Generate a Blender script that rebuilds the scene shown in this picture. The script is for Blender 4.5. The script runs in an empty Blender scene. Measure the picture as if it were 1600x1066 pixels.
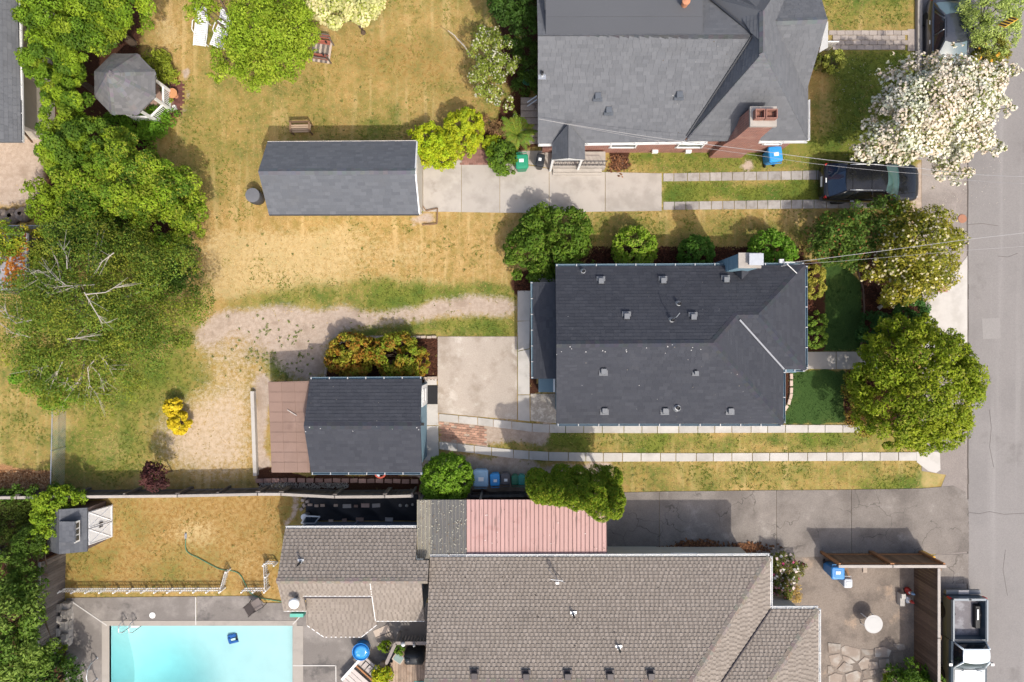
import bpy, math, random
import numpy as np
from mathutils import Vector, Matrix
random.seed(7)
RNG = np.random.default_rng(7)
S = bpy.context.scene
COL = S.collection
PI = math.pi
# ------------------------------------------------------------------ camera, light, exposure
CAM_H, FPX = 34.0, 24.0 / 36.0 * 1600.0
cam = bpy.data.cameras.new('camera')
cam.lens, cam.sensor_width, cam.clip_end, cam.clip_start = 24.0, 36.0, 3000.0, 0.5
camo = bpy.data.objects.new('camera', cam)
camo.location = (0, 0, CAM_H)
COL.objects.link(camo)
S.camera = camo
SHX, SHY = -0.33, 0.60                         # where the top of a 1 m stick throws its shadow
elev = math.atan2(1.0, math.hypot(SHX, SHY))
W = bpy.data.worlds.new('World')
S.world = W
W.use_nodes = True
wn = W.node_tree.nodes
sky = wn.new('ShaderNodeTexSky')
sky.sky_type = 'NISHITA'
sky.sun_disc = False
sky.air_density, sky.dust_density, sky.ozone_density = 0.9, 4.0, 0.2
sky.sun_elevation = elev
sky.sun_rotation = math.atan2(-SHX, -SHY)
wn['Background'].inputs[1].default_value = 0.15
W.node_tree.links.new(sky.outputs[0], wn['Background'].inputs[0])
sl = bpy.data.lights.new('sun', 'SUN')
sl.energy, sl.angle, sl.color = 2.25, math.radians(0.8), (1.0, 0.945, 0.855)
so = bpy.data.objects.new('sun', sl)
so.rotation_euler = Vector((SHX, SHY, -1)).to_track_quat('-Z', 'Y').to_euler()
so.location = (10, -18, 40)
COL.objects.link(so)
S.view_settings.view_transform = 'Standard'
S.view_settings.look = 'None'
S.view_settings.exposure = 0.61
S.view_settings.gamma = 1.0
S.view_settings.use_curve_mapping = False

# ------------------------------------------------------------------ helpers
def P(px, py, h=0.0):
    k = (CAM_H - h) / FPX
    return Vector(((px - 800.0) * k, (533.0 - py) * k, h))

def PM(px, h=0.0):                              # length of px pixels at height h
    return px * (CAM_H - h) / FPX

ORG = {}
def org(o):
    return ORG.get(o.name, Vector((0, 0, 0)))

def tag(o, label=None, cat=None, group=None, kind=None):
    if label: o['label'] = label
    if cat: o['category'] = cat
    if group: o['group'] = group
    if kind: o['kind'] = kind
    return o

def thing(name, label, cat, loc=(0, 0, 0), rz=0.0, group=None):
    o = bpy.data.objects.new(name, None)
    o.empty_display_size = 0.3
    COL.objects.link(o)
    o.location = loc
    o.rotation_euler = (0, 0, rz)
    ORG[o.name] = Vector(loc)
    return tag(o, label, cat, group)

def put(name, mesh, parent=None, loc=(0, 0, 0), rot=(0, 0, 0), scale=None):
    o = bpy.data.objects.new(name, mesh)
    COL.objects.link(o)
    o.location = loc
    o.rotation_euler = rot
    if scale: o.scale = scale
    if parent is not None:
        o.parent = parent
    return o

class MB:
    """collects boxes, prisms, tubes and patches into one mesh"""
    def __init__(s):
        s.v, s.f, s.c = [], [], []
    def add(s, vs, fs, col=None):
        n = len(s.v)
        s.v += [tuple(v) for v in vs]
        s.f += [tuple(i + n for i in f) for f in fs]
        s.c += [col] * len(fs)
        return s
    def box(s, c, d, rz=0.0, col=None, taper=1.0, M=None):
        x, y, z = d[0] / 2, d[1] / 2, d[2] / 2
        vs = []
        for sz, t in ((-1, 1.0), (1, taper)):
            for sx, sy in ((-1, -1), (1, -1), (1, 1), (-1, 1)):
                vs.append(Vector((sx * x * t, sy * y * t, sz * z)))
        R = M if M is not None else Matrix.Rotation(rz, 3, 'Z')
        vs = [R @ v + Vector(c) for v in vs]
        return s.add(vs, [(0, 3, 2, 1), (4, 5, 6, 7), (0, 1, 5, 4), (1, 2, 6, 5), (2, 3, 7, 6), (3, 0, 4, 7)], col)
    def prism(s, pts, z0, z1, col=None):
        n = len(pts)
        a = sum(pts[i][0] * pts[(i + 1) % n][1] - pts[(i + 1) % n][0] * pts[i][1] for i in range(n))
        if a < 0: pts = pts[::-1]
        vs = [(p[0], p[1], z0) for p in pts] + [(p[0], p[1], z1) for p in pts]
        fs = [tuple(range(n - 1, -1, -1)), tuple(range(n, 2 * n))]
        fs += [(i, (i + 1) % n, n + (i + 1) % n, n + i) for i in range(n)]
        return s.add(vs, fs, col)
    def slab(s, pts, t, col=None):              # polygon in space with a thickness downwards
        n = len(pts)
        pts = [Vector(p) for p in pts]
        a = sum(pts[i][0] * pts[(i + 1) % n][1] - pts[(i + 1) % n][0] * pts[i][1] for i in range(n))
        if a < 0: pts = pts[::-1]
        vs = [p - Vector((0, 0, t)) for p in pts] + pts
        fs = [tuple(range(n - 1, -1, -1)), tuple(range(n, 2 * n))]
        fs += [(i, (i + 1) % n, n + (i + 1) % n, n + i) for i in range(n)]
        return s.add(vs, fs, col)
    def tube(s, pts, r, n=6, col=None, cap=True):
        pts = [Vector(p) for p in pts]
        rs = r if isinstance(r, (list, tuple)) else [r] * len(pts)
        vs, fs = [], []
        for i, p in enumerate(pts):
            d = (pts[min(i + 1, len(pts) - 1)] - pts[max(i - 1, 0)])
            if d.length < 1e-9: d = Vector((0, 0, 1))
            d.normalize()
            a = d.cross(Vector((0, 0, 1)))
            if a.length < 0.05: a = d.cross(Vector((1, 0, 0)))
            a.normalize(); b = d.cross(a)
            for k in range(n):
                t = 2 * PI * k / n
                vs.append(p + (a * math.cos(t) + b * math.sin(t)) * rs[i])
        for i in range(len(pts) - 1):
            for k in range(n):
                fs.append((i * n + k, i * n + (k + 1) % n, (i + 1) * n + (k + 1) % n, (i + 1) * n + k))
        if cap:
            fs.append(tuple(range(n - 1, -1, -1)))
            fs.append(tuple(range((len(pts) - 1) * n, len(pts) * n)))
        return s.add(vs, fs, col)
    def lathe(s, prof, c=(0, 0, 0), n=16, col=None, M=None):
        vs, fs = [], []
        for (r, z) in prof:
            for k in range(n):
                t = 2 * PI * k / n
                v = Vector((r * math.cos(t), r * math.sin(t), z))
                if M is not None: v = M @ v
                vs.append(v + Vector(c))
        for i in range(len(prof) - 1):
            for k in range(n):
                fs.append((i * n + k, i * n + (k + 1) % n, (i + 1) * n + (k + 1) % n, (i + 1) * n + k))
        fs.append(tuple(range(n - 1, -1, -1)))
        fs.append(tuple(range((len(prof) - 1) * n, len(prof) * n)))
        return s.add(vs, fs, col)
    def patch(s, a, b, c, d, bulge=(0, 0, 0), nu=6, nv=4, col=None):   # a-b bottom edge, d-c top edge
        a, b, c, d = map(Vector, (a, b, c, d))
        B = Vector(bulge)
        vs, fs = [], []
        for j in range(nv + 1):
            v = j / nv
            for i in range(nu + 1):
                u = i / nu
                p = (a * (1 - u) + b * u) * (1 - v) + (d * (1 - u) + c * u) * v
                vs.append(p + B * (4 * u * (1 - u)) * (0.6 + 0.4 * 4 * v * (1 - v)))
        for j in range(nv):
            for i in range(nu):
                k = j * (nu + 1) + i
                fs.append((k, k + 1, k + nu + 2, k + nu + 1))
        return s.add(vs, fs, col)
    def loft(s, secs, closed=True, col=None):
        n = len(secs[0])
        vs = [v for q in secs for v in q]
        fs = []
        m = n if closed else n - 1
        for i in range(len(secs) - 1):
            for k in range(m):
                fs.append((i * n + k, i * n + (k + 1) % n, (i + 1) * n + (k + 1) % n, (i + 1) * n + k))
        if closed:
            fs.append(tuple(range(n - 1, -1, -1)))
            fs.append(tuple(range((len(secs) - 1) * n, len(secs) * n)))
        return s.add(vs, fs, col)
    def mesh(s, name, mat, off=None, smooth=False):
        vs = s.v
        if off is not None:
            vs = [(v[0] - off[0], v[1] - off[1], v[2] - off[2]) for v in vs]
        m = bpy.data.meshes.new(name)
        m.from_pydata(vs, [], s.f)
        m.materials.append(mat)
        if any(c is not None for c in s.c):
            at = m.color_attributes.new('Col', 'FLOAT_COLOR', 'CORNER')
            buf = []
            for c, f in zip(s.c, s.f):
                q = list(c or (1, 1, 1)) + [1.0]
                buf += q * len(f)
            at.data.foreach_set('color', buf)
        if smooth:
            m.polygons.foreach_set('use_smooth', [True] * len(m.polygons))
        m.update()
        return m

def part(name, mb, mat, parent, world=True, smooth=False, label=None, kind=None):
    o = put(name, mb.mesh(name, mat, org(parent) if world else None, smooth), parent)
    ORG[o.name] = org(parent)
    if label: o['label'] = label
    if kind: o['kind'] = kind
    return o

def solo(name, mb, mat, label, cat, loc=(0, 0, 0), rz=0.0, group=None, smooth=False, kind=None, world=True):
    o = put(name, mb.mesh(name, mat, loc if world else None, smooth), None, loc, (0, 0, rz))
    ORG[o.name] = Vector(loc)
    return tag(o, label, cat, group, kind)

def npmesh(name, V, F, mat, C=None, smooth=False):
    """V (n,3), F (m,k) with equal sized faces, C per face colour"""
    V = np.asarray(V, np.float32); F = np.asarray(F, np.int32)
    m = bpy.data.meshes.new(name)
    k = F.shape[1]
    m.vertices.add(len(V)); m.loops.add(F.size); m.polygons.add(len(F))
    m.vertices.foreach_set('co', V.ravel())
    m.loops.foreach_set('vertex_index', F.ravel())
    m.polygons.foreach_set('loop_start', np.arange(0, F.size, k, dtype=np.int32))
    if C is not None:
        at = m.color_attributes.new('Col', 'FLOAT_COLOR', 'CORNER')
        q = np.ones((len(F), k, 4), np.float32)
        q[:, :, :3] = np.asarray(C, np.float32)[:, None, :]
        at.data.foreach_set('color', q.ravel())
    m.materials.append(mat)
    m.update(calc_edges=True)
    if smooth:
        m.polygons.foreach_set('use_smooth', [True] * len(F))
    return m

# ------------------------------------------------------------------ materials
def new_mat(name):
    m = bpy.data.materials.new(name)
    m.use_nodes = True
    nt = m.node_tree
    b = nt.nodes['Principled BSDF']
    return m, nt, b

def N(nt, typ, **kw):
    n = nt.nodes.new(typ)
    for k, v in kw.items():
        setattr(n, k, v)
    return n

def mixrgb(nt, fac, a, b, mode='MIX'):
    n = N(nt, 'ShaderNodeMix', data_type='RGBA', blend_type=mode)
    for sock, val in ((n.inputs[0], fac), (n.inputs[6], a), (n.inputs[7], b)):
        if hasattr(val, 'is_output'): nt.links.new(val, sock)
        elif isinstance(val, (int, float)): sock.default_value = val
        else: sock.default_value = (*val[:3], 1)
    return n.outputs[2]

def math_(nt, op, a, b=0.0, clamp=False):
    n = N(nt, 'ShaderNodeMath', operation=op, use_clamp=clamp)
    for sock, val in ((n.inputs[0], a), (n.inputs[1], b)):
        if hasattr(val, 'is_output'): nt.links.new(val, sock)
        else: sock.default_value = val
    return n.outputs[0]

def sstep(nt, x, lo, hi):
    n = N(nt, 'ShaderNodeMapRange', interpolation_type='SMOOTHSTEP')
    nt.links.new(x, n.inputs[0])
    n.inputs[1].default_value, n.inputs[2].default_value = lo, hi
    return n.outputs[0]

def noise(nt, vec, scale, detail=4.0, rough=0.55):
    n = N(nt, 'ShaderNodeTexNoise')
    n.inputs['Scale'].default_value = scale
    n.inputs['Detail'].default_value = detail
    n.inputs['Roughness'].default_value = rough
    nt.links.new(vec, n.inputs['Vector'])
    return n.outputs[0]

def pos(nt):
    return N(nt, 'ShaderNodeNewGeometry').outputs['Position']

def mat(name, base, rough=0.8, var=0.15, scale=5.0, fine=0.1, fscale=45.0, c2=None, c2scale=0.8, c2lo=0.45, c2hi=0.65,
        bump=0.0, bscale=60.0, metal=0.0, spec=0.3, orand=0.0, attr=False, crack=0.0, coat=0.0, stain=None, streak=None):
    m, nt, b = new_mat(name)
    p = pos(nt)
    if attr:
        a = N(nt, 'ShaderNodeVertexColor', layer_name='Col').outputs[0]
        col = mixrgb(nt, 1.0, a, base, 'MULTIPLY')
    else:
        rgb = N(nt, 'ShaderNodeRGB'); rgb.outputs[0].default_value = (*base, 1)
        col = rgb.outputs[0]
    if c2 is not None:
        f = sstep(nt, noise(nt, p, c2scale, 5.0, 0.62), c2lo, c2hi)
        col = mixrgb(nt, f, col, c2)
    if stain is not None:                        # blotches: (colour, scale, lo, hi)
        f = sstep(nt, noise(nt, p, stain[1], 6.0, 0.65), stain[2], stain[3])
        col = mixrgb(nt, f, col, stain[0])
    if streak is not None:                       # (colour, x scale, y scale, lo, hi)
        sc_ = N(nt, 'ShaderNodeVectorMath', operation='MULTIPLY')
        nt.links.new(p, sc_.inputs[0]); sc_.inputs[1].default_value = (streak[1], streak[2], 1)
        col = mixrgb(nt, sstep(nt, noise(nt, sc_.outputs[0], 1.0, 4.0, .6), streak[3], streak[4]), col, streak[0])
    v = math_(nt, 'MULTIPLY_ADD', noise(nt, p, scale, 4.0), 2 * var)
    v.node.inputs[2].default_value = 1 - var
    w = math_(nt, 'MULTIPLY_ADD', noise(nt, p, fscale, 2.0), 2 * fine)
    w.node.inputs[2].default_value = 1 - fine
    v = math_(nt, 'MULTIPLY', v, w)
    if orand:
        r = N(nt, 'ShaderNodeObjectInfo').outputs['Random']
        q = math_(nt, 'MULTIPLY_ADD', r, 2 * orand)
        q.node.inputs[2].default_value = 1 - orand
        v = math_(nt, 'MULTIPLY', v, q)
    if crack:
        vo = N(nt, 'ShaderNodeTexVoronoi', feature='DISTANCE_TO_EDGE')
        vo.inputs['Scale'].default_value = crack
        wv = N(nt, 'ShaderNodeVectorMath', operation='MULTIPLY_ADD')
        nt.links.new(N(nt, 'ShaderNodeTexNoise').outputs[1], wv.inputs[0])
        wv.inputs[0].links[0].from_node.inputs['Scale'].default_value = 1.6
        nt.links.new(p, wv.inputs[0].links[0].from_node.inputs['Vector'])
        wv.inputs[1].default_value = (1.2, 1.2, 0)
        nt.links.new(p, wv.inputs[2])
        nt.links.new(wv.outputs[0], vo.inputs['Vector'])
        cr = sstep(nt, vo.outputs[0], 0.0, 0.012)
        gate = sstep(nt, noise(nt, p, 0.35, 2.0), 0.46, 0.56)
        cr = math_(nt, 'MAXIMUM', cr, gate)
        cr = math_(nt, 'MULTIPLY_ADD', cr, 0.55)
        cr.node.inputs[2].default_value = 0.45
        v = math_(nt, 'MULTIPLY', v, cr)
    col = mixrgb(nt, 1.0, col, (1, 1, 1), 'MULTIPLY')
    n = N(nt, 'ShaderNodeVectorMath', operation='SCALE')
    nt.links.new(col, n.inputs[0]); nt.links.new(v, n.inputs['Scale'])
    nt.links.new(n.outputs[0], b.inputs['Base Color'])
    b.inputs['Roughness'].default_value = rough
    b.inputs['Metallic'].default_value = metal
    b.inputs['Specular IOR Level'].default_value = spec
    b.inputs['Coat Weight'].default_value = coat
    b.inputs['Coat Roughness'].default_value = 0.04
    if bump:
        bn = N(nt, 'ShaderNodeBump')
        bn.inputs['Strength'].default_value = bump
        bn.inputs['Distance'].default_value = 0.02
        nt.links.new(noise(nt, p, bscale, 3.0), bn.inputs['Height'])
        nt.links.new(bn.outputs[0], b.inputs['Normal'])
    return m

def leaf_mat(name, trans=0.2, rough=0.6, spec=0.16):
    m, nt, b = new_mat(name)
    a = N(nt, 'ShaderNodeVertexColor', layer_name='Col').outputs[0]
    nt.links.new(a, b.inputs['Base Color'])
    b.inputs['Roughness'].default_value = rough
    b.inputs['Specular IOR Level'].default_value = spec
    t = N(nt, 'ShaderNodeBsdfTranslucent')
    tc = mixrgb(nt, 1.0, a, (1.25, 1.3, 0.7), 'MULTIPLY')
    nt.links.new(tc, t.inputs[0])
    mx = N(nt, 'ShaderNodeMixShader')
    mx.inputs[0].default_value = trans
    nt.links.new(b.outputs[0], mx.inputs[1]); nt.links.new(t.outputs[0], mx.inputs[2])
    nt.links.new(mx.outputs[0], nt.nodes['Material Output'].inputs[0])
    return m

LEAF = leaf_mat('leaf')
PETAL = leaf_mat('petal', 0.2, 0.7, 0.1)
GRASSM = leaf_mat('grass_blade', 0.2, 0.7, 0.1)
BARK = mat('bark', (0.12, 0.085, 0.06), var=0.3, bump=0.5)
PALEBARK = mat('pale_bark', (0.40, 0.36, 0.31), var=0.25, scale=8, bump=0.2)
CONC = mat('concrete', (0.40, 0.365, 0.325), 0.9, 0.10, 1.5, 0.12, 60, c2=(0.33, 0.30, 0.265), bump=0.15, orand=0.09, stain=((0.25, 0.22, 0.19), 1.1, 0.6, 0.78))
CONC_OLD = mat('old_concrete', (0.215, 0.19, 0.168), 0.9, 0.22, 1.4, 0.35, 22, c2=(0.158, 0.138, 0.122), c2scale=0.5, bump=0.25, crack=0.5, orand=0.08, stain=((0.27, 0.245, 0.22), 0.7, 0.55, 0.72))
CONC_LIGHT = mat('light_concrete', (0.46, 0.435, 0.40), 0.9, 0.08, 2, 0.1, 60, c2=(0.39, 0.365, 0.33), bump=0.1, orand=0.1, stain=((0.3, 0.275, 0.245), 1.5, 0.6, 0.8))
AGG = mat('aggregate_concrete', (0.40, 0.345, 0.29), 0.9, 0.12, 1.0, 0.28, 24, c2=(0.30, 0.25, 0.20), c2scale=0.7, bump=0.3, bscale=30, stain=((0.50, 0.45, 0.39), 0.9, 0.52, 0.7))
AGG_DARK = mat('dark_aggregate', (0.21, 0.175, 0.145), 0.9, 0.16, 1.0, 0.38, 18, c2=(0.15, 0.125, 0.105), c2scale=0.8, bump=0.3, bscale=25, stain=((0.33, 0.25, 0.185), 0.6, 0.57, 0.72))
PAVER = mat('paver', (0.33, 0.285, 0.25), 0.9, 0.15, 4, 0.2, 40, orand=0.16, bump=0.2)
PAVER_GREY = mat('grey_paver', (0.34, 0.315, 0.29), 0.9, 0.18, 3, 0.18, 40, orand=0.14, bump=0.2, c2=(0.26, 0.235, 0.21), c2scale=2.5)
BRICKP = mat('paving_brick', (0.40, 0.235, 0.165), 0.9, 0.2, 3, 0.2, 30, orand=0.28)
ASPH = mat('asphalt', (0.225, 0.21, 0.20), 0.88, 0.08, 0.5, 0.22, 22, c2=(0.195, 0.182, 0.174), c2scale=0.25, bump=0.2, bscale=40, stain=((0.17, 0.157, 0.148), 0.45, 0.58, 0.72), streak=((0.25, 0.235, 0.224), 1.1, 0.04, .5, .7))
SHOULD = mat('shoulder_gravel', (0.235, 0.205, 0.185), 0.92, 0.16, 0.8, 0.32, 20, c2=(0.29, 0.255, 0.23), c2scale=0.4, bump=0.25, stain=((0.19, 0.16, 0.14), 0.9, 0.6, 0.75))
WHITEP = mat('white_paint', (0.78, 0.78, 0.76), 0.5, 0.05, 3, 0.03)
METALG = mat('galvanised', (0.5, 0.52, 0.54), 0.4, 0.1, 6, 0.05, metal=0.7)
DARKMET = mat('dark_metal', (0.045, 0.048, 0.055), 0.45, 0.1, spec=0.5)
BLACKP = mat('black_plastic', (0.02, 0.021, 0.024), 0.5, 0.1)
WOODG = mat('weathered_wood', (0.15, 0.13, 0.115), 0.9, 0.25, 3, 0.25, 30, orand=0.3, bump=0.3)
WOODB = mat('brown_wood', (0.20, 0.125, 0.075), 0.85, 0.25, 3, 0.2, 30, orand=0.22, bump=0.3)
WOODO = mat('orange_wood', (0.36, 0.17, 0.075), 0.8, 0.2, 3, 0.2, 30, orand=0.15)
WOODL = mat('pale_deck_wood', (0.42, 0.345, 0.28), 0.85, 0.2, 2, 0.2, 30, orand=0.2, bump=0.2)
BLUESIDE = mat('blue_siding', (0.16, 0.26, 0.32), 0.7, 0.08, 3, 0.05)
GREYSIDE = mat('grey_siding', (0.26, 0.30, 0.36), 0.7, 0.08, 3, 0.05)
CREAM = mat('cream_stucco', (0.55, 0.5, 0.42), 0.9, 0.1)
GLASS = mat('window_glass', (0.03, 0.04, 0.05), 0.05, 0.02, spec=0.8)
TERRA = mat('terracotta', (0.45, 0.2, 0.11), 0.8, 0.15)
ROCKM = mat('rock', (0.24, 0.2, 0.17), 0.95, 0.25, 4, 0.2, 30, bump=0.5, orand=0.2)
FLAG = mat('flagstone', (0.27, 0.22, 0.18), 0.9, 0.2, 2.5, 0.15, 30, bump=0.35, orand=0.25, c2=(0.36, 0.33, 0.29), c2scale=1.5)
STONEL = mat('stepping_stone', (0.42, 0.35, 0.29), 0.9, 0.15, 5, 0.15, orand=0.25)
RED = mat('red_lens', (0.5, 0.02, 0.02), 0.25, 0.02)
YELLOW = mat('yellow_paint', (0.75, 0.42, 0.05), 0.6, 0.12, 4)
SIGNBLK = mat('sign_black', (0.015, 0.015, 0.015), 0.5, 0.05)
# ------------------------------------------------------------------ ground masks
STEP = 0.115
gx = np.arange(-30.0, 30.0 + 1e-6, STEP)
gy = np.arange(-21.5, 21.5 + 1e-6, STEP)
GXX, GYY = np.meshgrid(gx, gy)
PXX = GXX * FPX / CAM_H + 800.0
PYY = 533.0 - GYY * FPX / CAM_H

def vnoise(x, y, sc, seed):
    r = np.random.default_rng(seed).random((256, 256))
    x = np.asarray(x) / sc + 1000.0; y = np.asarray(y) / sc + 1000.0
    xi = np.floor(x).astype(int); yi = np.floor(y).astype(int)
    fx = x - xi; fy = y - yi
    fx = fx * fx * (3 - 2 * fx); fy = fy * fy * (3 - 2 * fy)
    a = r[yi % 256, xi % 256]; b = r[yi % 256, (xi + 1) % 256]
    c = r[(yi + 1) % 256, xi % 256]; d = r[(yi + 1) % 256, (xi + 1) % 256]
    return (a * (1 - fx) + b * fx) * (1 - fy) + (c * (1 - fx) + d * fx) * fy

def inpoly(X, Y, pts):
    r = np.zeros(X.shape, bool)
    n = len(pts)
    for i in range(n):
        x0, y0 = pts[i]; x1, y1 = pts[(i + 1) % n]
        if y0 == y1: continue
        t = ((y0 > Y) != (y1 > Y)) & (X < (x1 - x0) * (Y - y0) / (y1 - y0) + x0)
        r ^= t
    return r

def blur(m, r):
    if r < 1: return m
    k = np.ones(2 * r + 1) / (2 * r + 1)
    for ax in (0, 1):
        m = np.apply_along_axis(lambda v: np.convolve(np.pad(v, r, mode='edge'), k, 'valid'), ax, m)
    return m

WX = PXX + (vnoise(GXX, GYY, 0.5, 1) - 0.5) * 14 + (vnoise(GXX, GYY, 1.7, 2) - 0.5) * 22
WY = PYY + (vnoise(GXX, GYY, 0.5, 3) - 0.5) * 14 + (vnoise(GXX, GYY, 1.7, 4) - 0.5) * 22
SX = PXX + (vnoise(GXX, GYY, 0.3, 5) - 0.5) * 5
SY = PYY + (vnoise(GXX, GYY, 0.3, 6) - 0.5) * 5

LAY = {k: np.zeros(GXX.shape) for k in ('green', 'bare', 'path', 'mulch', 'lush', 'chips', 'straw', 'gold')}
LAY['green'] += 0.45 + 0.20 * (vnoise(GXX, GYY, 3.5, 8) - 0.5) + 0.14 * (vnoise(GXX, GYY, 1.2, 9) - 0.5)

def area(key, val, pts, soft=2, sharp=False):
    m = inpoly(SX if sharp else WX, SY if sharp else WY, pts).astype(float)
    m = blur(m, soft)
    L = LAY[key]
    LAY[key] = L * (1 - m) + val * m

def rect(x0, y0, x1, y1):
    return [(x0, y0), (x1, y0), (x1, y1), (x0, y1)]

# green and dry lawn
area('green', 0.30, [(232, -40), (300, -40), (290, 70), (300, 190), (262, 230), (235, 60)], 6)
area('straw', 0.55, [(232, 10), (285, 20), (285, 95), (230, 70)], 4)
area('green', 0.50, [(270, 120), (420, 120), (420, 220), (330, 330), (260, 250)], 10)
area('green', 0.43, [(480, 10), (730, -30), (720, 180), (520, 150)], 10)
area('gold', 0.6, [(500, 40), (720, 20), (720, 170), (540, 140)], 12)
area('green', 0.6, rect(1296, -40, 1430, 46), 4)
area('green', 0.80, [(1285, 85), (1430, 82), (1440, 255), (1200, 250), (1265, 220)], 4)
area('green', 0.42, [(1268, 100), (1310, 110), (1300, 210), (1265, 200)], 5)
area('green', 0.66, rect(978, 226, 1300, 268), 3)
area('green', 0.78, rect(1034, 282, 1300, 314), 2)
area('green', 0.44, rect(655, 331, 1300, 420), 5)
area('green', 0.56, rect(880, 345, 1260, 378), 4)
area('green', 0.30, [(315, 336), (800, 336), (800, 440), (330, 470), (300, 400)], 8)
area('straw', 0.9, [(330, 352), (560, 350), (590, 380), (540, 440), (330, 462), (315, 410)], 8)
area('straw', 0.5, [(540, 350), (690, 345), (700, 440), (520, 450)], 10)
area('straw', 0.8, [(330, 452), (560, 440), (806, 432), (806, 440), (560, 447), (330, 462)], 2)
area('green', 0.62, [(335, 478), (420, 452), (560, 446), (806, 440), (806, 460), (690, 470), (540, 480), (400, 490)], 4)
area('green', 0.78, [(560, 448), (806, 442), (806, 458), (620, 474)], 3)
area('green', 0.70, [(520, 520), (600, 502), (806, 494), (806, 526), (560, 528), (505, 560)], 3)
area('green', 0.62, [(105, 590), (290, 540), (330, 600), (240, 640), (240, 700), (200, 745), (105, 745)], 6)
area('green', 0.74, [(190, 570), (270, 560), (280, 610), (210, 620)], 5)
area('straw', 0.7, [(85, 640), (125, 640), (118, 700), (95, 740)], 4)
area('straw', 0.6, [(130, 690), (200, 650), (215, 720), (150, 745)], 5)
area('green', 0.50, rect(-60, 460, 80, 740), 6)
area('straw', 0.4, rect(-60, 600, 60, 640), 5)
area('green', 0.34, rect(100, 770, 480, 936), 5)
area('gold', 0.75, rect(100, 770, 480, 936), 6)
area('straw', 0.6, [(250, 790), (330, 790), (380, 850), (300, 880), (230, 840)], 10)
area('straw', 0.5, [(330, 860), (420, 840), (420, 900), (360, 915)], 8)
area('green', 0.52, [(280, 860), (340, 880), (330, 915), (240, 915), (220, 880)], 8)
area('green', 0.5, [(170, 780), (240, 790), (230, 830), (175, 850)], 8)
area('green', 0.5, rect(100, 855, 190, 925), 8)
area('green', 0.55, [(440, 775), (480, 775), (450, 900), (436, 900)], 4)
area('green', 0.58, rect(830, 676, 1380, 706), 2)
area('straw', 0.55, rect(925, 676, 1000, 706), 3)
area('green', 0.9, [(855, 682), (925, 680), (930, 706), (850, 704)], 3)
area('green', 0.8, rect(1000, 680, 1040, 704), 3)
area('green', 0.8, rect(1255, 680, 1310, 706), 3)
area('green', 0.52, rect(955, 720, 1440, 770), 2)
area('straw', 0.5, rect(955, 721, 1440, 731), 2)
area('straw', 0.8, [(1430, 725), (1480, 735), (1475, 760), (1430, 765)], 2)
area('green', 0.75, [(1335, 752), (1435, 735), (1435, 764), (1335, 766)], 3)
# bare soil and gravel
area('path', .62, [(285, 500), (420, 488), (500, 500), (508, 592), (410, 600), (385, 560), (300, 555)], 10)
area('bare', 0.68, [(228, 640), (300, 615), (402, 560), (404, 760), (250, 745), (235, 690)], 12)
area('straw', 0.6, [(228, 640), (300, 600), (402, 560), (404, 760), (250, 745), (235, 690)], 8)
area('bare', 0.52, [(285, 500), (420, 520), (415, 600), (300, 590)], 10)
area('green', 0.5, [(290, 540), (400, 530), (400, 590), (300, 590)], 8)
area('green', 0.8, [(418, 562), (470, 560), (470, 598), (418, 598)], 3)
area('bare', 0.0, [(418, 562), (468, 562), (468, 598), (418, 598)], 3)
area('bare', 0.55, [(395, 540), (470, 515), (480, 540), (420, 565)], 3)
area('path', 0.95, [(295, 520), (340, 484), (400, 488), (470, 484), (540, 479), (600, 474), (690, 467), (740, 461), (815, 458), (815, 492), (700, 496), (640, 498), (600, 504), (560, 513), (522, 528), (508, 555), (508, 596), (470, 596), (430, 545), (380, 510)], 4)
area('path', 0.9, [(640, 333), (690, 333), (690, 352), (655, 352)], 2)
area('path', 0.8, rect(395, 598, 425, 760), 2)
area('path', 0.9, [(665, 705), (850, 722), (960, 727), (960, 780), (640, 780), (640, 735)], 2)
area('path', 0.85, [(684, 655), (860, 668), (850, 706), (684, 694)], 2)
area('path', 0.85, [(-60, 195), (55, 195), (72, 240), (60, 318), (-60, 318)], 3)
area('path', 0.8, rect(1420, 250, 1500, 420), 3)
area('path', 0.9, [(283, 105), (292, 115), (297, 150), (290, 185), (284, 180), (288, 150)], 1)
area('path', 0.9, rect(1163, 240, 1182, 262), 2)
area('path', 0.85, [(436, 812), (452, 812), (455, 770), (470, 764), (474, 800), (448, 830)], 1)
area('chips', 1.0, rect(-60, 734, 82, 768), 2)
area('mulch', 1.0, [(905, 420), (925, 380), (960, 385), (1000, 388), (1060, 390), (1100, 388), (1170, 384), (1255, 386), (1262, 420)], 2)
area('mulch', 1.0, [(806, 425), (875, 415), (890, 455), (806, 460)], 2)
area('mulch', 1.0, [(1325, 395), (1345, 440), (1349, 480), (1345, 545), (1440, 550), (1440, 380)], 1, True)
area('mulch', 1.0, [(1320, 577), (1440, 577), (1430, 665), (1319, 662)], 1, True)
area('mulch', 1.0, [(513, 575), (518, 545), (540, 532), (565, 527), (686, 527), (686, 600), (508, 600)], 1, True)
area('mulch', 1.0, [(1222, 580), (1236, 580), (1235, 620), (1226, 645), (1222, 645)], 1, True)
area('mulch', 1.0, rect(1255, 410, 1290, 548), 1, True)
area('mulch', 1.0, rect(826, 480, 840, 615), 0, True)
area('mulch', 1.0, rect(400, 738, 660, 768), 1)
area('mulch', 0.9, rect(735, 768, 830, 790), 1)
area('mulch', 0.9, [(752, 215), (800, 150), (845, 150), (845, 236), (752, 236)], 2)
area('mulch', 0.8, rect(948, 236, 980, 268), 1)
area('mulch', 0.75, [(20, -40), (235, -40), (225, 80), (240, 200), (300, 320), (290, 400), (60, 400), (60, 240)], 5)
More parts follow.
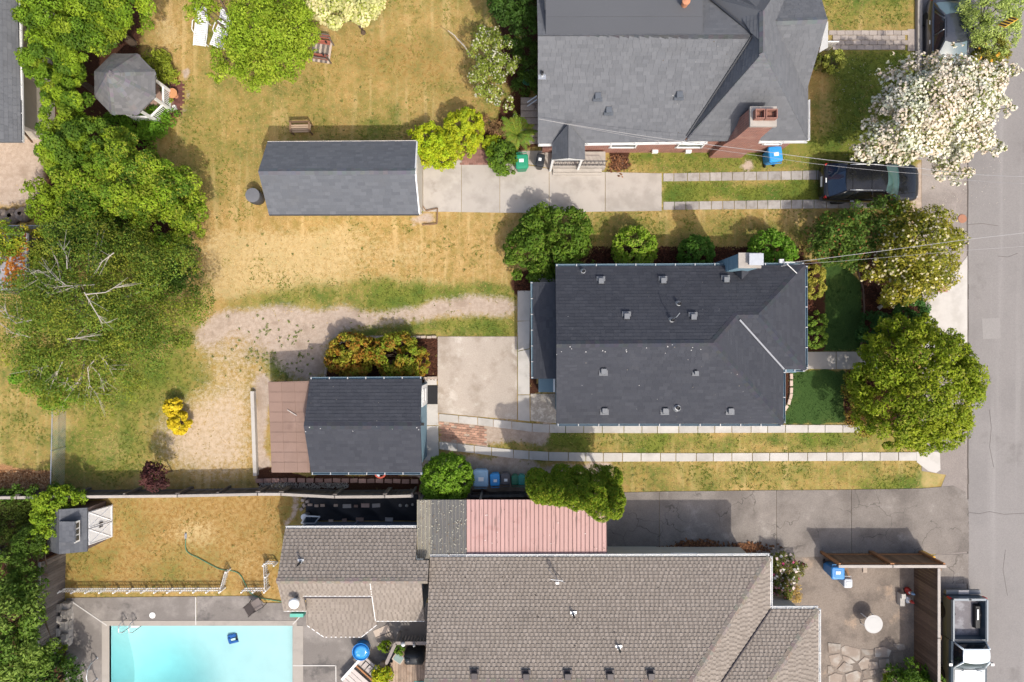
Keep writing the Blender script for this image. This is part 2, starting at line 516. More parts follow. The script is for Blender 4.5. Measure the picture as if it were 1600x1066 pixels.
area('mulch', 0.7, [(-60, 780), (110, 780), (100, 1200), (-60, 1200)], 3)
area('mulch', 0.9, [(1203, 868), (1255, 868), (1255, 948), (1203, 948)], 1)
area('mulch', 0.85, [(765, -40), (845, -40), (845, 150), (790, 150)], 4)
area('lush', 1.0, [(1258, 412), (1320, 412), (1345, 445), (1349, 485), (1343, 548), (1258, 548)], 1, True)
area('lush', 1.0, [(1234, 578), (1321, 578), (1320, 663), (1222, 663), (1236, 620)], 1, True)

g = GRND = new_mat('ground_soil')
def build_ground_mat():
    m, nt, b = GRND
    p = pos(nt)
    A = N(nt, 'ShaderNodeVertexColor', layer_name='A'); B = N(nt, 'ShaderNodeVertexColor', layer_name='B')
    sa, sb = N(nt, 'ShaderNodeSeparateColor'), N(nt, 'ShaderNodeSeparateColor')
    nt.links.new(A.outputs[0], sa.inputs[0]); nt.links.new(B.outputs[0], sb.inputs[0])
    n1, n2, n3 = noise(nt, p, 0.9, 4, .6), noise(nt, p, 5.0, 4, .65), noise(nt, p, 26.0, 3, .6)
    def fac(w, a=.5, c=.5, lo=.36, hi=.64):
        k = math_(nt, 'MULTIPLY_ADD', n2, a); nt.links.new(w, k.node.inputs[2])
        k = math_(nt, 'SUBTRACT', k, a / 2)
        q = math_(nt, 'MULTIPLY_ADD', n3, c); nt.links.new(k, q.node.inputs[2])
        q = math_(nt, 'SUBTRACT', q, c / 2)
        return sstep(nt, q, lo, hi)
    t2 = sstep(nt, n2, .3, .7); t3 = sstep(nt, n3, .3, .7)
    n4 = noise(nt, p, 75.0, 2, .6)
    dry = mixrgb(nt, t2, (.385, .252, .084), (.56, .385, .165))
    dry = mixrgb(nt, math_(nt, 'MULTIPLY', sstep(nt, noise(nt, p, 2.1, 3, .6), .45, .62), .45), dry, (.22, .19, .042))
    dry = mixrgb(nt, t3, mixrgb(nt, .5, dry, (.15, .085, .025)), dry)
    mw = N(nt, 'ShaderNodeVectorMath', operation='MULTIPLY'); nt.links.new(p, mw.inputs[0]); mw.inputs[1].default_value = (3.2, .22, 1)
    dry = mixrgb(nt, math_(nt, 'MULTIPLY', sstep(nt, noise(nt, mw.outputs[0], 1.0, 2, .5), .5, .7), .35), dry, (.62, .46, .23))
    # golden and straw tones
    gold = mixrgb(nt, t2, (.28, .165, .045), (.46, .31, .13))
    gold = mixrgb(nt, t3, mixrgb(nt, .4, gold, (.14, .075, .02)), gold)
    straw = mixrgb(nt, t2, (.42, .30, .135), (.53, .40, .20))
    dry = mixrgb(nt, fac(B.outputs['Alpha'], .3, .3), dry, gold)
    dry = mixrgb(nt, math_(nt, 'MULTIPLY', fac(sb.outputs[2], .5, .4), 0.85), dry, straw)
    grn = mixrgb(nt, t3, (.088, .112, .016), (.205, .225, .042))
    grn = mixrgb(nt, sstep(nt, n1, .4, .7), grn, mixrgb(nt, t3, (.05, .088, .014), (.115, .165, .03)))
    k = math_(nt, 'MULTIPLY_ADD', n1, 0.45); nt.links.new(sa.outputs[0], k.node.inputs[2])
    k = math_(nt, 'SUBTRACT', k, 0.225)
    col = mixrgb(nt, fac(k, .55, .45, .3, .75), dry, grn)
    bare = mixrgb(nt, t2, (.42, .32, .215), (.50, .39, .275))
    col = mixrgb(nt, fac(sa.outputs[1], 1.0, .8, .3, .7), col, bare)
    path = mixrgb(nt, t2, (.37, .29, .225), (.47, .38, .305))
    path = mixrgb(nt, sstep(nt, n1, .52, .68), path, (.33, .255, .195))
    path = mixrgb(nt, t3, mixrgb(nt, .2, path, (.18, .13, .1)), path)
    col = mixrgb(nt, fac(sa.outputs[2], .7, .5, .3, .7), col, path)
    lush = mixrgb(nt, t3, (.026, .056, .014), (.056, .102, .026))
    lush = mixrgb(nt, sstep(nt, n1, .5, .7), lush, mixrgb(nt, t3, (.034, .064, .015), (.075, .115, .03)))
    col = mixrgb(nt, fac(sb.outputs[0], .2, .2), col, lush)
    mul = mixrgb(nt, t3, (.03, .014, .009), (.09, .04, .024))
    col = mixrgb(nt, fac(A.outputs['Alpha'], .25, .2), col, mul)
    chips = mixrgb(nt, t3, (.16, .075, .03), (.50, .28, .14))
    col = mixrgb(nt, fac(sb.outputs[1], .3, .3), col, chips)
    k4 = math_(nt, 'MULTIPLY_ADD', n4, 0.9); k4.node.inputs[2].default_value = 0.55
    vs_ = N(nt, 'ShaderNodeVectorMath', operation='SCALE'); nt.links.new(col, vs_.inputs[0]); nt.links.new(k4, vs_.inputs['Scale']); col = vs_.outputs[0]
    nt.links.new(col, b.inputs['Base Color'])
    b.inputs['Roughness'].default_value = 0.95
    b.inputs['Specular IOR Level'].default_value = 0.1
    bn = N(nt, 'ShaderNodeBump'); bn.inputs['Strength'].default_value = 0.5; bn.inputs['Distance'].default_value = 0.04
    nt.links.new(n3, bn.inputs['Height']); nt.links.new(bn.outputs[0], b.inputs['Normal'])
    return m
GROUNDM = build_ground_mat()

POOL = rect(160, 970, 475, 1220)
def build_ground():
    ny, nx = GXX.shape
    V = np.stack([GXX, GYY, np.zeros_like(GXX)], -1).reshape(-1, 3)
    idx = np.arange(nx * ny).reshape(ny, nx)
    F = np.stack([idx[:-1, :-1], idx[:-1, 1:], idx[1:, 1:], idx[1:, :-1]], -1).reshape(-1, 4)
    cx = PXX[:-1, :-1] + 1.8; cy = PYY[:-1, :-1] - 1.8
    keep = ~inpoly(cx, cy, rect(168, 974, 461, 1218)).ravel()
    F = F[keep]
    # skirt out to the horizon
    B = 900.0
    o = [(-B, -B, 0), (B, -B, 0), (B, B, 0), (-B, B, 0)]
    n0 = len(V)
    V = np.vstack([V, o])
    c = [idx[0, 0], idx[0, -1], idx[-1, -1], idx[-1, 0]]
    for i in range(4):
        F = np.vstack([F, [n0 + i, n0 + (i + 1) % 4, c[(i + 1) % 4], c[i]]])
    m = bpy.data.meshes.new('ground')
    m.vertices.add(len(V)); m.loops.add(F.size); m.polygons.add(len(F))
    m.vertices.foreach_set('co', V.astype(np.float32).ravel())
    m.loops.foreach_set('vertex_index', F.astype(np.int32).ravel())
    m.polygons.foreach_set('loop_start', np.arange(0, F.size, 4, dtype=np.int32))
    for nm, ks in (('A', ('green', 'bare', 'path', 'mulch')), ('B', ('lush', 'chips', 'straw', 'gold'))):
        at = m.color_attributes.new(nm, 'FLOAT_COLOR', 'POINT')
        q = np.zeros((len(V), 4), np.float32)
        for i, k in enumerate(ks):
            q[:n0, i] = LAY[k].ravel()
            q[n0:, i] = 0.5 if k == 'green' else 0.0
        at.data.foreach_set('color', q.ravel())
    m.materials.append(GROUNDM)
    m.update(calc_edges=True)
    tag(put('ground', m), 'lawns, bare soil and planting beds of the gardens', kind='structure')
build_ground()

HARD = []                                        # footprints where no grass grows
def hard(pts): HARD.append(pts)
hard(POOL)

def w2(pts, h=0.0):
    return [tuple(P(x, y, h)[:2]) for x, y in pts]

def sheet(name, pts, z, m, label=None, parent=None):
    hard(pts)
    mb = MB(); mb.prism(w2(pts), -0.1, z)
    if parent is None:
        o = put(name, mb.mesh(name, m)); tag(o, label, kind='structure')
    else:
        o = part(name, mb, m, parent)
    return o

def holder(name, label):
    o = bpy.data.objects.new(name, None); COL.objects.link(o)
    ORG[o.name] = Vector((0, 0, 0))
    return tag(o, label, kind='structure')

# ------------------------------------------------------------------ roads and paving
sheet('roadside_verge', [(1432, -60), (1516, -60), (1516, 1140), (1466, 1140), (1462, 866), (1514, 862), (1512, 780), (1500, 764), (1470, 762), (1478, 742), (1440, 736), (1440, 250), (1432, 250)], 0.012, SHOULD, 'grey gravel and old concrete verge along the street')
road = sheet('road', [(1512, -400), (2600, -400), (2600, 1500), (1512, 1500)], 0.02, ASPH, 'worn grey asphalt street')
mb = MB()
for y0 in range(-60, 1130, 24):
    a, b2 = P(1512 + random.uniform(-1.0, .6), y0), P(1512 + random.uniform(-.8, .8), y0 + 24)
    mb.prism([(a.x - .025, a.y), (a.x + .03, a.y), (b2.x + .03, b2.y), (b2.x - .03, b2.y)], 0.0, 0.024)
part('edge_seam', mb, mat('tar_seam', (0.10, 0.085, 0.075), 0.9), road)
mb = MB(); mb.prism(w2([(1534, 498), (1562, 497), (1563, 529), (1535, 530)]), 0.0, 0.0235); part('asphalt_patch', mb, mat('patch_asphalt', (0.255, 0.24, 0.228), .9, .08, 1, .2, 22), road)
for pts in ([(1513, 801), (1530, 803), (1546, 800), (1570, 804), (1600, 802)], [(1545, 640), (1549, 668), (1546, 700), (1552, 730)], [(1590, 395), (1575, 402), (1560, 400)], [(1513, 352), (1535, 350), (1560, 354)], [(1572, 860), (1568, 890), (1575, 930)]):
    mb = MB(); q = [P(x + random.uniform(-1, 1), y + random.uniform(-1, 1), .02) for x, y in pts]
    mb.tube(q, .009, 4); part('road_crack', mb, bpy.data.materials['tar_seam'], road)
sheet('concrete_apron', [(1452, 470), (1492, 425), (1511, 400), (1511, 565), (1480, 560), (1440, 540)], 0.028, CONC_LIGHT, 'pale concrete apron beside the street')
sheet('concrete_apron', [(1432, 706), (1468, 706), (1469, 734), (1462, 739), (1450, 736), (1432, 722)], 0.03, CONC_LIGHT, 'small pale concrete apron at the end of the driveway strip')
sheet('garden_kerb', rect(1430, -40, 1437, 250), 0.22, CONC, 'low concrete kerb between lawn and parking strip')

def slabs(name, label, quads, m, z=0.035, piece='slab', gap=0.9):
    h = holder(name, label)
    for q in quads:
        c = (sum(p[0] for p in q) / len(q), sum(p[1] for p in q) / len(q))
        q2 = []
        for p in q:
            d = math.hypot(p[0] - c[0], p[1] - c[1])
            q2.append((p[0] + (c[0] - p[0]) / d * gap * .7, p[1] + (c[1] - p[1]) / d * gap * .7))
        hard(q)
        mb = MB(); mb.prism(w2(q2), -0.06, z + random.uniform(-.004, .004))
        part(piece, mb, m, h)
    return h

xs = [661, 721, 781, 858, 945.5, 1034]
tops = [256, 250, 251, 264, 269, 271]; bots = [331, 332, 333, 333, 331, 330]
slabs('upper_driveway', 'pale concrete driveway in front of the north garage',
      [[(xs[i], tops[i]), (xs[i + 1], tops[i + 1]), (xs[i + 1], bots[i + 1]), (xs[i], bots[i])] for i in range(5)], CONC, gap=.7)
sheet('porch_slab', [(800, 236), (863, 236), (863, 263), (858, 263), (800, 252)], 0.03, CONC, 'concrete strip holding bins beside the brick house')

def strip_quads(top, bot, step):
    """cut a strip given by two polylines into slabs of a length"""
    def at(pl, t):
        L = [0]
        for i in range(len(pl) - 1): L.append(L[-1] + math.hypot(pl[i + 1][0] - pl[i][0], pl[i + 1][1] - pl[i][1]))
        s = t * L[-1]
        for i in range(len(pl) - 1):
            if s <= L[i + 1] + 1e-9:
                k = (s - L[i]) / (L[i + 1] - L[i])
                return (pl[i][0] + (pl[i + 1][0] - pl[i][0]) * k, pl[i][1] + (pl[i + 1][1] - pl[i][1]) * k)
        return pl[-1]
    Lt = sum(math.hypot(top[i + 1][0] - top[i][0], top[i + 1][1] - top[i][1]) for i in range(len(top) - 1))
    n = max(1, round(Lt / step))
    ts = [0] + [(i + random.uniform(-.12, .12)) / n for i in range(1, n)] + [1]
    return [[at(top, ts[i]), at(top, ts[i + 1]), at(bot, ts[i + 1]), at(bot, ts[i])] for i in range(n)]

slabs('driveway_track', 'upper line of square grey pavers leading to the black car',
      strip_quads([(1036, 271), (1200, 268), (1292, 266)], [(1036, 284), (1200, 282), (1292, 281)], 18.6), PAVER_GREY, 0.03, 'paver')
slabs('driveway_track', 'lower line of square grey pavers under the black car',
      strip_quads([(1036, 315.5), (1200, 313), (1420, 310)], [(1036, 328.5), (1200, 327), (1420, 325)], 18.6), PAVER_GREY, 0.03, 'paver')
slabs('driveway_strip', 'pale concrete wheel strip running along the dark roofed house',
      strip_quads([(686, 646.5), (745, 652), (800, 658.5), (830, 661.5), (860, 663), (1000, 663.5), (1345, 664)],
                  [(686, 658), (745, 664), (800, 671), (830, 675), (860, 676.5), (1000, 677), (1345, 676)], 28.5), CONC_LIGHT, 0.04)
slabs('driveway_strip', 'pale concrete wheel strip between the two grass verges',
      strip_quads([(686, 690), (745, 696.5), (800, 702.5), (850, 706), (940, 707.5), (1100, 708), (1432, 706.5)],
                  [(686, 702), (745, 709), (800, 716), (850, 720), (940, 721.5), (1100, 721), (1432, 720)], 28.5), CONC_LIGHT, 0.04)
slabs('side_walk', 'concrete path along the back of the dark roofed house',
      [[(808.5, 454), (829, 454), (828, 502), (808.5, 502)], [(808.5, 502), (828, 501), (827.5, 545), (809, 549)],
       [(809, 549), (827.5, 545), (827.5, 617), (809, 617)], [(809, 617), (827.5, 617), (828, 659), (809, 657)]], CONC_LIGHT, 0.04)
slabs('patio', 'large exposed aggregate patio beside the blue garage',
      [[(684, 526), (808, 526), (808, 656), (746, 651), (684, 645)]], AGG, 0.035, gap=.1)
slabs('garage_apron', 'narrow concrete apron before the blue garage door',
      [[(663, 592), (683, 592), (683, 602), (663, 602)], [(663, 602), (684, 602), (685, 665), (663, 665)], [(663, 665), (685, 665), (686, 720), (663, 720)]], CONC_LIGHT, 0.03)
slabs('gravel_slab', 'speckled aggregate slab under the blue hatch', [[(828.5, 615), (872, 615), (872, 662), (828.5, 658)]], mat('speckled_slab', (.36, .32, .27), .9, .2, 3, .4, 12, c2=(.47, .43, .37), c2scale=3), 0.03)
slabs('front_walk', 'concrete walk from the front porch to the round tree',
      [[(1226, 578), (1258, 576), (1258, 549.5), (1306, 549.5), (1306, 577), (1264, 577), (1256, 581), (1226, 583)], [(1306, 549.5), (1372, 549.5), (1372, 577), (1306, 577)]], CONC, 0.04)
# brick patch between the wheel strips
h = holder('brick_patch', 'small patch of worn paving bricks between the wheel strips')
bm_ = MB(); bm_.box((0, 0, 0), (PM(7.2), PM(3.2), 0.05)); bmesh_ = bm_.mesh('brick', BRICKP)
for r in range(10):
    y = 661.5 + r * 3.65
    for c in range(9):
        x = 689 + c * 7.9 + (r % 2) * 3.6
        yy = y + (x - 689) * 0.105
        if yy > 688 + (x - 689) * .1 or random.random() < .06: continue
        put('brick', bmesh_, h, P(x + 1, yy, 0.012 + random.uniform(-.008, .006)), (0, 0, -.1 + random.uniform(-.04, .04)))
# brick walk of the north house
h = holder('paver_walk', 'paved walk from the street to the north house porch')
bm_ = MB(); bm_.box((0, 0, 0), (PM(12.0), PM(6.9), 0.06)); pvm = bm_.mesh('paver', PAVER)
for r in range(4):
    for c in range(10):
        x = 1301 + c * 12.6 + (r % 2) * 6
        if x < 1416: put('paver', pvm, h, P(x, 51.5 + r * 7.7, 0.015 + random.uniform(-.01, .008)), (0, 0, random.uniform(-.03, .03)))
hard(rect(1294, 46, 1432, 82))
sheet('paver_end_slab', rect(1418, 46, 1430, 80), 0.03, PAVER, parent=h)
# neighbour's asphalt driveway
slabs('lower_driveway', 'old cracked concrete driveway running to the street',
      [[(946, 770), (1030, 768), (1030, 872), (946, 872)], [(1030, 768), (1213, 766), (1213, 872), (1030, 872)],
       [(1213, 766), (1330, 765), (1330, 868), (1213, 872)], [(1330, 765), (1440, 763), (1490, 759), (1508, 768), (1513, 785), (1514, 862), (1462, 866), (1330, 868)]], CONC_OLD, 0.03, gap=.5)
sheet('driveway_apron', [(1441, 868), (1513, 865), (1513, 912), (1466, 912), (1466, 885), (1441, 872)], 0.026, CONC_OLD, 'small square of old concrete beside the corner fence')
sheet('courtyard', [(1212, 868), (1290, 866), (1432, 866), (1432, 1140), (1205, 1140), (1205, 950), (1212, 950)], 0.022, AGG_DARK, 'brown aggregate courtyard inside the board fence')

# ------------------------------------------------------------------ pool terrace
T = holder('pool_terrace', 'grey concrete terrace around the swimming pool')
def deck(q, z=0.03, m=None, nm='slab', gap=.4):
    hard(q)
    mb = MB(); mb.prism(w2(q), -0.12, z); part(nm, mb, m or CONC_POOL, T)
CONC_POOL = mat('pool_concrete', (0.18, 0.162, 0.147), 0.9, 0.18, 0.7, 0.25, 26, c2=(0.26, 0.236, 0.215), c2scale=0.6, stain=((0.10, 0.092, 0.086), 0.7, 0.52, 0.68), bump=0.1)
COPING = mat('pool_coping', (0.33, 0.30, 0.265), 0.9, 0.1, 2, 0.12, 40, stain=((0.27, 0.25, 0.225), 0.8, 0.5, 0.7))
deck([(104, 935), (112, 934), (166, 971), (166, 1220), (104, 1220)])
deck([(112, 934), (306, 932), (306, 971), (166, 971)])
deck([(308, 932), (402, 931), (412, 942), (470, 942), (466, 958), (461, 971), (308, 971)])
deck([(470, 942), (670, 942), (670, 1220), (463, 1220), (463, 971)])
deck([(160, 969.5), (464, 969.5), (464, 977.5), (160, 977.5)], 0.045, COPING, 'coping')
deck([(160, 977.5), (171.5, 977.5), (171.5, 1220), (160, 1220)], 0.045, COPING, 'coping')
deck([(457.5, 977.5), (474, 977.5), (474, 1220), (457.5, 1220)], 0.045, COPING, 'coping')
WHITEL = mat('white_joint', (0.5, 0.48, 0.45), 0.7, 0.1)
for a, b2 in (((112, 939), (168, 977)), ((306.5, 933), (306.5, 976)), ((470, 962), (458, 975)), ((458, 1039.5), (525, 1039.5)), ((525, 1039.5), (526, 1120))):
    A_, B_ = P(*a), P(*b2)
    d = (B_ - A_); n_ = Vector((-d.y, d.x, 0)).normalized() * 0.026
    mb = MB(); mb.prism([(A_ + n_)[:2], (B_ + n_)[:2], (B_ - n_)[:2], (A_ - n_)[:2]], 0.0, 0.052); part('joint_strip', mb, WHITEL, T)

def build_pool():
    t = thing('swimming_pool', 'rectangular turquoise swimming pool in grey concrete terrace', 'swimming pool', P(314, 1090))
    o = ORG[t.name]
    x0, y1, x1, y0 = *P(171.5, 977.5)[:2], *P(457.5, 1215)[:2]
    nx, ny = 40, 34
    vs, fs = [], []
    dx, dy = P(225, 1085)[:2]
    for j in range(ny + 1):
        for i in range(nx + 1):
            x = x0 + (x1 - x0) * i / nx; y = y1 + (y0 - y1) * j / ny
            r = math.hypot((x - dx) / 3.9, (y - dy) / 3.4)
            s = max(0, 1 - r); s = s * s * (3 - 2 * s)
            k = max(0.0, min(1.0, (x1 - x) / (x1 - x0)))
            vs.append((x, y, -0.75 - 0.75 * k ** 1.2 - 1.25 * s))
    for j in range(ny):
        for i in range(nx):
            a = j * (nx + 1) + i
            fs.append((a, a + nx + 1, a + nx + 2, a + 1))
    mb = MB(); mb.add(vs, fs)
    part('pool_floor', mb, mat('pool_plaster', (0.50, 0.61, 0.62), 0.8, 0.1, 1.3), t, smooth=True)  # mottled tone in the plaster stands in for rippling light under water
    mb = MB()
    for a, b2 in (((x0, y1), (x1, y1)), ((x1, y1), (x1, y0)), ((x1, y0), (x0, y0)), ((x0, y0), (x0, y1))):
        mb.add([(*a, 0.02), (*b2, 0.02), (*b2, -3), (*a, -3)], [(0, 1, 2, 3)])
    part('pool_wall', mb, mat('pool_wall_plaster', (0.5, 0.66, 0.68), 0.8, 0.05), t)
    # water
    m = bpy.data.materials.new('pool_water'); m.use_nodes = True
    nt = m.node_tree; nt.nodes.clear()
    out = nt.nodes.new('ShaderNodeOutputMaterial')
    tr = nt.nodes.new('ShaderNodeBsdfTransparent'); tr.inputs[0].default_value = (0.97, 1, 1, 1)
    gl = nt.nodes.new('ShaderNodeBsdfGlossy'); gl.inputs['Roughness'].default_value = 0.03
    fr = nt.nodes.new('ShaderNodeFresnel'); fr.inputs[0].default_value = 1.33
    bn = nt.nodes.new('ShaderNodeBump'); bn.inputs['Strength'].default_value = 0.12; bn.inputs['Distance'].default_value = 0.03
    nt.links.new(noise(nt, pos(nt), 3.5, 3), bn.inputs['Height'])
    for q in (gl, fr): nt.links.new(bn.outputs[0], q.inputs['Normal'])
    mx = nt.nodes.new('ShaderNodeMixShader')
    nt.links.new(fr.outputs[0], mx.inputs[0]); nt.links.new(tr.outputs[0], mx.inputs[1]); nt.links.new(gl.outputs[0], mx.inputs[2])
    nt.links.new(mx.outputs[0], out.inputs[0])
    va = nt.nodes.new('ShaderNodeVolumeAbsorption'); va.inputs[0].default_value = (0.18, 0.83, 0.87, 1); va.inputs[1].default_value = 0.20
    nt.links.new(va.outputs[0], out.inputs['Volume'])
    e = 0.004
    mb = MB(); mb.box(((x0 + x1) / 2, (y0 + y1) / 2, -1.65), (x1 - x0 - e, y1 - y0 - e, 3.06))
    part('water', mb, m, t)
build_pool()
# ------------------------------------------------------------------ roofs
def clip(poly, edges):
    """clip a 2D polygon by a convex one given as [(point, inward normal)]"""
    for (px, py), (nx, ny) in edges:
        out = []
        k = len(poly)
        for i in range(k):
            a, b = poly[i], poly[(i + 1) % k]
            da = (a[0] - px) * nx + (a[1] - py) * ny
            db = (b[0] - px) * nx + (b[1] - py) * ny
            if da >= 0: out.append(a)
            if (da >= 0) != (db >= 0):
                t = da / (da - db)
                out.append((a[0] + (b[0] - a[0]) * t, a[1] + (b[1] - a[1]) * t))
        poly = out
        if len(poly) < 3: return []
    return poly

SH = {}
def shingle_mat(key, **kw):
    SH[key] = mat('shingle_' + key, (1, 1, 1), 0.92, kw.get('var', .1), 0.7, .16, 40, attr=True, spec=.15, bump=.25, bscale=90, stain=kw.get('stain'))
    return SH[key]
shingle_mat('charcoal', var=.07, stain=((.068, .069, .076), .7, .58, .85)); shingle_mat('grey', var=.06, stain=((.115, .117, .122), .5, .57, .85)); shingle_mat('brown', var=.1, stain=((.15, .13, .112), .8, .6, .85))
PAL = {
 'charcoal': [(.048, .051, .061), (.050, .053, .063), (.046, .049, .059), (.053, .056, .066)],
 'grey': [(.128, .133, .143), (.133, .138, .148), (.123, .128, .138), (.138, .143, .153)],
 'greyblue': [(.110, .117, .130), (.115, .122, .135), (.105, .112, .125), (.12, .127, .14)],
 'brown': [(.262, .226, .192), (.25, .215, .182), (.278, .24, .205), (.20, .17, .144), (.21, .179, .152), (.22, .188, .16)],
 'pebble': [(.15, .148, .15), (.165, .163, .165), (.135, .134, .137)],
 'shed': [(.105, .111, .124), (.115, .121, .134), (.095, .101, .114)],
}
def plane_of(pts):
    n = Vector((0, 0, 0))
    for i in range(len(pts)):
        a, b = pts[i], pts[(i + 1) % len(pts)]
        n += a.cross(b)
    n.normalize()
    return n if n.z > 0 else -n

def shingles(polys, pal, course, tab, two=False, jit=.35):
    mb_v, mb_f, mb_c = [], [], []
    for pts in polys:
        pts = [Vector(p) for p in pts]
        a2 = sum(pts[i].x * pts[(i + 1) % len(pts)].y - pts[(i + 1) % len(pts)].x * pts[i].y for i in range(len(pts)))
        if a2 < 0: pts = pts[::-1]
        n = plane_of(pts)
        g = Vector((0, 0, -1)); d = g - n * g.dot(n)
        if d.length < 1e-3: d = Vector((0, -1, 0))
        d.normalize(); u = n.cross(d)                 # u, down, n
        O = pts[0]
        q = [((p - O).dot(u), (p - O).dot(d)) for p in pts]
        s = sum(q[i][0] * q[(i + 1) % len(q)][1] - q[(i + 1) % len(q)][0] * q[i][1] for i in range(len(q)))
        if s < 0: q = q[::-1]
        ed = []
        for i in range(len(q)):
            ex, ey = q[(i + 1) % len(q)][0] - q[i][0], q[(i + 1) % len(q)][1] - q[i][1]
            ed.append((q[i], (-ey, ex)))
        us = [p[0] for p in q]; ds = [p[1] for p in q]
        r, dd = 0, max(ds)
        while dd > min(ds) - course:
            top = dd - course
            x = min(us) - tab * (0.5 if r % 2 else 0.0) - random.random() * tab * .5
            kk = 0
            while x < max(us):
                w = tab * random.uniform(1 - jit, 1 + jit)
                kk += 1
                if two: w *= 1.15 if kk % 2 else .6
                quad = [(x, top), (x + w - .007, top), (x + w - .007, dd), (x, dd)]
                x += w
                c = clip(quad, ed)
                if len(c) < 3: continue
                lift = random.uniform(.010, .018) if not two else (.024 if kk % 2 else .009)
                base = len(mb_v)
                col = random.choice(pal if not two else (pal[:3] if kk % 2 else pal[3:])); k = random.uniform(.94, 1.06)
                col = (col[0] * k, col[1] * k, col[2] * k)
                for (cu, cd) in c:
                    t = (cd - top) / course
                    p = O + u * cu + d * cd + n * (.006 + lift * t)
                    mb_v.append(tuple(p))
                mb_f.append(tuple(range(base, base + len(c)))); mb_c.append(col)
                # butt edge of the tab
                lo = [i for i in range(len(c)) if abs(c[i][1] - dd) < 1e-6]
                if len(lo) == 2:
                    i0, i1 = lo
                    b0 = len(mb_v)
                    for i in (i0, i1): mb_v.append(tuple(Vector(mb_v[base + i]) - n * (lift + .004)))
                    mb_f.append((base + i0, base + i1, b0 + 1, b0)); mb_c.append(tuple(v * .8 for v in col))
            dd -= course; r += 1
    mb = MB(); mb.v, mb.f, mb.c = mb_v, mb_f, mb_c
    return mb

def caps(lines, pal, w=.17, step=.2):
    mb = MB()
    for a, b, na, nb in lines:                    # ridge from a to b with the two slope normals
        L = (b - a).length; d = (b - a).normalized()
        k = max(1, int(L / step))
        for i in range(k):
            p0 = a + d * (L * i / k); p1 = a + d * (L * (i + 1) / k + .03)
            col = random.choice(pal); up = Vector((0, 0, .02 + .006 * (i % 2)))
            ea = d.cross(na); ea = ea if ea.z < 0 or True else -ea
            for nrm, sgn in ((na, 1), (nb, -1)):
                e = nrm.cross(d) * sgn
                if e.z > 0: e = -e
                mb.add([p0 + up, p1 + up + Vector((0, 0, .012)), p1 + up + e * w + nrm * .004, p0 + up + e * w],
                       [(0, 1, 2, 3)], tuple(c * random.uniform(.9, 1.05) for c in col))
    return mb

def PP(l):
    return [P(*p) for p in l]

def roof(parent, polys, key, palname, course=.17, tab=.3, thick=.14, ridges=(), edge=None, jit=.35):
    W3 = [PP(p) for p in polys]
    pal = PAL[palname]
    mb = MB()
    for p in W3: mb.slab(p, thick, pal[0])
    r = part('roof', mb, SH[key], parent)
    o = part('shingles', shingles(W3, pal, course, tab, jit=jit), SH[key], r, kind='stuff')
    if ridges:
        L = []
        for a, b, i, j in ridges:
            L.append((P(*a), P(*b), plane_of(W3[i]), plane_of(W3[j])))
        part('ridge_caps', caps(L, pal), SH[key], r, kind='stuff')
    return r

def gutter(parent, a, b, m, out, hang=.9, side=.08):
    """open trough along an eave from a to b (px, py, h); out = outward direction"""
    A_, B_ = P(*a), P(*b)
    d = (B_ - A_); L = d.length; d.normalize()
    o = Vector((*out, 0)).normalized()
    mb = MB()
    dz = Vector((0, 0, 1))
    A0, B0 = A_ + o * .005 - dz * .03, B_ + o * .005 - dz * .03
    for off, z0, z1, t in ((.0, -.09, 0.0, .012), (side, -.09, .012, .016)):
        q = [A0 + o * off, B0 + o * off, B0 + o * (off + t), A0 + o * (off + t)]
        vs = [p + dz * z0 for p in q] + [p + dz * z1 for p in q]
        mb.add(vs, [(3, 2, 1, 0), (4, 5, 6, 7), (0, 1, 5, 4), (1, 2, 6, 5), (2, 3, 7, 6), (3, 0, 4, 7)])
    q = [A0 + o * .012, B0 + o * .012, B0 + o * side, A0 + o * side]
    vs = [p - dz * .09 for p in q] + [p - dz * .078 for p in q]
    mb.add(vs, [(3, 2, 1, 0), (4, 5, 6, 7), (0, 1, 5, 4), (1, 2, 6, 5), (2, 3, 7, 6), (3, 0, 4, 7)])
    g_ = part('gutter', mb, m, parent)
    mb = MB()
    k = max(2, int(L / hang))
    ang = math.atan2(d.y, d.x)
    for i in range(k + 1):
        p = A0 + d * (.06 + (L - .12) * i / k) + o * (side / 2 + .004) + dz * .02
        mb.box(p, (.035, side + .02, .012), ang)
    part('gutter_hangers', mb, HANGM, g_, kind='stuff')
    return g_

HANGM = mat('hanger_grey', (.5, .5, .5), .5)
def walls(parent, pts, m, z1, z0=0.0, name='wall'):
    """pts in world metres"""
    hard([(p[0] * FPX / CAM_H + 800, 533 - p[1] * FPX / CAM_H) for p in pts])
    mb = MB(); mb.prism([tuple(p[:2]) for p in pts], z0 - .05, z1)
    return part(name, mb, m, parent)

def gable(parent, a, b, c, m, t=.12, name='gable_wall'):
    """vertical triangle below a gable: a, b eave corners, c ridge point (world)"""
    a, b, c = Vector(a), Vector(b), Vector(c)
    n = (b - a).cross(Vector((0, 0, 1))).normalized() * t
    mb = MB(); mb.add([a, b, c, a + n, b + n, c + n], [(0, 1, 2), (5, 4, 3), (0, 3, 4, 1), (1, 4, 5, 2), (2, 5, 3, 0)])
    return part(name, mb, m, parent)

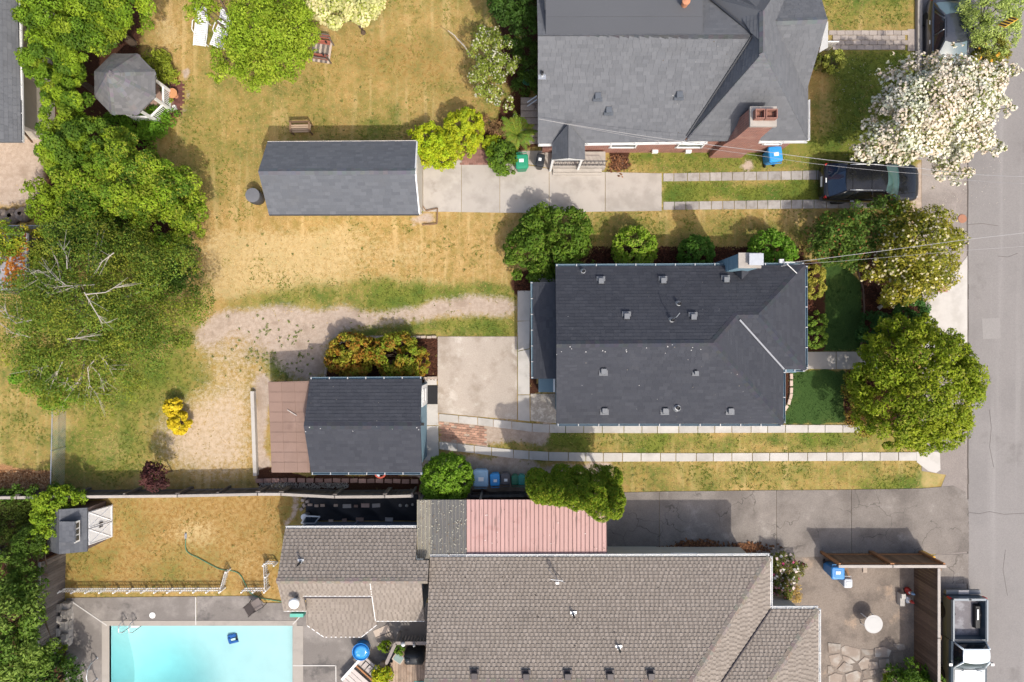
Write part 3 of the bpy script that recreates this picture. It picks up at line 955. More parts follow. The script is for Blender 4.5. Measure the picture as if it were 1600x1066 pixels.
def window(parent, c, w, h, facing, name='window', fm=None):
    """flush window at world point c; facing 'n','s','e','w'"""
    rz = {'s': 0, 'n': PI, 'e': PI / 2, 'w': -PI / 2}[facing]
    R = Matrix.Rotation(rz, 3, 'Z')
    mb = MB()
    for dx, dz, sx, sz in ((-w / 2, 0, .07, h + .07), (w / 2, 0, .07, h + .07), (0, h / 2, w + .07, .07), (0, -h / 2, w + .12, .08), (0, 0, w, .04)):
        mb.box(Vector(c) + R @ Vector((dx, -.03, dz)), (sx, .07, sz) if True else None, M=R)
    f = part(name, mb, fm or WHITEP, parent)
    mb = MB(); mb.box(Vector(c) + R @ Vector((0, -.012, 0)), (w, .02, h), M=R)
    part('pane', mb, GLASS, f)
    return f

def roof_h(W3, x, y):
    n = plane_of(W3); p = W3[0]
    return p.z - (n.x * (x - p.x) + n.y * (y - p.y)) / n.z

def box_vent(parent, px, py, h, s=.27, m=None):
    p = P(px, py, h)
    mb = MB()
    mb.box(p + Vector((0, 0, -.02)), (s + .14, s + .16, .03))
    mb.box(p + Vector((0, 0, .05)), (s * .8, s * .8, .12))
    mb.box(p + Vector((0, -.01, .14)), (s + .02, s + .02, .07), taper=.86)
    return part('roof_vent', mb, m or VENTM, parent)

def pipe_vent(parent, px, py, h, r=.06, L=.35, flash=True):
    p = P(px, py, h)
    mb = MB()
    mb.lathe([(r * 2.2, -.05), (r * 1.3, .08)], p, 12)
    if flash: mb.box(p - Vector((0, .02, .0)), (r * 5.5, r * 6, .02))
    o = part('pipe_flashing', mb, METALG, parent)
    mb = MB(); mb.lathe([(r, .0), (r, L), (r * .75, L), (r * .75, L - .05)], p, 12)
    part('vent_pipe', mb, BLACKP, o)
    return o
VENTM = mat('vent_metal', (.10, .112, .13), .5, .1, spec=.4)
VENTG = mat('grey_vent', (.15, .158, .17), .45, .1, spec=.4)
VENTB = mat('brown_vent', (.06, .05, .052), .5, .1)
GUTB = mat('blue_gutter', (.13, .20, .25), .45, .08, spec=.4)
BRICKW = None
def brick_mat():
    m, nt, b = new_mat('wall_brick')
    p = pos(nt)
    bt = N(nt, 'ShaderNodeTexBrick')
    # rows follow height: feed (x+y, z)
    sx = N(nt, 'ShaderNodeSeparateXYZ'); nt.links.new(p, sx.inputs[0])
    cx = N(nt, 'ShaderNodeCombineXYZ')
    nt.links.new(math_(nt, 'ADD', sx.outputs[0], sx.outputs[1]), cx.inputs[0]); nt.links.new(sx.outputs[2], cx.inputs[1])
    nt.links.new(cx.outputs[0], bt.inputs['Vector'])
    bt.inputs['Scale'].default_value = 1.0
    bt.inputs['Brick Width'].default_value = .22; bt.inputs['Row Height'].default_value = .075; bt.inputs['Mortar Size'].default_value = .007
    bt.inputs['Color1'].default_value = (.34, .125, .085, 1); bt.inputs['Color2'].default_value = (.22, .085, .065, 1); bt.inputs['Mortar'].default_value = (.36, .29, .25, 1)
    f = sstep(nt, noise(nt, p, 2.2, 4), .48, .72)
    col = mixrgb(nt, math_(nt, 'MULTIPLY', f, .55), bt.outputs[0], (.42, .25, .20))
    nt.links.new(col, b.inputs['Base Color']); b.inputs['Roughness'].default_value = .9
    return m
BRICKW = brick_mat()

def specks(parent, W3, n, size, cols, seed, name='droppings', lo=0.0, hi=1.0):
    """small flat flecks lying on the quad W3 (a, b, c, d); lo..hi is the band between edge ab and edge dc"""
    rg = np.random.default_rng(seed); mb = MB(); a, b, c, d = [Vector(p) for p in W3]; nrm = plane_of([a, b, c, d]) * .028
    for _ in range(n):
        u, v = rg.random(), lo + (hi - lo) * rg.random()
        p = (a * (1 - u) + b * u) * (1 - v) + (d * (1 - u) + c * u) * v + nrm
        s_ = size * rg.uniform(.5, 1.3); r = rg.random() * 6.3
        q = [p + Vector((math.cos(r + k * 2.1) * s_, math.sin(r + k * 2.1) * s_, 0)) for k in range(3)]
        q = [x - Vector((0, 0, 1)) * ((x - p).dot(nrm) / nrm.z) for x in q]
        mb.add(q, [(0, 1, 2)], tuple(cols[rg.integers(0, len(cols))]))
    return part(name, mb, SPK, parent, kind='stuff')
SPK = mat('fleck', (1, 1, 1), .9, .1, attr=True)
# ------------------------------------------------------------------ the dark roofed blue house
def main_house():
    t = thing('blue_house', 'long blue house under a charcoal hip roof with many small vents', 'house', P(1045, 540))
    A1, A2 = (868, 417, 3.0), (1257, 414.5, 3.0)
    R1, R2 = (869.5, 538, 5.1), (1114, 536, 5.1)
    V1, W2_, V2 = (1152, 492, 4.36), (1184, 492, 4.36), (1224.5, 577, 3.0)
    C1, C2, C3 = (1258.5, 577, 3.0), (1223.5, 662, 3.0), (869, 662, 3.0)
    polys = [
        [A1, A2, W2_, V1, R2, R1],
        [R1, R2, C2, C3],
        [R2, V1, V2, C2],
        [V1, W2_, C1, V2],
        [A2, C1, W2_],
    ]
    # north slope is split so that every piece is convex
    polys[0] = [A1, (1152, 415.3, 3.0), V1, R2, R1]
    polys.append([(1152, 415.3, 3.0), A2, W2_, V1])
    roof(t, polys, 'charcoal', 'charcoal', .17, .3,
         ridges=[(R1, R2, 0, 1), (R2, V1, 0, 2), (V1, W2_, 5, 3), (W2_, A2, 5, 4), (W2_, C1, 3, 4), (R2, C2, 1, 2)])
    o = .35
    x0 = P(*A1).x + .18; x1 = P(*C2).x - o; x2 = P(*A2).x - o
    yN = P(*A1).y - o; yS = P(*C3).y + o; yM = P(*C1).y + o
    walls(t, [(x0, yS), (x1, yS), (x1, yM - .5), (x2, yM - .5), (x2, yN), (x0, yN)], BLUESIDE, 2.93)
    r = P(*R1)
    gable(t, (x0, yN, 2.93), (x0, yS, 2.93), (x0, r.y, 4.85), BLUESIDE, -.12)
    # valley flashing
    a, b = P(*V1) + Vector((.1, -.22, -.02)), P(*V2)
    d = (b - a).normalized(); n = Vector((-d.y, d.x, 0)).normalized() * .035
    mb = MB(); mb.slab([a + n + Vector((0, 0, .06)), b + n + Vector((0, 0, .06)), b - n + Vector((0, 0, .06)), a - n + Vector((0, 0, .06))], .04)
    part('valley_flashing', mb, mat('flashing_grey', (.26, .27, .29), .5, .08), t)
    gutter(t, (868, 416.2, 3.0), (1150, 414.7, 3.0), GUTB, (0, 1)); gutter(t, (1194, 414.5, 3.0), (1257, 414, 3.0), GUTB, (0, 1))
    gutter(t, (870, 662.5, 3.0), (1223, 662.5, 3.0), GUTB, (0, -1)); gutter(t, (1258.5, 414.5, 3.0), (1259, 577, 3.0), GUTB, (1, 0))
    gutter(t, (1224, 580, 3.0), (1224, 662, 3.0), GUTB, (1, 0)); gutter(t, (1226, 577.5, 3.0), (1258, 577.5, 3.0), GUTB, (0, -1))
    N0, S0 = PP(polys[0]), PP(polys[1])
    specks(t, PP([R1, R2, C2, C3]), 16, .03, [(.45, .45, .44)], 3, hi=.12); specks(t, PP([R1, R2, C2, C3]), 18, .022, [(.2, .18, .15), (.36, .36, .35)], 4)
    specks(t, PP([A1, (1152, 415.3, 3.0), V1, R1]), 12, .022, [(.18, .16, .13), (.3, .3, .29)], 5)
    def hh(pl, px, py, h0=3.8):
        h = h0
        for _ in range(4):
            q = P(px, py, h); h = roof_h(pl, q.x, q.y)
        return h
    for x, y in ((939, 439), (1036, 438.5), (1134, 437), (979, 494), (1083, 495)): box_vent(t, x, y, hh(N0, x, y) + .02, .24, VENTG)
    for x, y in ((943, 580), (944.6, 641.5), (1039, 641.5), (1141, 641.5)): box_vent(t, x, y, hh(S0, x, y) + .02, .24, VENTG)
    box_vent(t, 1087, 582, hh(S0, 1087, 582) + .02, .15, VENTG)
    for x, y in ((911, 424.5), (1060, 475), (1049.5, 500.5)): pipe_vent(t, x, y, hh(N0, x, y), .07, .3, False)
    pipe_vent(t, 1058, 637, hh(S0, 1058, 637), .09, .25, False)
    q = P(1050, 498, hh(N0, 1050, 498))
    mb = MB(); mb.tube([q, q + Vector((.02, .05, .75)), q + Vector((.1, .2, .95))], .02); part('flue_stack', mb, METALG, t)
    # chimney chase on the north wall with its cricket
    mb = MB()
    c0, c1 = P(1160, 418, 5.0), P(1192, 396, 5.0)
    mb.prism([(c0.x - .12, c0.y), (c1.x - .1, c0.y), (c1.x - .1, c1.y), (c0.x - .12, c1.y)], 0, 4.9)
    ch = part('chimney_chase', mb, BLUESIDE, t)
    mb = MB(); mb.box(((c0.x + c1.x) / 2 - .11, (c0.y + c1.y) / 2, 4.95), (c1.x - c0.x + .1, c1.y - c0.y + .06, .07)); part('chase_cap', mb, CONC, ch)
    mb = MB(); mb.box(((c0.x + c1.x) / 2 + .08, (c0.y + c1.y) / 2 + .02, 5.1), (.5, .42, .22)); mb.box(((c0.x + c1.x) / 2 + .08, (c0.y + c1.y) / 2 + .02, 5.22), (.6, .5, .03)); part('flue_cover', mb, METALG, ch)
    mb = MB()
    for i in range(18): mb.box((c0.x - .13, (c0.y + c1.y) / 2, .4 + i * .25), (.02, abs(c1.y - c0.y), .05))
    part('siding_laps', mb, BLUESIDE, ch, kind='stuff')
    k1, k2, k3 = (1142.5, 420, 3.12), (1176, 420, 3.12), (1159, 437, 3.75)
    kp = [[k1, (1159, 420, 3.75), k3], [(1159, 420, 3.75), k2, k3]]
    mb = MB()
    for p in kp: mb.slab(PP(p), .06, PAL['charcoal'][3])
    part('chimney_cricket', mb, SH['charcoal'], t)
    # lean-to back porch
    L = [[(832.5, 441, 2.35), (871, 441, 2.95), (871, 592, 2.95), (833.5, 592, 2.35)]]
    roof(t, L, 'charcoal', 'charcoal', .17, .3)
    gutter(t, (832.5, 440, 2.35), (833.5, 592, 2.35), GUTB, (-1, 0), .75)
    xa, xb, ya, yb = P(841, 500, 2.3).x, x0, P(800, 441, 2.3).y - .3, P(800, 592, 2.3).y + .2
    walls(t, [(xa, yb), (xb - .004, yb), (xb - .004, ya), (xa, ya)], BLUESIDE, 2.3, name='porch_wall')
    mb = MB(); mb.slab(PP([(842, 592, 1.0), (866, 592, 1.3), (866, 613, 1.3), (842, 613, 1.0)]), .9); hatch = part('bulkhead_hatch', mb, mat('hatch_blue', (.12, .19, .235), .6, .06), t)
    mb = MB(); mb.slab(PP([(864.5, 592, 1.34), (867.5, 592, 1.34), (867.5, 613, 1.34), (864.5, 613, 1.34)]), .2); part('hatch_trim', mb, WHITEP, hatch)
    mb = MB(); mb.slab(PP([(840, 428, .5), (870, 428, .5), (870, 441, .5), (840, 441, .5)]), .5); part('back_step', mb, CONC, t)
    # service mast at the north-east corner
    p = P(1228, 410.5, 3.3)
    mb = MB(); mb.tube([p + Vector((-.1, -.12, -1.0)), p + Vector((-.1, -.12, .45))], .035); mb.tube([p + Vector((-.1, -.12, .4)), P(1245, 427, 3.3)], .022)
    mb.box(p + Vector((.0, 0, .1)), (.7, .05, .06)); mb.box(p + Vector((-.25, .06, .1)), (.2, .16, .12)); part('service_mast', mb, mat('mast_grey', (.55, .55, .54), .5, .05), t)
    # front windows, door, porch step
    for yy in (3.0, 1.2): window(t, (x2 + .002, yy, 1.6), 1.3, 1.2, 'e')
    window(t, (x1 + .002, -2.6, 1.6), 1.4, 1.2, 'e')
    for xx in (4, 7.5, 10): window(t, (xx, yS - .002, 1.6), 1.1, 1.0, 's')
    for xx in (4, 7.5): window(t, (xx, yN + .002, 1.6), 1.1, 1.0, 'n')
    # retaining edge of the front bed
    return t
MAIN = main_house()

# ------------------------------------------------------------------ blue garage
def blue_garage():
    t = thing('blue_garage', 'small blue garage with charcoal gable roof and attached brown patio cover', 'garage', P(570, 665))
    he, hr = 2.6, 3.45
    e1, e2, r1, r2, s1, s2 = (484.5, 593.5, he), (659, 592.5, he), (474.8, 665.5, hr), (656.5, 665.5, hr), (486, 738, he), (659.5, 738, he)
    polys = [[e1, e2, r2, r1], [r1, r2, s2, s1]]
    roof(t, polys, 'charcoal', 'charcoal', .165, .3, ridges=[(r1, r2, 0, 1)])
    gutter(t, (484, 593, he), (659, 592, he), GUTB, (0, 1), .85); gutter(t, (486, 738.5, he), (660, 738.5, he), GUTB, (0, -1), .85)
    specks(t, PP([r1, r2, s2, s1]), 10, .03, [(.42, .42, .41)], 6, hi=.12); specks(t, PP([e1, e2, r2, r1]), 8, .022, [(.25, .23, .2)], 7)
    x0, x1 = P(*e1).x + .2, P(*e2).x - .02
    x1 = P(666.5, 665, 0.0).x
    y0, y1 = P(*s1).y + .3, P(*e1).y - .3
    walls(t, [(x0, y0), (x1, y0), (x1, y1), (x0, y1)], BLUESIDE, he - .08)
    gable(t, (x1, y0, he - .08), (x1, y1, he - .08), (x1, P(*r1).y, hr - .2), BLUESIDE, -.1)
    gable(t, (x0, y0, he - .08), (x0, y1, he - .08), (x0, P(*r1).y, hr - .2), BLUESIDE, .1)
    for i in range(14):
        z = .15 + i * .19
        mb = MB(); ytop = (y1 - y0) / 2
        k = 1.0 if z < he - .1 else max(.1, 1 - (z - he + .1) / .75)
        mb.box((x1 + .012, (y0 + y1) / 2, z), (.024, (y1 - y0) * k, .17), taper=1)
        part('siding_board', mb, BLUESIDE, t)
    dy = P(0, 617, 1.0).y
    mb = MB(); mb.box((x1 + .03, dy, 1.05), (.05, 1.0, 2.0)); d = part('door', mb, WHITEP, t)
    mb = MB()
    for zz in (.6, 1.45): mb.box((x1 + .06, dy, zz), (.02, .62, .6))
    part('door_panel', mb, WHITEP, d)
    q = P(657, 663, 2.4); mb = MB(); mb.box((x1 + .09, q.y, 2.35), (.16, .12, .2)); part('wall_lamp', mb, BLACKP, t)
    # patio cover
    pc = [(419, 597, 2.25), (484, 595.5, 2.4), (484, 738.5, 2.4), (424.5, 738.5, 2.25)]
    mb = MB(); mb.slab(PP(pc), .12)
    ROLL = mat('brown_roll_roofing', (.235, .158, .125), .9, .12, .8, .12, 35, c2=(.27, .185, .15), c2scale=.5, orand=.05, stain=((.19, .125, .10), .9, .55, .75))
    pcv = part('patio_cover', mb, ROLL, t)
    for r in range(9):
        for c in range(3):
            xa, xb = 419.8 + c * 20.5 + r * .55, 439.8 + c * 20.5 + r * .55
            xb = min(xb, 481); ya, yb = 597.3 + r * 15.65, 612.3 + r * 15.65
            q = [(xa, ya), (xb, ya), (xb, yb), (xa, yb)]
            p3 = [P(x, y, 2.263 + .0023 * (x - 419) + .004 * ((r + c) % 2)) for x, y in q]
            mb = MB(); mb.slab(p3, .01); part('roofing_panel', mb, ROLL, pcv)
    for x, y in ((423, 601), (427, 733)):
        p = P(x, y, 2.1); mb = MB(); mb.box((p.x, p.y, 1.05), (.1, .1, 2.1)); part('cover_post', mb, WOODB, t)
    hard(rect(430, 605, 665, 730))
    return t
blue_garage()
solo('roof_stick', MB().tube([P(449, 640.5, 2.4), P(456, 645, 2.42), P(463.5, 649.5, 2.45)], .018, 5), mat('bleached_wood', (.6, .55, .5), .8), 'thin bleached stick lying on the brown patio cover', 'stick', P(456, 645, 2.4))
solo('door_mat', MB().box(P(675, 617, 0) + Vector((0, 0, .045)), (.57, .93, .03)), mat('rubber', (.02, .02, .022), .9), 'black rubber mat before the white garage door', 'mat', P(675, 617))
solo('timber_beam', MB().prism(w2([(394.5, 611), (400, 611), (404.5, 742), (399, 742)]), 0, .3), CONC_LIGHT, 'long pale concrete beam on bare soil beside the brown cover', 'beam', P(399, 676))

# ------------------------------------------------------------------ north garage
def north_garage():
    t = thing('grey_garage', 'long grey garage with gable roof at the end of the upper driveway', 'garage', P(530, 280))
    he, hr = 2.5, 3.7
    e1, e2, r1, r2, s1, s2 = (418, 222.5, he), (650.5, 221, he), (403.5, 268, hr), (648, 267, hr), (420, 335, he), (654.5, 334.5, he)
    roof(t, [[e1, e2, r2, r1], [r1, r2, s2, s1]], 'grey', 'greyblue', .155, .3, ridges=[(r1, r2, 0, 1)])
    x0, x1 = P(*e1).x + .25, P(659, 300, 0).x
    y0, y1 = P(*s1).y + .46, P(*e1).y - .25
    walls(t, [(x0, y0), (x1, y0), (x1, y1), (x0, y1)], mat('garage_white', (.62, .6, .57), .7, .06), he - .1)
    gable(t, (x1, y0, he - .1), (x1, y1, he - .1), (x1, P(*r1).y, hr - .2), WHITEP, -.1)
    gable(t, (x0, y0, he - .1), (x0, y1, he - .1), (x0, P(*r1).y, hr - .2), WHITEP, .1)
    # white rake boards and fascia
    for a, b in ((r2, s2), (r2, e2)):
        A_, B_ = P(*a), P(*b); mb = MB(); mb.slab([A_ + Vector((.0, 0, .03)), B_ + Vector((.0, 0, .03)), B_ + Vector((.05, 0, .03)), A_ + Vector((.05, 0, .03))], .2); part('rake_board', mb, WHITEP, t)
    for a, b, s_ in ((e1, e2, 1), (s1, s2, -1)):
        A_, B_ = P(*a), P(*b); mb = MB(); mb.slab([A_, B_, B_ + Vector((0, .05 * s_, 0)), A_ + Vector((0, .05 * s_, 0))], .16); part('fascia', mb, mat('fascia_pale', (.5, .46, .42), .7) if s_ > 0 else DARKMET, t)
    dm = mat('garage_door_cream', (.5, .46, .4), .6)
    for i in range(4):
        mb = MB(); mb.box((x1 + .03, (y0 + y1) / 2, .28 + i * .5), (.05, 2.3, .47)); part('garage_door_panel', mb, dm, t)
    window(t, ((x0 + x1) / 2, y0 - .002, 1.5), 1.0, .7, 's')
    mb = MB(); a = P(493, 215, .0)
    mb.slab([Vector((a.x - .2, y1 + .02, 2.2)), Vector((a.x + .35, y1 + .02, 2.2)), Vector((a.x + .3, y1 + .35, 2.0))], .05); part('window_hood', mb, METALG, t)
    return t
north_garage()
# little dirt frame at the garage corner
h = thing('board_edging', 'low rotting board edging around bare soil by the grey garage corner', 'edging', P(670, 340))
for a, b in (((658, 318), (666, 330)), ((666, 330), (684, 326)), ((684, 326), (683, 350)), ((683, 350), (660, 352))):
    A_, B_ = P(*a), P(*b); mb = MB(); d = B_ - A_; mb.box((A_ + B_) / 2 + Vector((0, 0, .05)), (d.length, .05, .14), math.atan2(d.y, d.x)); part('board', mb, WOODB, h)

# ------------------------------------------------------------------ north brick house
def brick_house():
    t = thing('brick_house', 'large brick house with steep grey shingle roofs and tall brick chimney', 'house', P(1040, 150))
    he = 2.65
    polys = [
        [(840.5, 224, he), (1073, 213.5, 2.8), (1177.5, 54, 6.0), (840.5, 56, 6.0)],
        [(1073, 213.5, 2.8), (1178, 53.5, 6.0), (1192, 82, 6.6)],
        [(1178, 53.5, 6.0), (1108, -4, 4.9), (1148, -4, 5.35), (1192, 18, 6.6), (1192, 82, 6.6)],
        [(1072, 220, he), (1192, 82, 6.6), (1262, 219, he)],
        [(1262, 219, he), (1192, 82, 6.6), (1192, 18, 6.6), (1262, -90, he)],
        [(1205, 34, 5.6), (1293, 31, 5.6), (1257, 153, he)],
        [(1205, 34, 5.6), (1257, -92, he), (1293, 31, 5.6)],
        [(840.5, 56, 6.0), (1177.5, 54, 6.0), (1100, -14, 4.6), (838, -100, 3.2), (838, -60, 3.9)],
        [(1148, -4, 5.35), (1108, -4, 4.9), (1080, -90, 3.2), (1262, -90, 3.2), (1192, 18, 6.6)],
    ]
    polys[0] = [(840.5, 224, he), (1068, 220, he), (1073, 213.5, 2.8), (1177.5, 54, 6.0), (840.5, 56, 6.0)]
    polys[7] = [(840.5, 56, 6.0), (1177.5, 54, 6.0), (1104, -6, 4.75), (839, -6, 4.75)]
    r = roof(t, polys[:7], 'grey', 'grey', .165, .29,
         ridges=[((842, 56.5, 6.0), (1176, 54.5, 6.0), 0, 0), ((1192, 82, 6.6), (1192, 18, 6.6), 2, 4), ((1192, 82, 6.6), (1074, 216, 2.75), 1, 3), ((1192, 82, 6.6), (1261, 218, 2.65), 3, 4), ((1206, 34, 5.62), (1292, 31, 5.62), 5, 6)])
    roof(t, [polys[7]], 'grey', 'grey', .165, .29)
    mb = MB(); mb.slab(PP(polys[8]), .1, PAL['grey'][2]); part('rear_roof', mb, SH['grey'], t)
    # low slope dormer with rolled roofing
    ROLLG = mat('grey_roll_roofing', (.105, .108, .115), .92, .06, .8, .12, 45, orand=.04)
    mb = MB(); mb.slab(PP([(852.5, 54, 5.97), (1098, 52.5, 5.97), (1098, -44, 5.35), (852.5, -44, 5.35)]), .12); dr = part('dormer_roof', mb, ROLLG, t)
    for i, (ya, yb) in enumerate(((53.4, 26.5), (26.3, -1), (-1.2, -44))):
        ha, hb = 5.98 - .62 * (54 - ya) / 98, 5.98 - .62 * (54 - yb) / 98
        mb = MB(); mb.slab(PP([(853, ya, ha + .012), (1097.5, ya - .7, ha + .012), (1097.5, yb, hb + .004), (853, yb, hb + .004)]), .01); part('roofing_sheet', mb, ROLLG, dr)
    a, b = P(852.5, 54, 5.8), P(1098, -44, 5.3)
    mb = MB(); mb.prism([(a.x, a.y), (b.x, a.y), (b.x, b.y), (a.x, b.y)], 3.4, 5.2); part('dormer_wall', mb, CREAM, t)
    mb = MB(); mb.lathe([(.13, -.1), (.13, .3), (.17, .3), (.17, .36), (0.02, .42)], P(1069, 8, 5.72), 12); part('copper_vent', mb, TERRA, t)
    # valley metal
    for a, b in ((((1177.5, 54, 6.02)), (1073.5, 213, 2.85)), ((1177.5, 54, 6.02), (1108, -4, 4.93)), ((1206, 35, 5.62), (1256.5, 152, 2.75))):
        A_, B_ = P(*a), P(*b); mb = MB(); mb.tube([A_ + Vector((-.03, 0, .03)), B_ + Vector((-.03, 0, .03))], .05, 5); part('valley_flashing', mb, DARKMET, t)
    g1 = gutter(t, (841, 224.5, he), (1106, 220.5, he), WHITEP, (0, 1 * -1), 1.0); gutter(t, (1186, 219.8, he), (1262, 219.5, he), WHITEP, (0, -1), .9)
    gutter(t, (1262.5, 155, he), (1262.5, 219, he), WHITEP, (1, 0), 1.0)
    x0, x1 = P(840.5, 200, he).x + .3, P(1262, 200, he).x - .35
    y0 = P(900, 224, he).y + .3
    walls(t, [(x0, y0), (x1, y0), (x1, 20.0), (x0, 20.0)], BRICKW, he - .1)
    yr = P(841, 56, 6.0).y
    gable(t, (x0, y0, he - .1), (x0, 2 * yr - y0, he - .1), (x0, yr, 5.75), CREAM, -.1)
    xe = 13.1; c = P(1293, 31, 5.6)
    gable(t, (xe, P(1257, 153, he).y + .1, he - .1), (xe, 2 * c.y - P(1257, 153, he).y, he - .1), (xe, c.y, 5.4), WHITEP, -.1)
    mb = MB(); mb.slab(PP([(1290, 36, 2.5), (1294, 33, 2.3), (1294, 74, 2.3), (1280, 82, 2.4)]), .1); part('porch_canopy', mb, mat('canopy_grey', (.42, .42, .41), .6), t)
    mb = MB()
    for i in range(7):
        p = P(1278 + i * 2.6, 79, 0); mb.tube([Vector((p.x, p.y, 0)), Vector((p.x, p.y, 1.0))], .02, 5)
    p, q = P(1277, 79, 0), P(1296, 79, 0); mb.tube([Vector((p.x, p.y, 1)), Vector((q.x, q.y, 1))], .03, 5); part('porch_railing', mb, WHITEP, t)
    for px in (975, 1080): window(t, (P(px, 230, 1.5).x, y0 - .002, 1.55), 1.2, 1.1, 's')
    for px in (910 + 20, 1205): window(t, (P(px, 230, 1.5).x, y0 - .002, 1.9), .8, .7, 's')
    for px in (1023, 1075):
        p = P(px, 231, .4); mb = MB(); mb.box((p.x, y0 - .08, .45), (.28, .14, .22)); part('wall_vent', mb, WHITEP, t)
    # roof vents
    R0, R3 = PP(polys[0]), PP(polys[3])
    def hh(pl, px, py, h=4.2):
        for _ in range(5):
            q = P(px, py, h); h = roof_h(pl, q.x, q.y)
        return h
    specks(t, PP([(842, 60, 5.9), (1150, 60, 5.9), (1060, 215, 2.8), (842, 215, 2.8)]), 26, .028, [(.36, .36, .35), (.1, .08, .06)], 11)
    for x, y in ((934, 151), (951, 173), (1061, 149)): box_vent(t, x, y, hh(R0, x, y) + .02, .27)
    box_vent(t, 1177, 171, hh(R3, 1177, 171) + .02, .27)
    pipe_vent(t, 847, 117, hh(R0, 847, 117), .06, .3)
    # chimney
    bx, by = P(1133, 242.6).x, 9.12
    secs = []
    for z, w, d in ((0, 1.6, .8), (2.3, 1.55, .8), (3.4, 1.1, .78), (5.05, 1.04, .74)):
        secs.append([(bx - w / 2, by, z), (bx + w / 2, by, z), (bx + w / 2, by + d, z), (bx - w / 2, by + d, z)])
    mb = MB(); mb.loft(secs); chm = part('chimney', mb, BRICKW, t)
    mb = MB(); mb.box((bx, by + .36, 5.12), (1.12, .84, .14)); part('chimney_cap', mb, CONC, chm)
    for dx, w in ((-.24, .4), (.24, .48)):
        mb = MB()
        for sx, sy, wx, wy in ((0, -.18, w, .04), (0, .18, w, .04), (-w / 2 + .02, 0, .04, .32), (w / 2 - .02, 0, .04, .32)):
            mb.box((bx + dx + sx, by + .38 + sy, 5.34), (wx, wy, .32))
        mb.box((bx + dx, by + .38, 5.2), (w - .12, .3, .01)); part('flue_tile', mb, mat('flue_clay', (.26, .13, .10), .85, .15), chm)
    # side entry with its own little gable
    gp = [[(863, 224, 2.7), (888, 194, 3.7), (888, 247, 3.7), (863, 249, 2.7)], [(888, 194, 3.7), (913.5, 223, 2.7), (913.5, 249, 2.7), (888, 247, 3.7)]]
    roof(t, gp, 'grey', 'grey', .165, .29, .1)
    mb = MB(); mb.slab(PP([(864, 250, 2.65), (888, 247.5, 3.65), (912, 250, 2.65)]), .1); part('entry_gable', mb, WHITEP, t)
    mb = MB()
    for x, y in ((865, 247), (911, 247)): p = P(x, y, 2.8); mb.box((p.x, p.y + .1, 1.3), (.1, .1, 2.55))
    part('entry_posts', mb, WHITEP, t)
    a, b = P(863, 262, .6), P(946, 237, .6)
    mb = MB(); mb.prism([(a.x, a.y), (b.x, a.y), (b.x, b.y), (a.x, b.y)], 0, .6); part('entry_landing', mb, CONC, t); hard(rect(860, 232, 950, 268))
    mb = MB()
    a, b = P(866, 259, .6), P(945, 259, .6)
    for i in range(14):
        x = a.x + (b.x - a.x) * i / 13; mb.tube([(x, a.y, .6), (x, a.y, 1.45)], .014, 5)
    mb.tube([(a.x, a.y, 1.45), (b.x, a.y, 1.45)], .025, 5); mb.tube([(a.x, a.y, .7), (b.x, a.y, .7)], .016, 5); part('iron_railing', mb, DARKMET, t)
    mb = MB(); a = P(864, 266, .3)
    for i in range(2): mb.box((a.x + 1.2, P(0, 264.5 + 3 * i, .3).y, .2 - .12 * i), (2.4, .3, .34 - .2 * i))
    part('entry_step', mb, CONC, t)
    # basement stair on the west side
    for i in range(7):
        p = P(829, 168 + i * 9, 0); mb = MB(); mb.box((p.x, p.y, .95 - i * .13), (1.0, .28, .1)); part('stair_tread', mb, CONC_OLD, t)
    mb = MB(); mb.tube([P(824, 160, 1.6), P(839, 150, 1.9)], .03); mb.tube([P(824, 166, 1.0), P(839, 156, 1.3)], .03); part('stair_rail', mb, METALG, t)
    hard(rect(838, -60, 1265, 240)); hard(rect(820, 160, 842, 238))
    return t
brick_house()

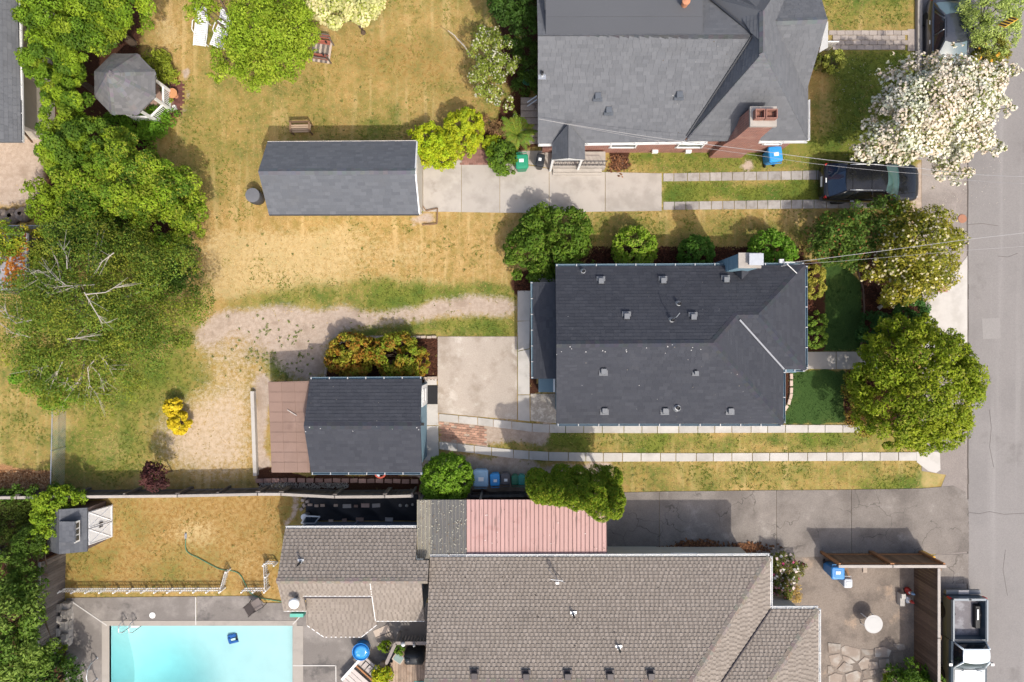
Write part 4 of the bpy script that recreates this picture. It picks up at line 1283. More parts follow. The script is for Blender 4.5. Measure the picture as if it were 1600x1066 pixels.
# ------------------------------------------------------------------ south house, annex, carport
def south_house():
    t = thing('brown_house', 'big house with brown shingle hip roof and row of square vents', 'house', P(900, 1060))
    he, hr = 3.0, 4.85
    polys = [
        [(670.5, 872, he), (1203, 870.5, he), (1078, 1050, hr), (1078, 1062, hr), (664.5, 1064, hr)],
        [(1203, 870.5, he), (1203.5, 951.5, he), (1100, 1085, hr - .25), (1078, 1064, hr)],
        [(1204, 952, he), (1278.5, 952.5, he), (1200, 1068, 4.3), (1123, 1066, 4.35)],
        [(1278.5, 952.5, he), (1278.5, 1230, he), (1200, 1230, 4.3), (1200, 1068, 4.3)],
        [(664.5, 1064, hr), (1078, 1064, hr), (1203, 1260, he), (664.5, 1260, he)],
    ]
    W_ = {}
    y0 = P(0, 871, he).y; yr = y0 - 4.75; xw = P(668, 960, 3.9).x
    xe = P(1203, 900, he).x; rx = xe - 4.05
    A_ = Vector
    sN = [A_((xw, y0, he)), A_((xe, y0, he)), A_((rx, yr, hr)), A_((xw, yr, hr))]
    E2 = P(1278.5, 952.5, he); y2 = E2.y; x2 = E2.x
    m_ = (hr - he) / 4.75
    k = 3.0
    sE = [A_((xe, y0, he)), A_((xe, y2, he)), A_((xe - k, y2 - k * 1.05, he + k * m_ * 1.17)), A_((rx, yr, hr))]
    sW2 = [A_((xe, y2, he)), A_((x2, y2, he)), A_((x2 - 2.6, y2 - 2.75, he + 2.75 * m_)), A_((xe - 2.7, y2 - 2.75, he + 2.75 * m_))]
    sE2 = [A_((x2, y2, he)), A_((x2, y2 - 9, he)), A_((x2 - 2.6, y2 - 9, he + 2.75 * m_)), A_((x2 - 2.6, y2 - 2.75, he + 2.75 * m_))]
    sF = [A_((x2 - 2.6, y2 - 2.75, he + 2.75 * m_)), A_((x2 - 2.6, y2 - 9, he + 2.75 * m_)), A_((xe - 2.7, y2 - 9, he + 2.75 * m_)), A_((xe - 2.7, y2 - 2.75, he + 2.75 * m_))]
    sS = [A_((xw, yr, hr)), A_((rx, yr, hr)), A_((xe - 2.7, yr - 4.75, he)), A_((xw, yr - 4.75, he))]
    W3 = [sN, sE, sW2, sE2, sF, sS]
    pal = PAL['brown']
    mb = MB()
    for p in W3: mb.slab(p, .14, pal[0])
    r = part('roof', mb, SH['brown'], t)
    part('shingles', shingles(W3, pal, .15, .118, True, .25), SH['brown'], r, kind='stuff')
    n = [plane_of(p) for p in W3]
    part('ridge_caps', caps([(sN[2], sN[3], n[0], n[5]), (sN[1], sN[2], n[0], n[1]), (sW2[1], sW2[2], n[2], n[3])], [pal[4], pal[5]], .16, .2), SH['brown'], r, kind='stuff')
    mb = MB(); mb.tube([sE[1] + Vector((0, 0, .03)), sE[2] + Vector((0, 0, .04))], .05, 5); part('valley_flashing', mb, VENTB, r)
    gutter(t, (671, 870.5, he), (1203, 869, he), WHITEP, (0, 1), .78); gutter(t, (1204, 870, he), (1204, 950, he), WHITEP, (1, 0), .85)
    gutter(t, (1205, 951.5, he), (1279, 951.5, he), WHITEP, (0, 1), .7); gutter(t, (1279.5, 952, he), (1279.5, 1120, he), WHITEP, (1, 0), .9)
    walls(t, [(xw + .1, y0 - .4), (xe - .4, y0 - .4), (xe - .4, y2 - .41), (x2 - .4, y2 - .41), (x2 - .4, y2 - 9), (xw + .1, y2 - 9)], CREAM, he - .08)
    gable(t, (xw + .1, y0 - .4, he - .08), (xw + .1, yr - 4.4, he - .08), (xw + .1, yr, hr - .2), CREAM, .1)
    def hh(px, py, h=4.0):
        for _ in range(5):
            q = P(px, py, h); h = roof_h(sN, q.x, q.y)
        return h
    for x, y in ((822, 1055), (887, 1055), (953, 1055), (1017, 1054.5), (741.5, 1054)): box_vent(t, x, y, hh(x, y) + .02, .27, VENTB)
    specks(t, [sN[3], sN[2], sN[1], sN[0]], 110, .04, [(.1, .085, .07), (.3, .27, .22), (.06, .05, .045)], 10)
    for x, y in ((896, 960), (967, 1013)): pipe_vent(t, x, y, hh(x, y), .05, .35)
    p = P(869, 899, hh(869, 899))
    mb = MB(); mb.tube([p, p + Vector((0, -.02, .9))], .025); mb.box(p + Vector((0, -.05, .75)), (.14, .1, .22)); mb.tube([p + Vector((0, 0, .5)), p + Vector((.38, -.3, .1))], .015)
    mb.tube([p + Vector((0, 0, .5)), p + Vector((-.35, .25, -.05))], .012); mb.tube([p + Vector((-.3, .1, .82)), p + Vector((.25, .05, .86))], .018)
    part('roof_antenna', mb, METALG, t)
    for px in (760, 900, 1060): window(t, (P(px, 870, 0).x, y0 - .398, 1.7), 1.2, .9, 'n')
    hard(rect(668, 872, 1212, 1200)); hard(rect(1200, 950, 1285, 1200))
    return t
south_house()

def annex():
    t = thing('pool_house', 'low wing with brown shingle roof and six sided bay beside the pool', 'annex', P(555, 900))
    he, hr = 2.8, 3.9
    y0 = P(0, 826.5, he).y; yr = P(0, 908, hr).y
    xw = P(445.5, 826, he).x; xe = P(668, 908, hr).x
    V = Vector
    m2 = .55
    def S(y): return hr - (yr - y) * m2
    yw, ym, ye = P(0, 954, 2.95).y, P(0, 929, 3.3).y, P(0, 970, 2.65).y
    xm = P(652, 826, he).x; ymid = P(0, 874, 3.3).y
    xa, xb, xc = P(474, 920, 3.4).x, P(582, 920, 3.4).x, P(661, 940, 3.2).x
    W3 = [[V((xw, y0, he)), V((xm, y0, he)), V((xm, yr, hr)), V((xw, yr, hr))],
          [V((xw, yr, hr)), V((xa, yr, hr)), V((xa, yw, S(yw))), V((xw, yw, S(yw)))],
          [V((xa, yr, hr)), V((xb, yr, hr)), V((xb, ym, S(ym))), V((xa, ym, S(ym)))],
          [V((xb, yr, hr)), V((xc, yr, hr)), V((xc, ye, S(ye))), V((xb, ye, S(ye)))]]
    bay = PP([(478, 932, 2.78), (582, 930, 2.78), (589, 977, 2.45), (565, 996, 2.32), (506, 996, 2.32), (478.5, 977, 2.45)])
    W3.append([V((xm, ymid, hr - (ymid - yr) * (hr - he) / (y0 - yr))), V((xe, ymid, hr - (ymid - yr) * (hr - he) / (y0 - yr))), V((xe, yr, hr)), V((xm, yr, hr))])
    W3.append(bay)
    pal = PAL['brown']
    mb = MB()
    for p in W3: mb.slab(p, .14, pal[0])
    r = part('roof', mb, SH['brown'], t)
    part('shingles', shingles(W3, pal, .155, .125, True, .25), SH['brown'], r, kind='stuff')
    n = [plane_of(p) for p in W3]
    part('ridge_caps', caps([(V((xe, yr, hr)), W3[0][3], n[0], n[1])], [pal[4], pal[5]], .15, .2), SH['brown'], r, kind='stuff')
    gutter(t, (445.5, 826, he), (651, 825, he), WHITEP, (0, 1), .62)
    a = V((xw, yw, S(yw)))
    for A_, B_ in ((W3[1][3], W3[1][2]), (W3[2][3], W3[2][2]), (W3[3][3], W3[3][2]), (bay[2], bay[3]), (bay[3], bay[4]), (bay[4], bay[5]), (W3[3][0], W3[3][3])):
        mb = MB(); d = B_ - A_; q = V((d.y, -d.x, 0)).normalized() * .03
        mb.slab([A_ + V((0, 0, .02)), B_ + V((0, 0, .02)), B_ + q + V((0, 0, .02)), A_ + q + V((0, 0, .02))], .12); part('fascia', mb, WHITEP, t)
    mb = MB(); mb.slab([W3[2][3] + V((0, -.02, -.06)), W3[2][2] + V((0, -.02, -.06)), W3[2][2] + V((0, -.14, -.06)), W3[2][3] + V((0, -.14, -.06))], .08); part('gutter', mb, VENTB, t)
    walls(t, [(xw + .25, yw + .3), (xa, yw + .3), (xa, ym + .2), (xb, ym + .2), (xb, ye + .3), (xc - .1, ye + .3), (xc - .1, y0 - .42), (xw + .25, y0 - .42)], GREYSIDE, 2.5)
    bw = [b_ * 1.0 for b_ in bay]
    cen = sum(bay, V((0, 0, 0))) / 6
    walls(t, [tuple((cen + (b_ - cen) * .93)[:2]) for b_ in bay], GREYSIDE, 2.25, name='bay_wall')
    mb = MB(); L = 55
    for i in range(L): mb.box((xw + .3 + (xc - xw - .6) * i / (L - 1), y0 - .41, 1.25), (.035, .03, 2.4))
    part('siding_battens', mb, mat('batten_grey', (.20, .235, .29), .7), t, kind='stuff')
    for px in (553, 574): window(t, (P(px, 822, 1.9).x, y0 - .4, 1.75), .75, .5, 'n')
    p = P(550, 818, 1.4); mb = MB(); mb.tube([(p.x, y0 - .3, 2.6), (p.x - .02, y0 - .36, .1)], .045); part('downspout', mb, GREYSIDE, t)
    mb = MB(); mb.tube([(xw + .25, y0 - .4, 2.5), (xw + .2, y0 - .38, .1)], .05); part('corner_trim', mb, WHITEP, t)
    def hh(px, py, h=3.4):
        for _ in range(5):
            q = P(px, py, h); h = roof_h(W3[0], q.x, q.y)
        return h
    pipe_vent(t, 470, 878, hh(470, 878), .05, .45)
    q = P(466, 935, 3.3)
    mb = MB(); mb.lathe([(.13, -.3), (.13, .55)], q, 16); fl = part('flue_pipe', mb, METALG, t)
    mb = MB(); mb.lathe([(.22, .58), (.24, .62), (.2, .7), (.05, .76)], q, 20); part('flue_cap', mb, WHITEP, fl)
    mb = MB(); mb.box(P(466, 958.5, 2.2), (.62, .16, .5)); part('green_cabinet', mb, mat('sea_green', (.12, .42, .33), .5), t)
    hard(rect(440, 812, 668, 1000)); 
    return t
annex()

def carport():
    t = thing('carport', 'flat carport roof of faded pink metal and grey corrugated sheets', 'carport', P(800, 826))
    h = 2.92
    PINK = mat('pink_metal', (.41, .25, .228), .55, .06, .7, .06, 30, spec=.3, orand=.05, stain=((.34, .18, .16), 1.2, .56, .8), streak=((.20, .13, .115), 9, .55, .6, .7))
    GRIME = mat('grey_corrugated', (.165, .162, .152), .75, .15, 1.5, .25, 25, stain=((.33, .31, .25), 5, .66, .72), orand=.08, attr=True)
    DIRT = mat('seam_dirt', (.17, .105, .095), .9, .3, 6)
    x = 729.5; i = 0
    while x < 946:
        w = 6.62
        x1 = min(x + w, 948)
        q = [(x, 781, h), (x1 - .5, 781, h), (x1 - .5, 868, h - .08), (x, 868, h - .08)]
        mb = MB(); mb.slab(PP(q), .04)
        pn = part('roof_panel', mb, PINK, t)
        a, b = P(x1 - .25, 781.2, h + .012), P(x1 - .25, 868, h - .068)
        mb = MB(); mb.slab([a + Vector((-.014, 0, .014)), a + Vector((.014, 0, .014)), b + Vector((.014, 0, .014)), b + Vector((-.014, 0, .014))], .05); part('seam', mb, DIRT, pn)
        x += w; i += 1
    # grey corrugated sheets: pale one, then two grey ones
    def corr(x0, x1, y0, y1, m, hh):
        n = int((x1 - x0) / 1.45)
        vs, fs = [], []
        for k in range(n + 1):
            xx = x0 + (x1 - x0) * k / n
            for yy in (y0, y1):
                p = P(xx, yy, hh); p.z += .035 * (k % 2); vs.append(p)
        for k in range(n): fs.append((2 * k, 2 * k + 1, 2 * k + 3, 2 * k + 2))
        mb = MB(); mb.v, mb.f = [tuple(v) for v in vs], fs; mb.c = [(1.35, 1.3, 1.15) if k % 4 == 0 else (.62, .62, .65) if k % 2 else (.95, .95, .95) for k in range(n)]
        return part('corrugated_sheet', mb, m, t)
    corr(651.5, 673, 781, 873, mat('pale_corrugated', (.28, .262, .215), .8, .2, 3, .3, 25, attr=True), h + .02)
    corr(673, 700, 781, 867.5, GRIME, h + .01); corr(700, 729, 781, 867.5, GRIME, h)
    specks(t, PP([(653, 782, h + .06), (729, 782, h + .04), (729, 867, h + .04), (653, 867, h + .06)]), 200, .034, [(.42, .4, .32), (.38, .36, .3), (.16, .12, .08)], 8, 'lichen')
    specks(t, PP([(730, 782, h + .02), (947, 782, h + .02), (947, 867, h - .05), (730, 867, h - .05)]), 40, .03, [(.6, .55, .5), (.15, .1, .08)], 9, 'litter')
    a, b = P(652, 868, h - .15), P(948, 781, h - .15)
    for yy in (P(0, 783, h - .1).y, P(0, 825, h - .1).y, P(0, 866, h - .1).y):
        mb = MB(); mb.box(((a.x + b.x) / 2, yy, h - .19), (b.x - a.x - .1, .09, .14)); part('beam', mb, WOODG, t)
    for x in (656, 750, 850, 944):
        for y in (784, 864):
            p = P(x, y, h - .2); mb = MB(); mb.box((p.x, p.y, (h - .26) / 2), (.1, .1, h - .26)); part('post', mb, WOODG, t)
    mb = MB(); mb.slab(PP([(729, 868.3, h - .05), (948, 868.3, h - .05), (948, 870.3, h - .05), (729, 870.3, h - .05)]), .1); part('rear_flashing', mb, VENTB, t)
    hard(rect(652, 781, 948, 872))
carport()

# ------------------------------------------------------------------ north-west house, vine shed, pool shed, gazebo
def nw_house():
    t = thing('grey_house', 'corner of a grey shingle roof with white gutter above the gravel yard', 'house', P(-60, 100))
    he = 3.0
    polys = [[(27, -40, he), (31, 140, he), (34, 222, he), (-90, 222, 5.0), (-90, -40, 5.0)]]
    roof(t, polys, 'grey', 'grey', .165, .29)
    gutter(t, (28, -40, he), (32, 222, he), WHITEP, (1, 0), 1.1)
    p, q = P(34, 222, he), P(27, -40, he)
    walls(t, [(p.x - .5, p.y + 1.0), (p.x - .5, 18), (-32, 18), (-32, p.y + 1.0)], CREAM, he - .1)
    window(t, (p.x - .498, 13.0, 1.7), 1.0, 1.0, 'e')
    a = P(46, 220, 2.0); mb = MB(); mb.tube([P(36, 205, 2.6), P(50, 222, 1.0)], .05); part('eave_brace', mb, WOODB, t)
    return t
nw_house()
t = thing('wood_frame', 'dark timber frame leaning between the grey house and the hedge', 'frame', P(45, 155))
for a, b in (((42, 135, 1.6), (45, 176, 1.6)), ((38, 138, 1.4), (39, 170, 1.4)), ((38, 150, 1.5), (44, 150, 1.5))):
    mb = MB(); mb.tube([P(*a), P(*b)], .07, 4); part('timber', mb, WOODG, t)
for x, y in ((43, 140), (45, 172)):
    p = P(x, y, 1.5); mb = MB(); mb.box((p.x, p.y, .75), (.1, .1, 1.5)); part('post', mb, WOODG, t)

def vine_shed():
    t = thing('garden_shed', 'small grey board roofed shed half covered by vine and orange leaves', 'shed', P(10, 410))
    q = [(-40, 366, 2.4), (42.5, 364, 2.3), (43, 420, 2.3), (12, 455, 2.3), (-40, 462, 2.4)]
    mb = MB(); mb.slab(PP([(-40, 364, 2.38), (42.5, 364, 2.28), (43, 452, 2.28), (-40, 456, 2.38)]), .12); rf = part('roof', mb, mat('shed_grey', (.26, .26, .275), .85, .12, 2), t)
    for i in range(10):
        y = 365 + i * 8.9; mb = MB(); mb.slab(PP([(-40, y, 2.40), (42.5, y, 2.30), (42.5, y + 8.3, 2.30), (-40, y + 8.3, 2.40)]), .012); part('board', mb, mat('shed_board', (.27, .265, .285), .85, .15, 3, orand=.15), rf)
    a, b = P(-40, 455, 2.2), P(40, 366, 2.2)
    walls(t, [(a.x, a.y), (b.x, a.y), (b.x, b.y), (a.x, b.y)], WOODG, 2.2)
    return t
vine_shed()

def pool_shed():
    t = thing('barn_shed', 'barn style garden shed with dark grey roof, dormer and wide white doors', 'shed', P(130, 826))
    # ridge runs north-south; doors face east
    def sec(x, yt, yb, h): return [(x, yt, h), (x, yb, h)]
    W_ = [sec(75, 796, 860, 1.5), sec(92, 796, 866, 2.35), sec(136, 793.5, 862, 1.66)]
    polys = [[W_[0][0], W_[1][0], W_[1][1], W_[0][1]], [W_[1][0], W_[2][0], W_[2][1], W_[1][1]]]
    roof(t, polys, 'charcoal', 'shed', .17, .28, .08)
    a, b = P(136.5, 793.5, 1.66), P(136.5, 862, 1.66)
    ya, yb = a.y - .06, b.y + .06
    xw, x1 = P(75, 830, 1.5).x + .15, P(167.5, 800, 0).x - .05
    FR = mat('shed_brown', (.16, .125, .115), .8, .1)
    walls(t, [(xw, yb), (x1, yb), (x1, ya), (xw, ya)], FR, 1.52)
    dm = mat('shed_door', (.62, .62, .61), .6, .04)
    yc = (ya + yb) / 2
    for s_ in (-1, 1):
        y1_ = yc + s_ * (ya - yb) * .41
        e0, e1 = yc + s_ * .008, y1_
        A_, B_, C_, D_ = Vector((x1 + .02, e0, 1.54)), Vector((x1 + .02, e1, 1.54)), Vector((x1 + .34, e1, .06)), Vector((x1 + .34, e0, .06))
        mb = MB(); mb.slab([A_, B_, C_, D_], .05); dr = part('door', mb, dm, t)
        mb = MB(); up = Vector((.01, 0, .0)); q = lambda u, v: (A_ * (1 - u) + B_ * u) * (1 - v) + (D_ * (1 - u) + C_ * u) * v + up
        for p_, q_ in (((.05, .05), (.95, .95)), ((.95, .05), (.05, .95)), ((.05, .05), (.95, .05)), ((.05, .95), (.95, .95)), ((.05, .05), (.05, .95)), ((.95, .05), (.95, .95))):
            mb.tube([q(*p_), q(*q_)], .022, 4)
        part('door_brace', mb, mat('brace_white', (.72, .72, .72), .6), dr)
        mb = MB(); mb.box((x1 + .22, yc + s_ * .09, .8), (.05, .05, .26)); part('handle', mb, DARKMET, dr)
    # dormer
    q = [(92.5, 815, 2.42), (117, 815, 2.5), (117, 848, 2.5), (92.5, 848, 2.42)]
    roof(t, [q], 'charcoal', 'shed', .17, .28, .06)
    a, b = P(117.5, 815, 2.3), P(117.5, 848, 2.3)
    mb = MB(); mb.box((a.x + .03, (a.y + b.y) / 2, 2.22), (.06, a.y - b.y, .36)); dw = part('dormer_window', mb, WHITEP, t)
    mb = MB()
    for i in range(3): mb.box((a.x + .07, a.y + (b.y - a.y) * (.2 + .3 * i), 2.24), (.02, .22, .2))
    part('pane', mb, GLASS, dw)
    hard(rect(80, 795, 168, 862))
    return t
pool_shed()

def gazebo():
    t = thing('gazebo', 'octagonal garden gazebo with grey shingle roof and white railing', 'gazebo', P(207, 140))
    he, ha = 2.45, 3.75
    px8 = [(146.5, 115), (174.5, 83.5), (209, 83), (242, 112.5), (242, 149.5), (219, 175), (178.5, 180.5), (149.5, 154.5)]
    c = Vector((0, 0, 0))
    E = [P(x, y, he) for x, y in px8]
    for e in E: c += e / 8
    ap = Vector((c.x, c.y, ha))
    R = sum((e - c).length for e in E) / 8
    a0 = math.atan2(E[3].y - c.y, E[3].x - c.x)
    E = [Vector((c.x + R * math.cos(a0 - k * PI / 4), c.y + R * math.sin(a0 - k * PI / 4), he)) for k in range(8)]
    W3 = [[E[i], E[(i + 1) % 8], ap] for i in range(8)]
    mb = MB()
    for p in W3: mb.slab(p, .08, PAL['pebble'][0])
    r = part('roof', mb, SH['grey'], t)
    part('shingles', shingles(W3, PAL['pebble'], .15, .28), SH['grey'], r, kind='stuff')
    n = [plane_of(p) for p in W3]
    part('ridge_caps', caps([(ap, E[(i + 1) % 8], n[i], n[(i + 1) % 8]) for i in range(8)], PAL['pebble'][1:], .15, .2), SH['grey'], r, kind='stuff')
    Rb = R * .76
    pts = [Vector((c.x + Rb * math.cos(a0 - k * PI / 4), c.y + Rb * math.sin(a0 - k * PI / 4), 0)) for k in range(8)]
    mb = MB(); mb.prism([tuple(p[:2]) for p in pts], 0, .25); part('floor', mb, mat('gazebo_brick_floor', (.36, .24, .19), .9, .25, 4), t)
    for p in pts:
        mb = MB(); mb.box((p.x, p.y, 1.3), (.11, .11, 2.3)); part('post', mb, WHITEP, t)
    for k in range(8):
        if k == 7: continue
        a, b = pts[k], pts[(k + 1) % 8]
        d = b - a; ang = math.atan2(d.y, d.x); m_ = (a + b) / 2
        mb = MB(); mb.box((m_.x, m_.y, 1.05), (d.length, .09, .06), ang); rl = part('rail', mb, WHITEP, t)
        mb = MB(); mb.box((m_.x, m_.y, .4), (d.length, .05, .05), ang); part('lower_rail', mb, WHITEP, t)
        mb = MB()
        for i in range(1, 10):
            p = a + d * i / 10; mb.box((p.x, p.y, .72), (.03, .03, .6), ang)
        part('balusters', mb, WHITEP, rl, kind='stuff')
        mb = MB(); mb.box((m_.x, m_.y, 2.3), (d.length, .06, .14), ang); part('eave_beam', mb, WHITEP, t)
    hard([(x, y) for x, y in px8])
    return t
gazebo()
# ------------------------------------------------------------------ fences and edging
def unit(name, d, m, taper=1.0):
    mb = MB(); mb.box((0, 0, d[2] / 2), d, taper=taper); return mb.mesh(name, m)

def board_fence(name, label, pts, h, bw, bm, pm, post_every, post_side=1, top=True, rails=2, lean=.0, cat='fence', rail_m=None):
    """pts: ground polyline in pixels"""
    P3 = [P(x, y) for x, y in pts]
    t = thing(name, label, cat, (P3[0] + P3[-1]) / 2)
    o = ORG[t.name]
    bmesh_ = unit('board', (bw * .93, .022, h), bm)
    pmesh = unit('post', (.1, .1, h + .02), pm)
    for i in range(len(P3) - 1):
        a, b = P3[i], P3[i + 1]
        d = b - a; L = d.length; d.normalize(); ang = math.atan2(d.y, d.x)
        n = Vector((-d.y, d.x, 0)) * post_side
        k = max(1, int(L / bw))
        for j in range(k):
            p = a + d * (L * (j + .5) / k)
            put('board', bmesh_, t, p - o + Vector((0, 0, random.uniform(0, .02))), (random.uniform(-lean, lean), random.uniform(-lean, lean), ang))
        k = max(1, round(L / post_every))
        for j in range(k + 1):
            p = a + d * min(max(L * j / k, .05), L - .05) + n * .09
            put('post', pmesh, t, p - o, (0, 0, ang))
        for z in ([.3, h - .25] if rails == 2 else [.25, h / 2, h - .2]):
            mb = MB(); mb.box((a + b) / 2 + n * .035 + Vector((0, 0, z)), (L, .045, .09), ang); part('rail', mb, rail_m or pm, t)
        if top:
            mb = MB(); mb.box((a + b) / 2 + Vector((0, 0, h + .045)), (L + .04, .13, .035), ang); part('cap_rail', mb, mat('fence_cap', (.34, .31, .28), .9, .2, 4) if 'CAPM' not in globals() else CAPM, t)
    return t
CAPM = mat('fence_cap', (.36, .325, .29), .9, .2, 4, orand=.1)
WOODD = mat('dark_weathered_wood', (.095, .083, .075), .9, .25, 3, .25, 30, orand=.3)
board_fence('board_fence', 'long weathered board fence between the bare yard and the pool garden', [(-60, 768), (60, 767), (140, 766), (300, 764.5), (420, 762), (455, 762), (535, 766), (610, 765.5), (652, 764.5)], 1.45, .17, WOODD, WOODG, 2.4)
board_fence('board_fence', 'short dark board fence behind the row of bins', [(662, 768), (735, 769), (822, 768)], 1.2, .12, WOODD, WOODD, 2.3, top=False)
board_fence('board_fence', 'grey plank fence standing west of the pool terrace', [(103, 860), (101, 935), (99, 1035)], 1.85, .14, WOODG, WOODO, 2.4, -1)
board_fence('board_fence', 'brown board fence along the old driveway with its shadow on the concrete', [(1281, 864.5), (1360, 864.5), (1438, 864.5)], 1.95, .15, WOODB, WOODO, 2.45)
board_fence('board_fence', 'dark board fence between courtyard and parked pickup', [(1428, 868), (1428, 970), (1428, 1100)], 1.95, .15, mat('dark_brown_wood', (.13, .085, .06), .9, .25, 3, .25, 30, orand=.3), WOODB, 2.45, 1, rails=3)

def picket(label, pts, h=.6):
    P3 = [P(x, y) for x, y in pts]
    t = thing('picket_fence', label, 'picket fence', P3[0], 0, 'white picket fences round the pool')
    o = ORG[t.name]
    pk = unit('picket', (.035, .016, h), WHITEP, .8); ps = unit('post', (.06, .06, h), WHITEP)
    for i in range(len(P3) - 1):
        a, b = P3[i], P3[i + 1]
        d = b - a; L = d.length; d.normalize(); ang = math.atan2(d.y, d.x)
        n = Vector((-d.y, d.x, 0))
        k = max(2, int(L / .115))
        for j in range(k): put('picket', pk, t, a + d * (L * (j + .5) / k) - o - n * .03, (0, 0, ang))
        k = max(1, round(L / .67))
        for j in range(k + 1): put('post', ps, t, a + d * (L * j / k) - o + n * .05 * -1.6, (0, 0, ang))
        for z in (.18, h - .14):
            mb = MB(); mb.box((a + b) / 2 + Vector((0, 0, z)), (L, .025, .06), ang); part('rail', mb, WHITEP, t)
picket('long white picket fence between golden lawn and pool terrace, ending in a short return', [(101, 918), (230, 917.5), (350, 917), (358, 888)])
picket('short white picket fence stepping up to the pool house corner', [(384, 917), (419, 917), (417, 876), (434, 876)])

def chain_link(label, pts, h=1.05):
    P3 = [P(x, y) for x, y in pts]
    t = thing('chain_link_fence', label, 'fence', P3[0])
    m = bpy.data.materials.get('wire_mesh')
    if m is None:
        m = mat('wire_mesh', (.42, .45, .44), .5, .05, metal=.3)
    mb, tp, pm = MB(), MB(), unit('post', (.05, .05, h + .03), METALG)
    for i in range(len(P3) - 1):
        a, b = P3[i], P3[i + 1]; d = b - a; L = d.length; d.normalize()
        s = .11; k = int(L / s); z = Vector((0, 0, 1))
        for j in range(k + 1):                   # crossing wires
            for sg in (1, -1):
                x0, x1 = j * s, j * s + sg * h
                z0, z1 = .02, h
                if x1 > L: z1 = .02 + (L - x0) / h * (h - .02); x1 = L
                if x1 < 0: z1 = .02 + x0 / h * (h - .02); x1 = 0
                if abs(x1 - x0) < .02: continue
                mb.tube([a + d * x0 + z * z0, a + d * x1 + z * z1], .0045, 3, cap=False)
        tp.tube([a + z * h, b + z * h], .025, 6)
        for j in range(max(1, round(L / 2.6)) + 1):
            put('post', pm, t, a + d * (L * j / max(1, round(L / 2.6))) - ORG[t.name])
    part('wire_netting', mb, m, t, kind='stuff'); part('top_rail', tp, METALG, t)
chain_link('chain link fence running down the west side of the bare yard', [(104, 634), (101, 764)])
chain_link('chain link fence cornering beside the vine covered shed', [(-60, 358), (104, 358), (104, 400)], 1.0)

# edging blocks
def block_row(name, label, pts, step, d, m, z=.1):
    t = thing(name, label, 'edging', P(*pts[0]))
    me = unit('block', d, m)
    L = 0
    for i in range(len(pts) - 1):
        a, b = P(*pts[i]), P(*pts[i + 1]); dd = b - a; k = max(1, round(dd.length / step)); ang = math.atan2(dd.y, dd.x)
        for j in range(k):
            put('block', me, t, a + dd * ((j + .5) / k) - ORG[t.name] + Vector((random.uniform(-.01, .01), random.uniform(-.01, .01), random.uniform(-.01, .01))), (0, 0, ang + random.uniform(-.06, .06)))
EDGE = mat('edging_block', (.40, .33, .27), .9, .2, 4, orand=.15)
block_row('bed_edging', 'pale edging blocks round the mulch bed with red tipped bushes', [(508, 594), (511, 570), (517, 546), (535, 534), (562, 527.5), (600, 526.5), (683, 527)], .26, (.23, .12, .14), EDGE)
block_row('bed_edging', 'short block row at the blue garage corner of the bed', [(662, 591), (684, 590.5)], .2, (.17, .13, .12), EDGE)
block_row('bed_edging', 'curved pale block edging of the front bed by the porch', [(1235.5, 583), (1235.5, 615), (1231, 632), (1223, 643)], .3, (.27, .14, .12), mat('pink_block', (.5, .39, .32), .9, .15, orand=.1))
block_row('bed_edging', 'red bricks laid in a line behind the blue garage', [(400, 751), (450, 750), (520, 750.5), (600, 751), (655, 752)], .42, (.36, .2, .1), mat('mixed_brick', (.36, .22, .18), .9, .25, 3, orand=.3))
block_row('bed_edging', 'dark bed edge curving across the front lawn', [(1326, 396), (1341, 425), (1348, 452), (1349.5, 485), (1344, 548)], .3, (.28, .07, .07), mat('dark_edge', (.12, .08, .06), .9, .2))

# planks and stones
SAND = mat('curb_stone', (.47, .35, .235), .9, .15, 4)
# gravel bank and boulders in the west
for i, (x, y, r, lab) in enumerate(((8, 338, .34, 'grey boulder at the photo edge below the gravel yard'), (25, 339, .42, 'big round brown boulder in the middle of the gravel bank row'), (41, 336, .40, 'brown boulder ending the row beside the green shrub'), (48, 325, .22, 'small pale boulder above the boulder row'), (72, 306, .3, 'grey boulder half hidden under branches beside the gravel yard'))):
    mb = MB(); bs = []
    rr = random.Random(i)
    prof = []
    n = 10
    vs, fs = [], []
    for j in range(6):
        a = PI * (j + .5) / 6
        for k in range(n):
            q = r * rr.uniform(.85, 1.1)
            vs.append((q * math.sin(a) * math.cos(2 * PI * k / n), q * math.sin(a) * math.sin(2 * PI * k / n), q * .75 * math.cos(a)))
    for j in range(5):
        for k in range(n): fs.append((j * n + k, j * n + (k + 1) % n, (j + 1) * n + (k + 1) % n, (j + 1) * n + k))
    fs += [tuple(range(n)), tuple(range(6 * n - 1, 5 * n - 1, -1))]
    mb.add(vs, fs)
    solo('boulder', mb, ROCKM, lab, 'boulder', P(x, y) + Vector((0, 0, r * .45)), world=False, smooth=True, group='boulders along the gravel bank')

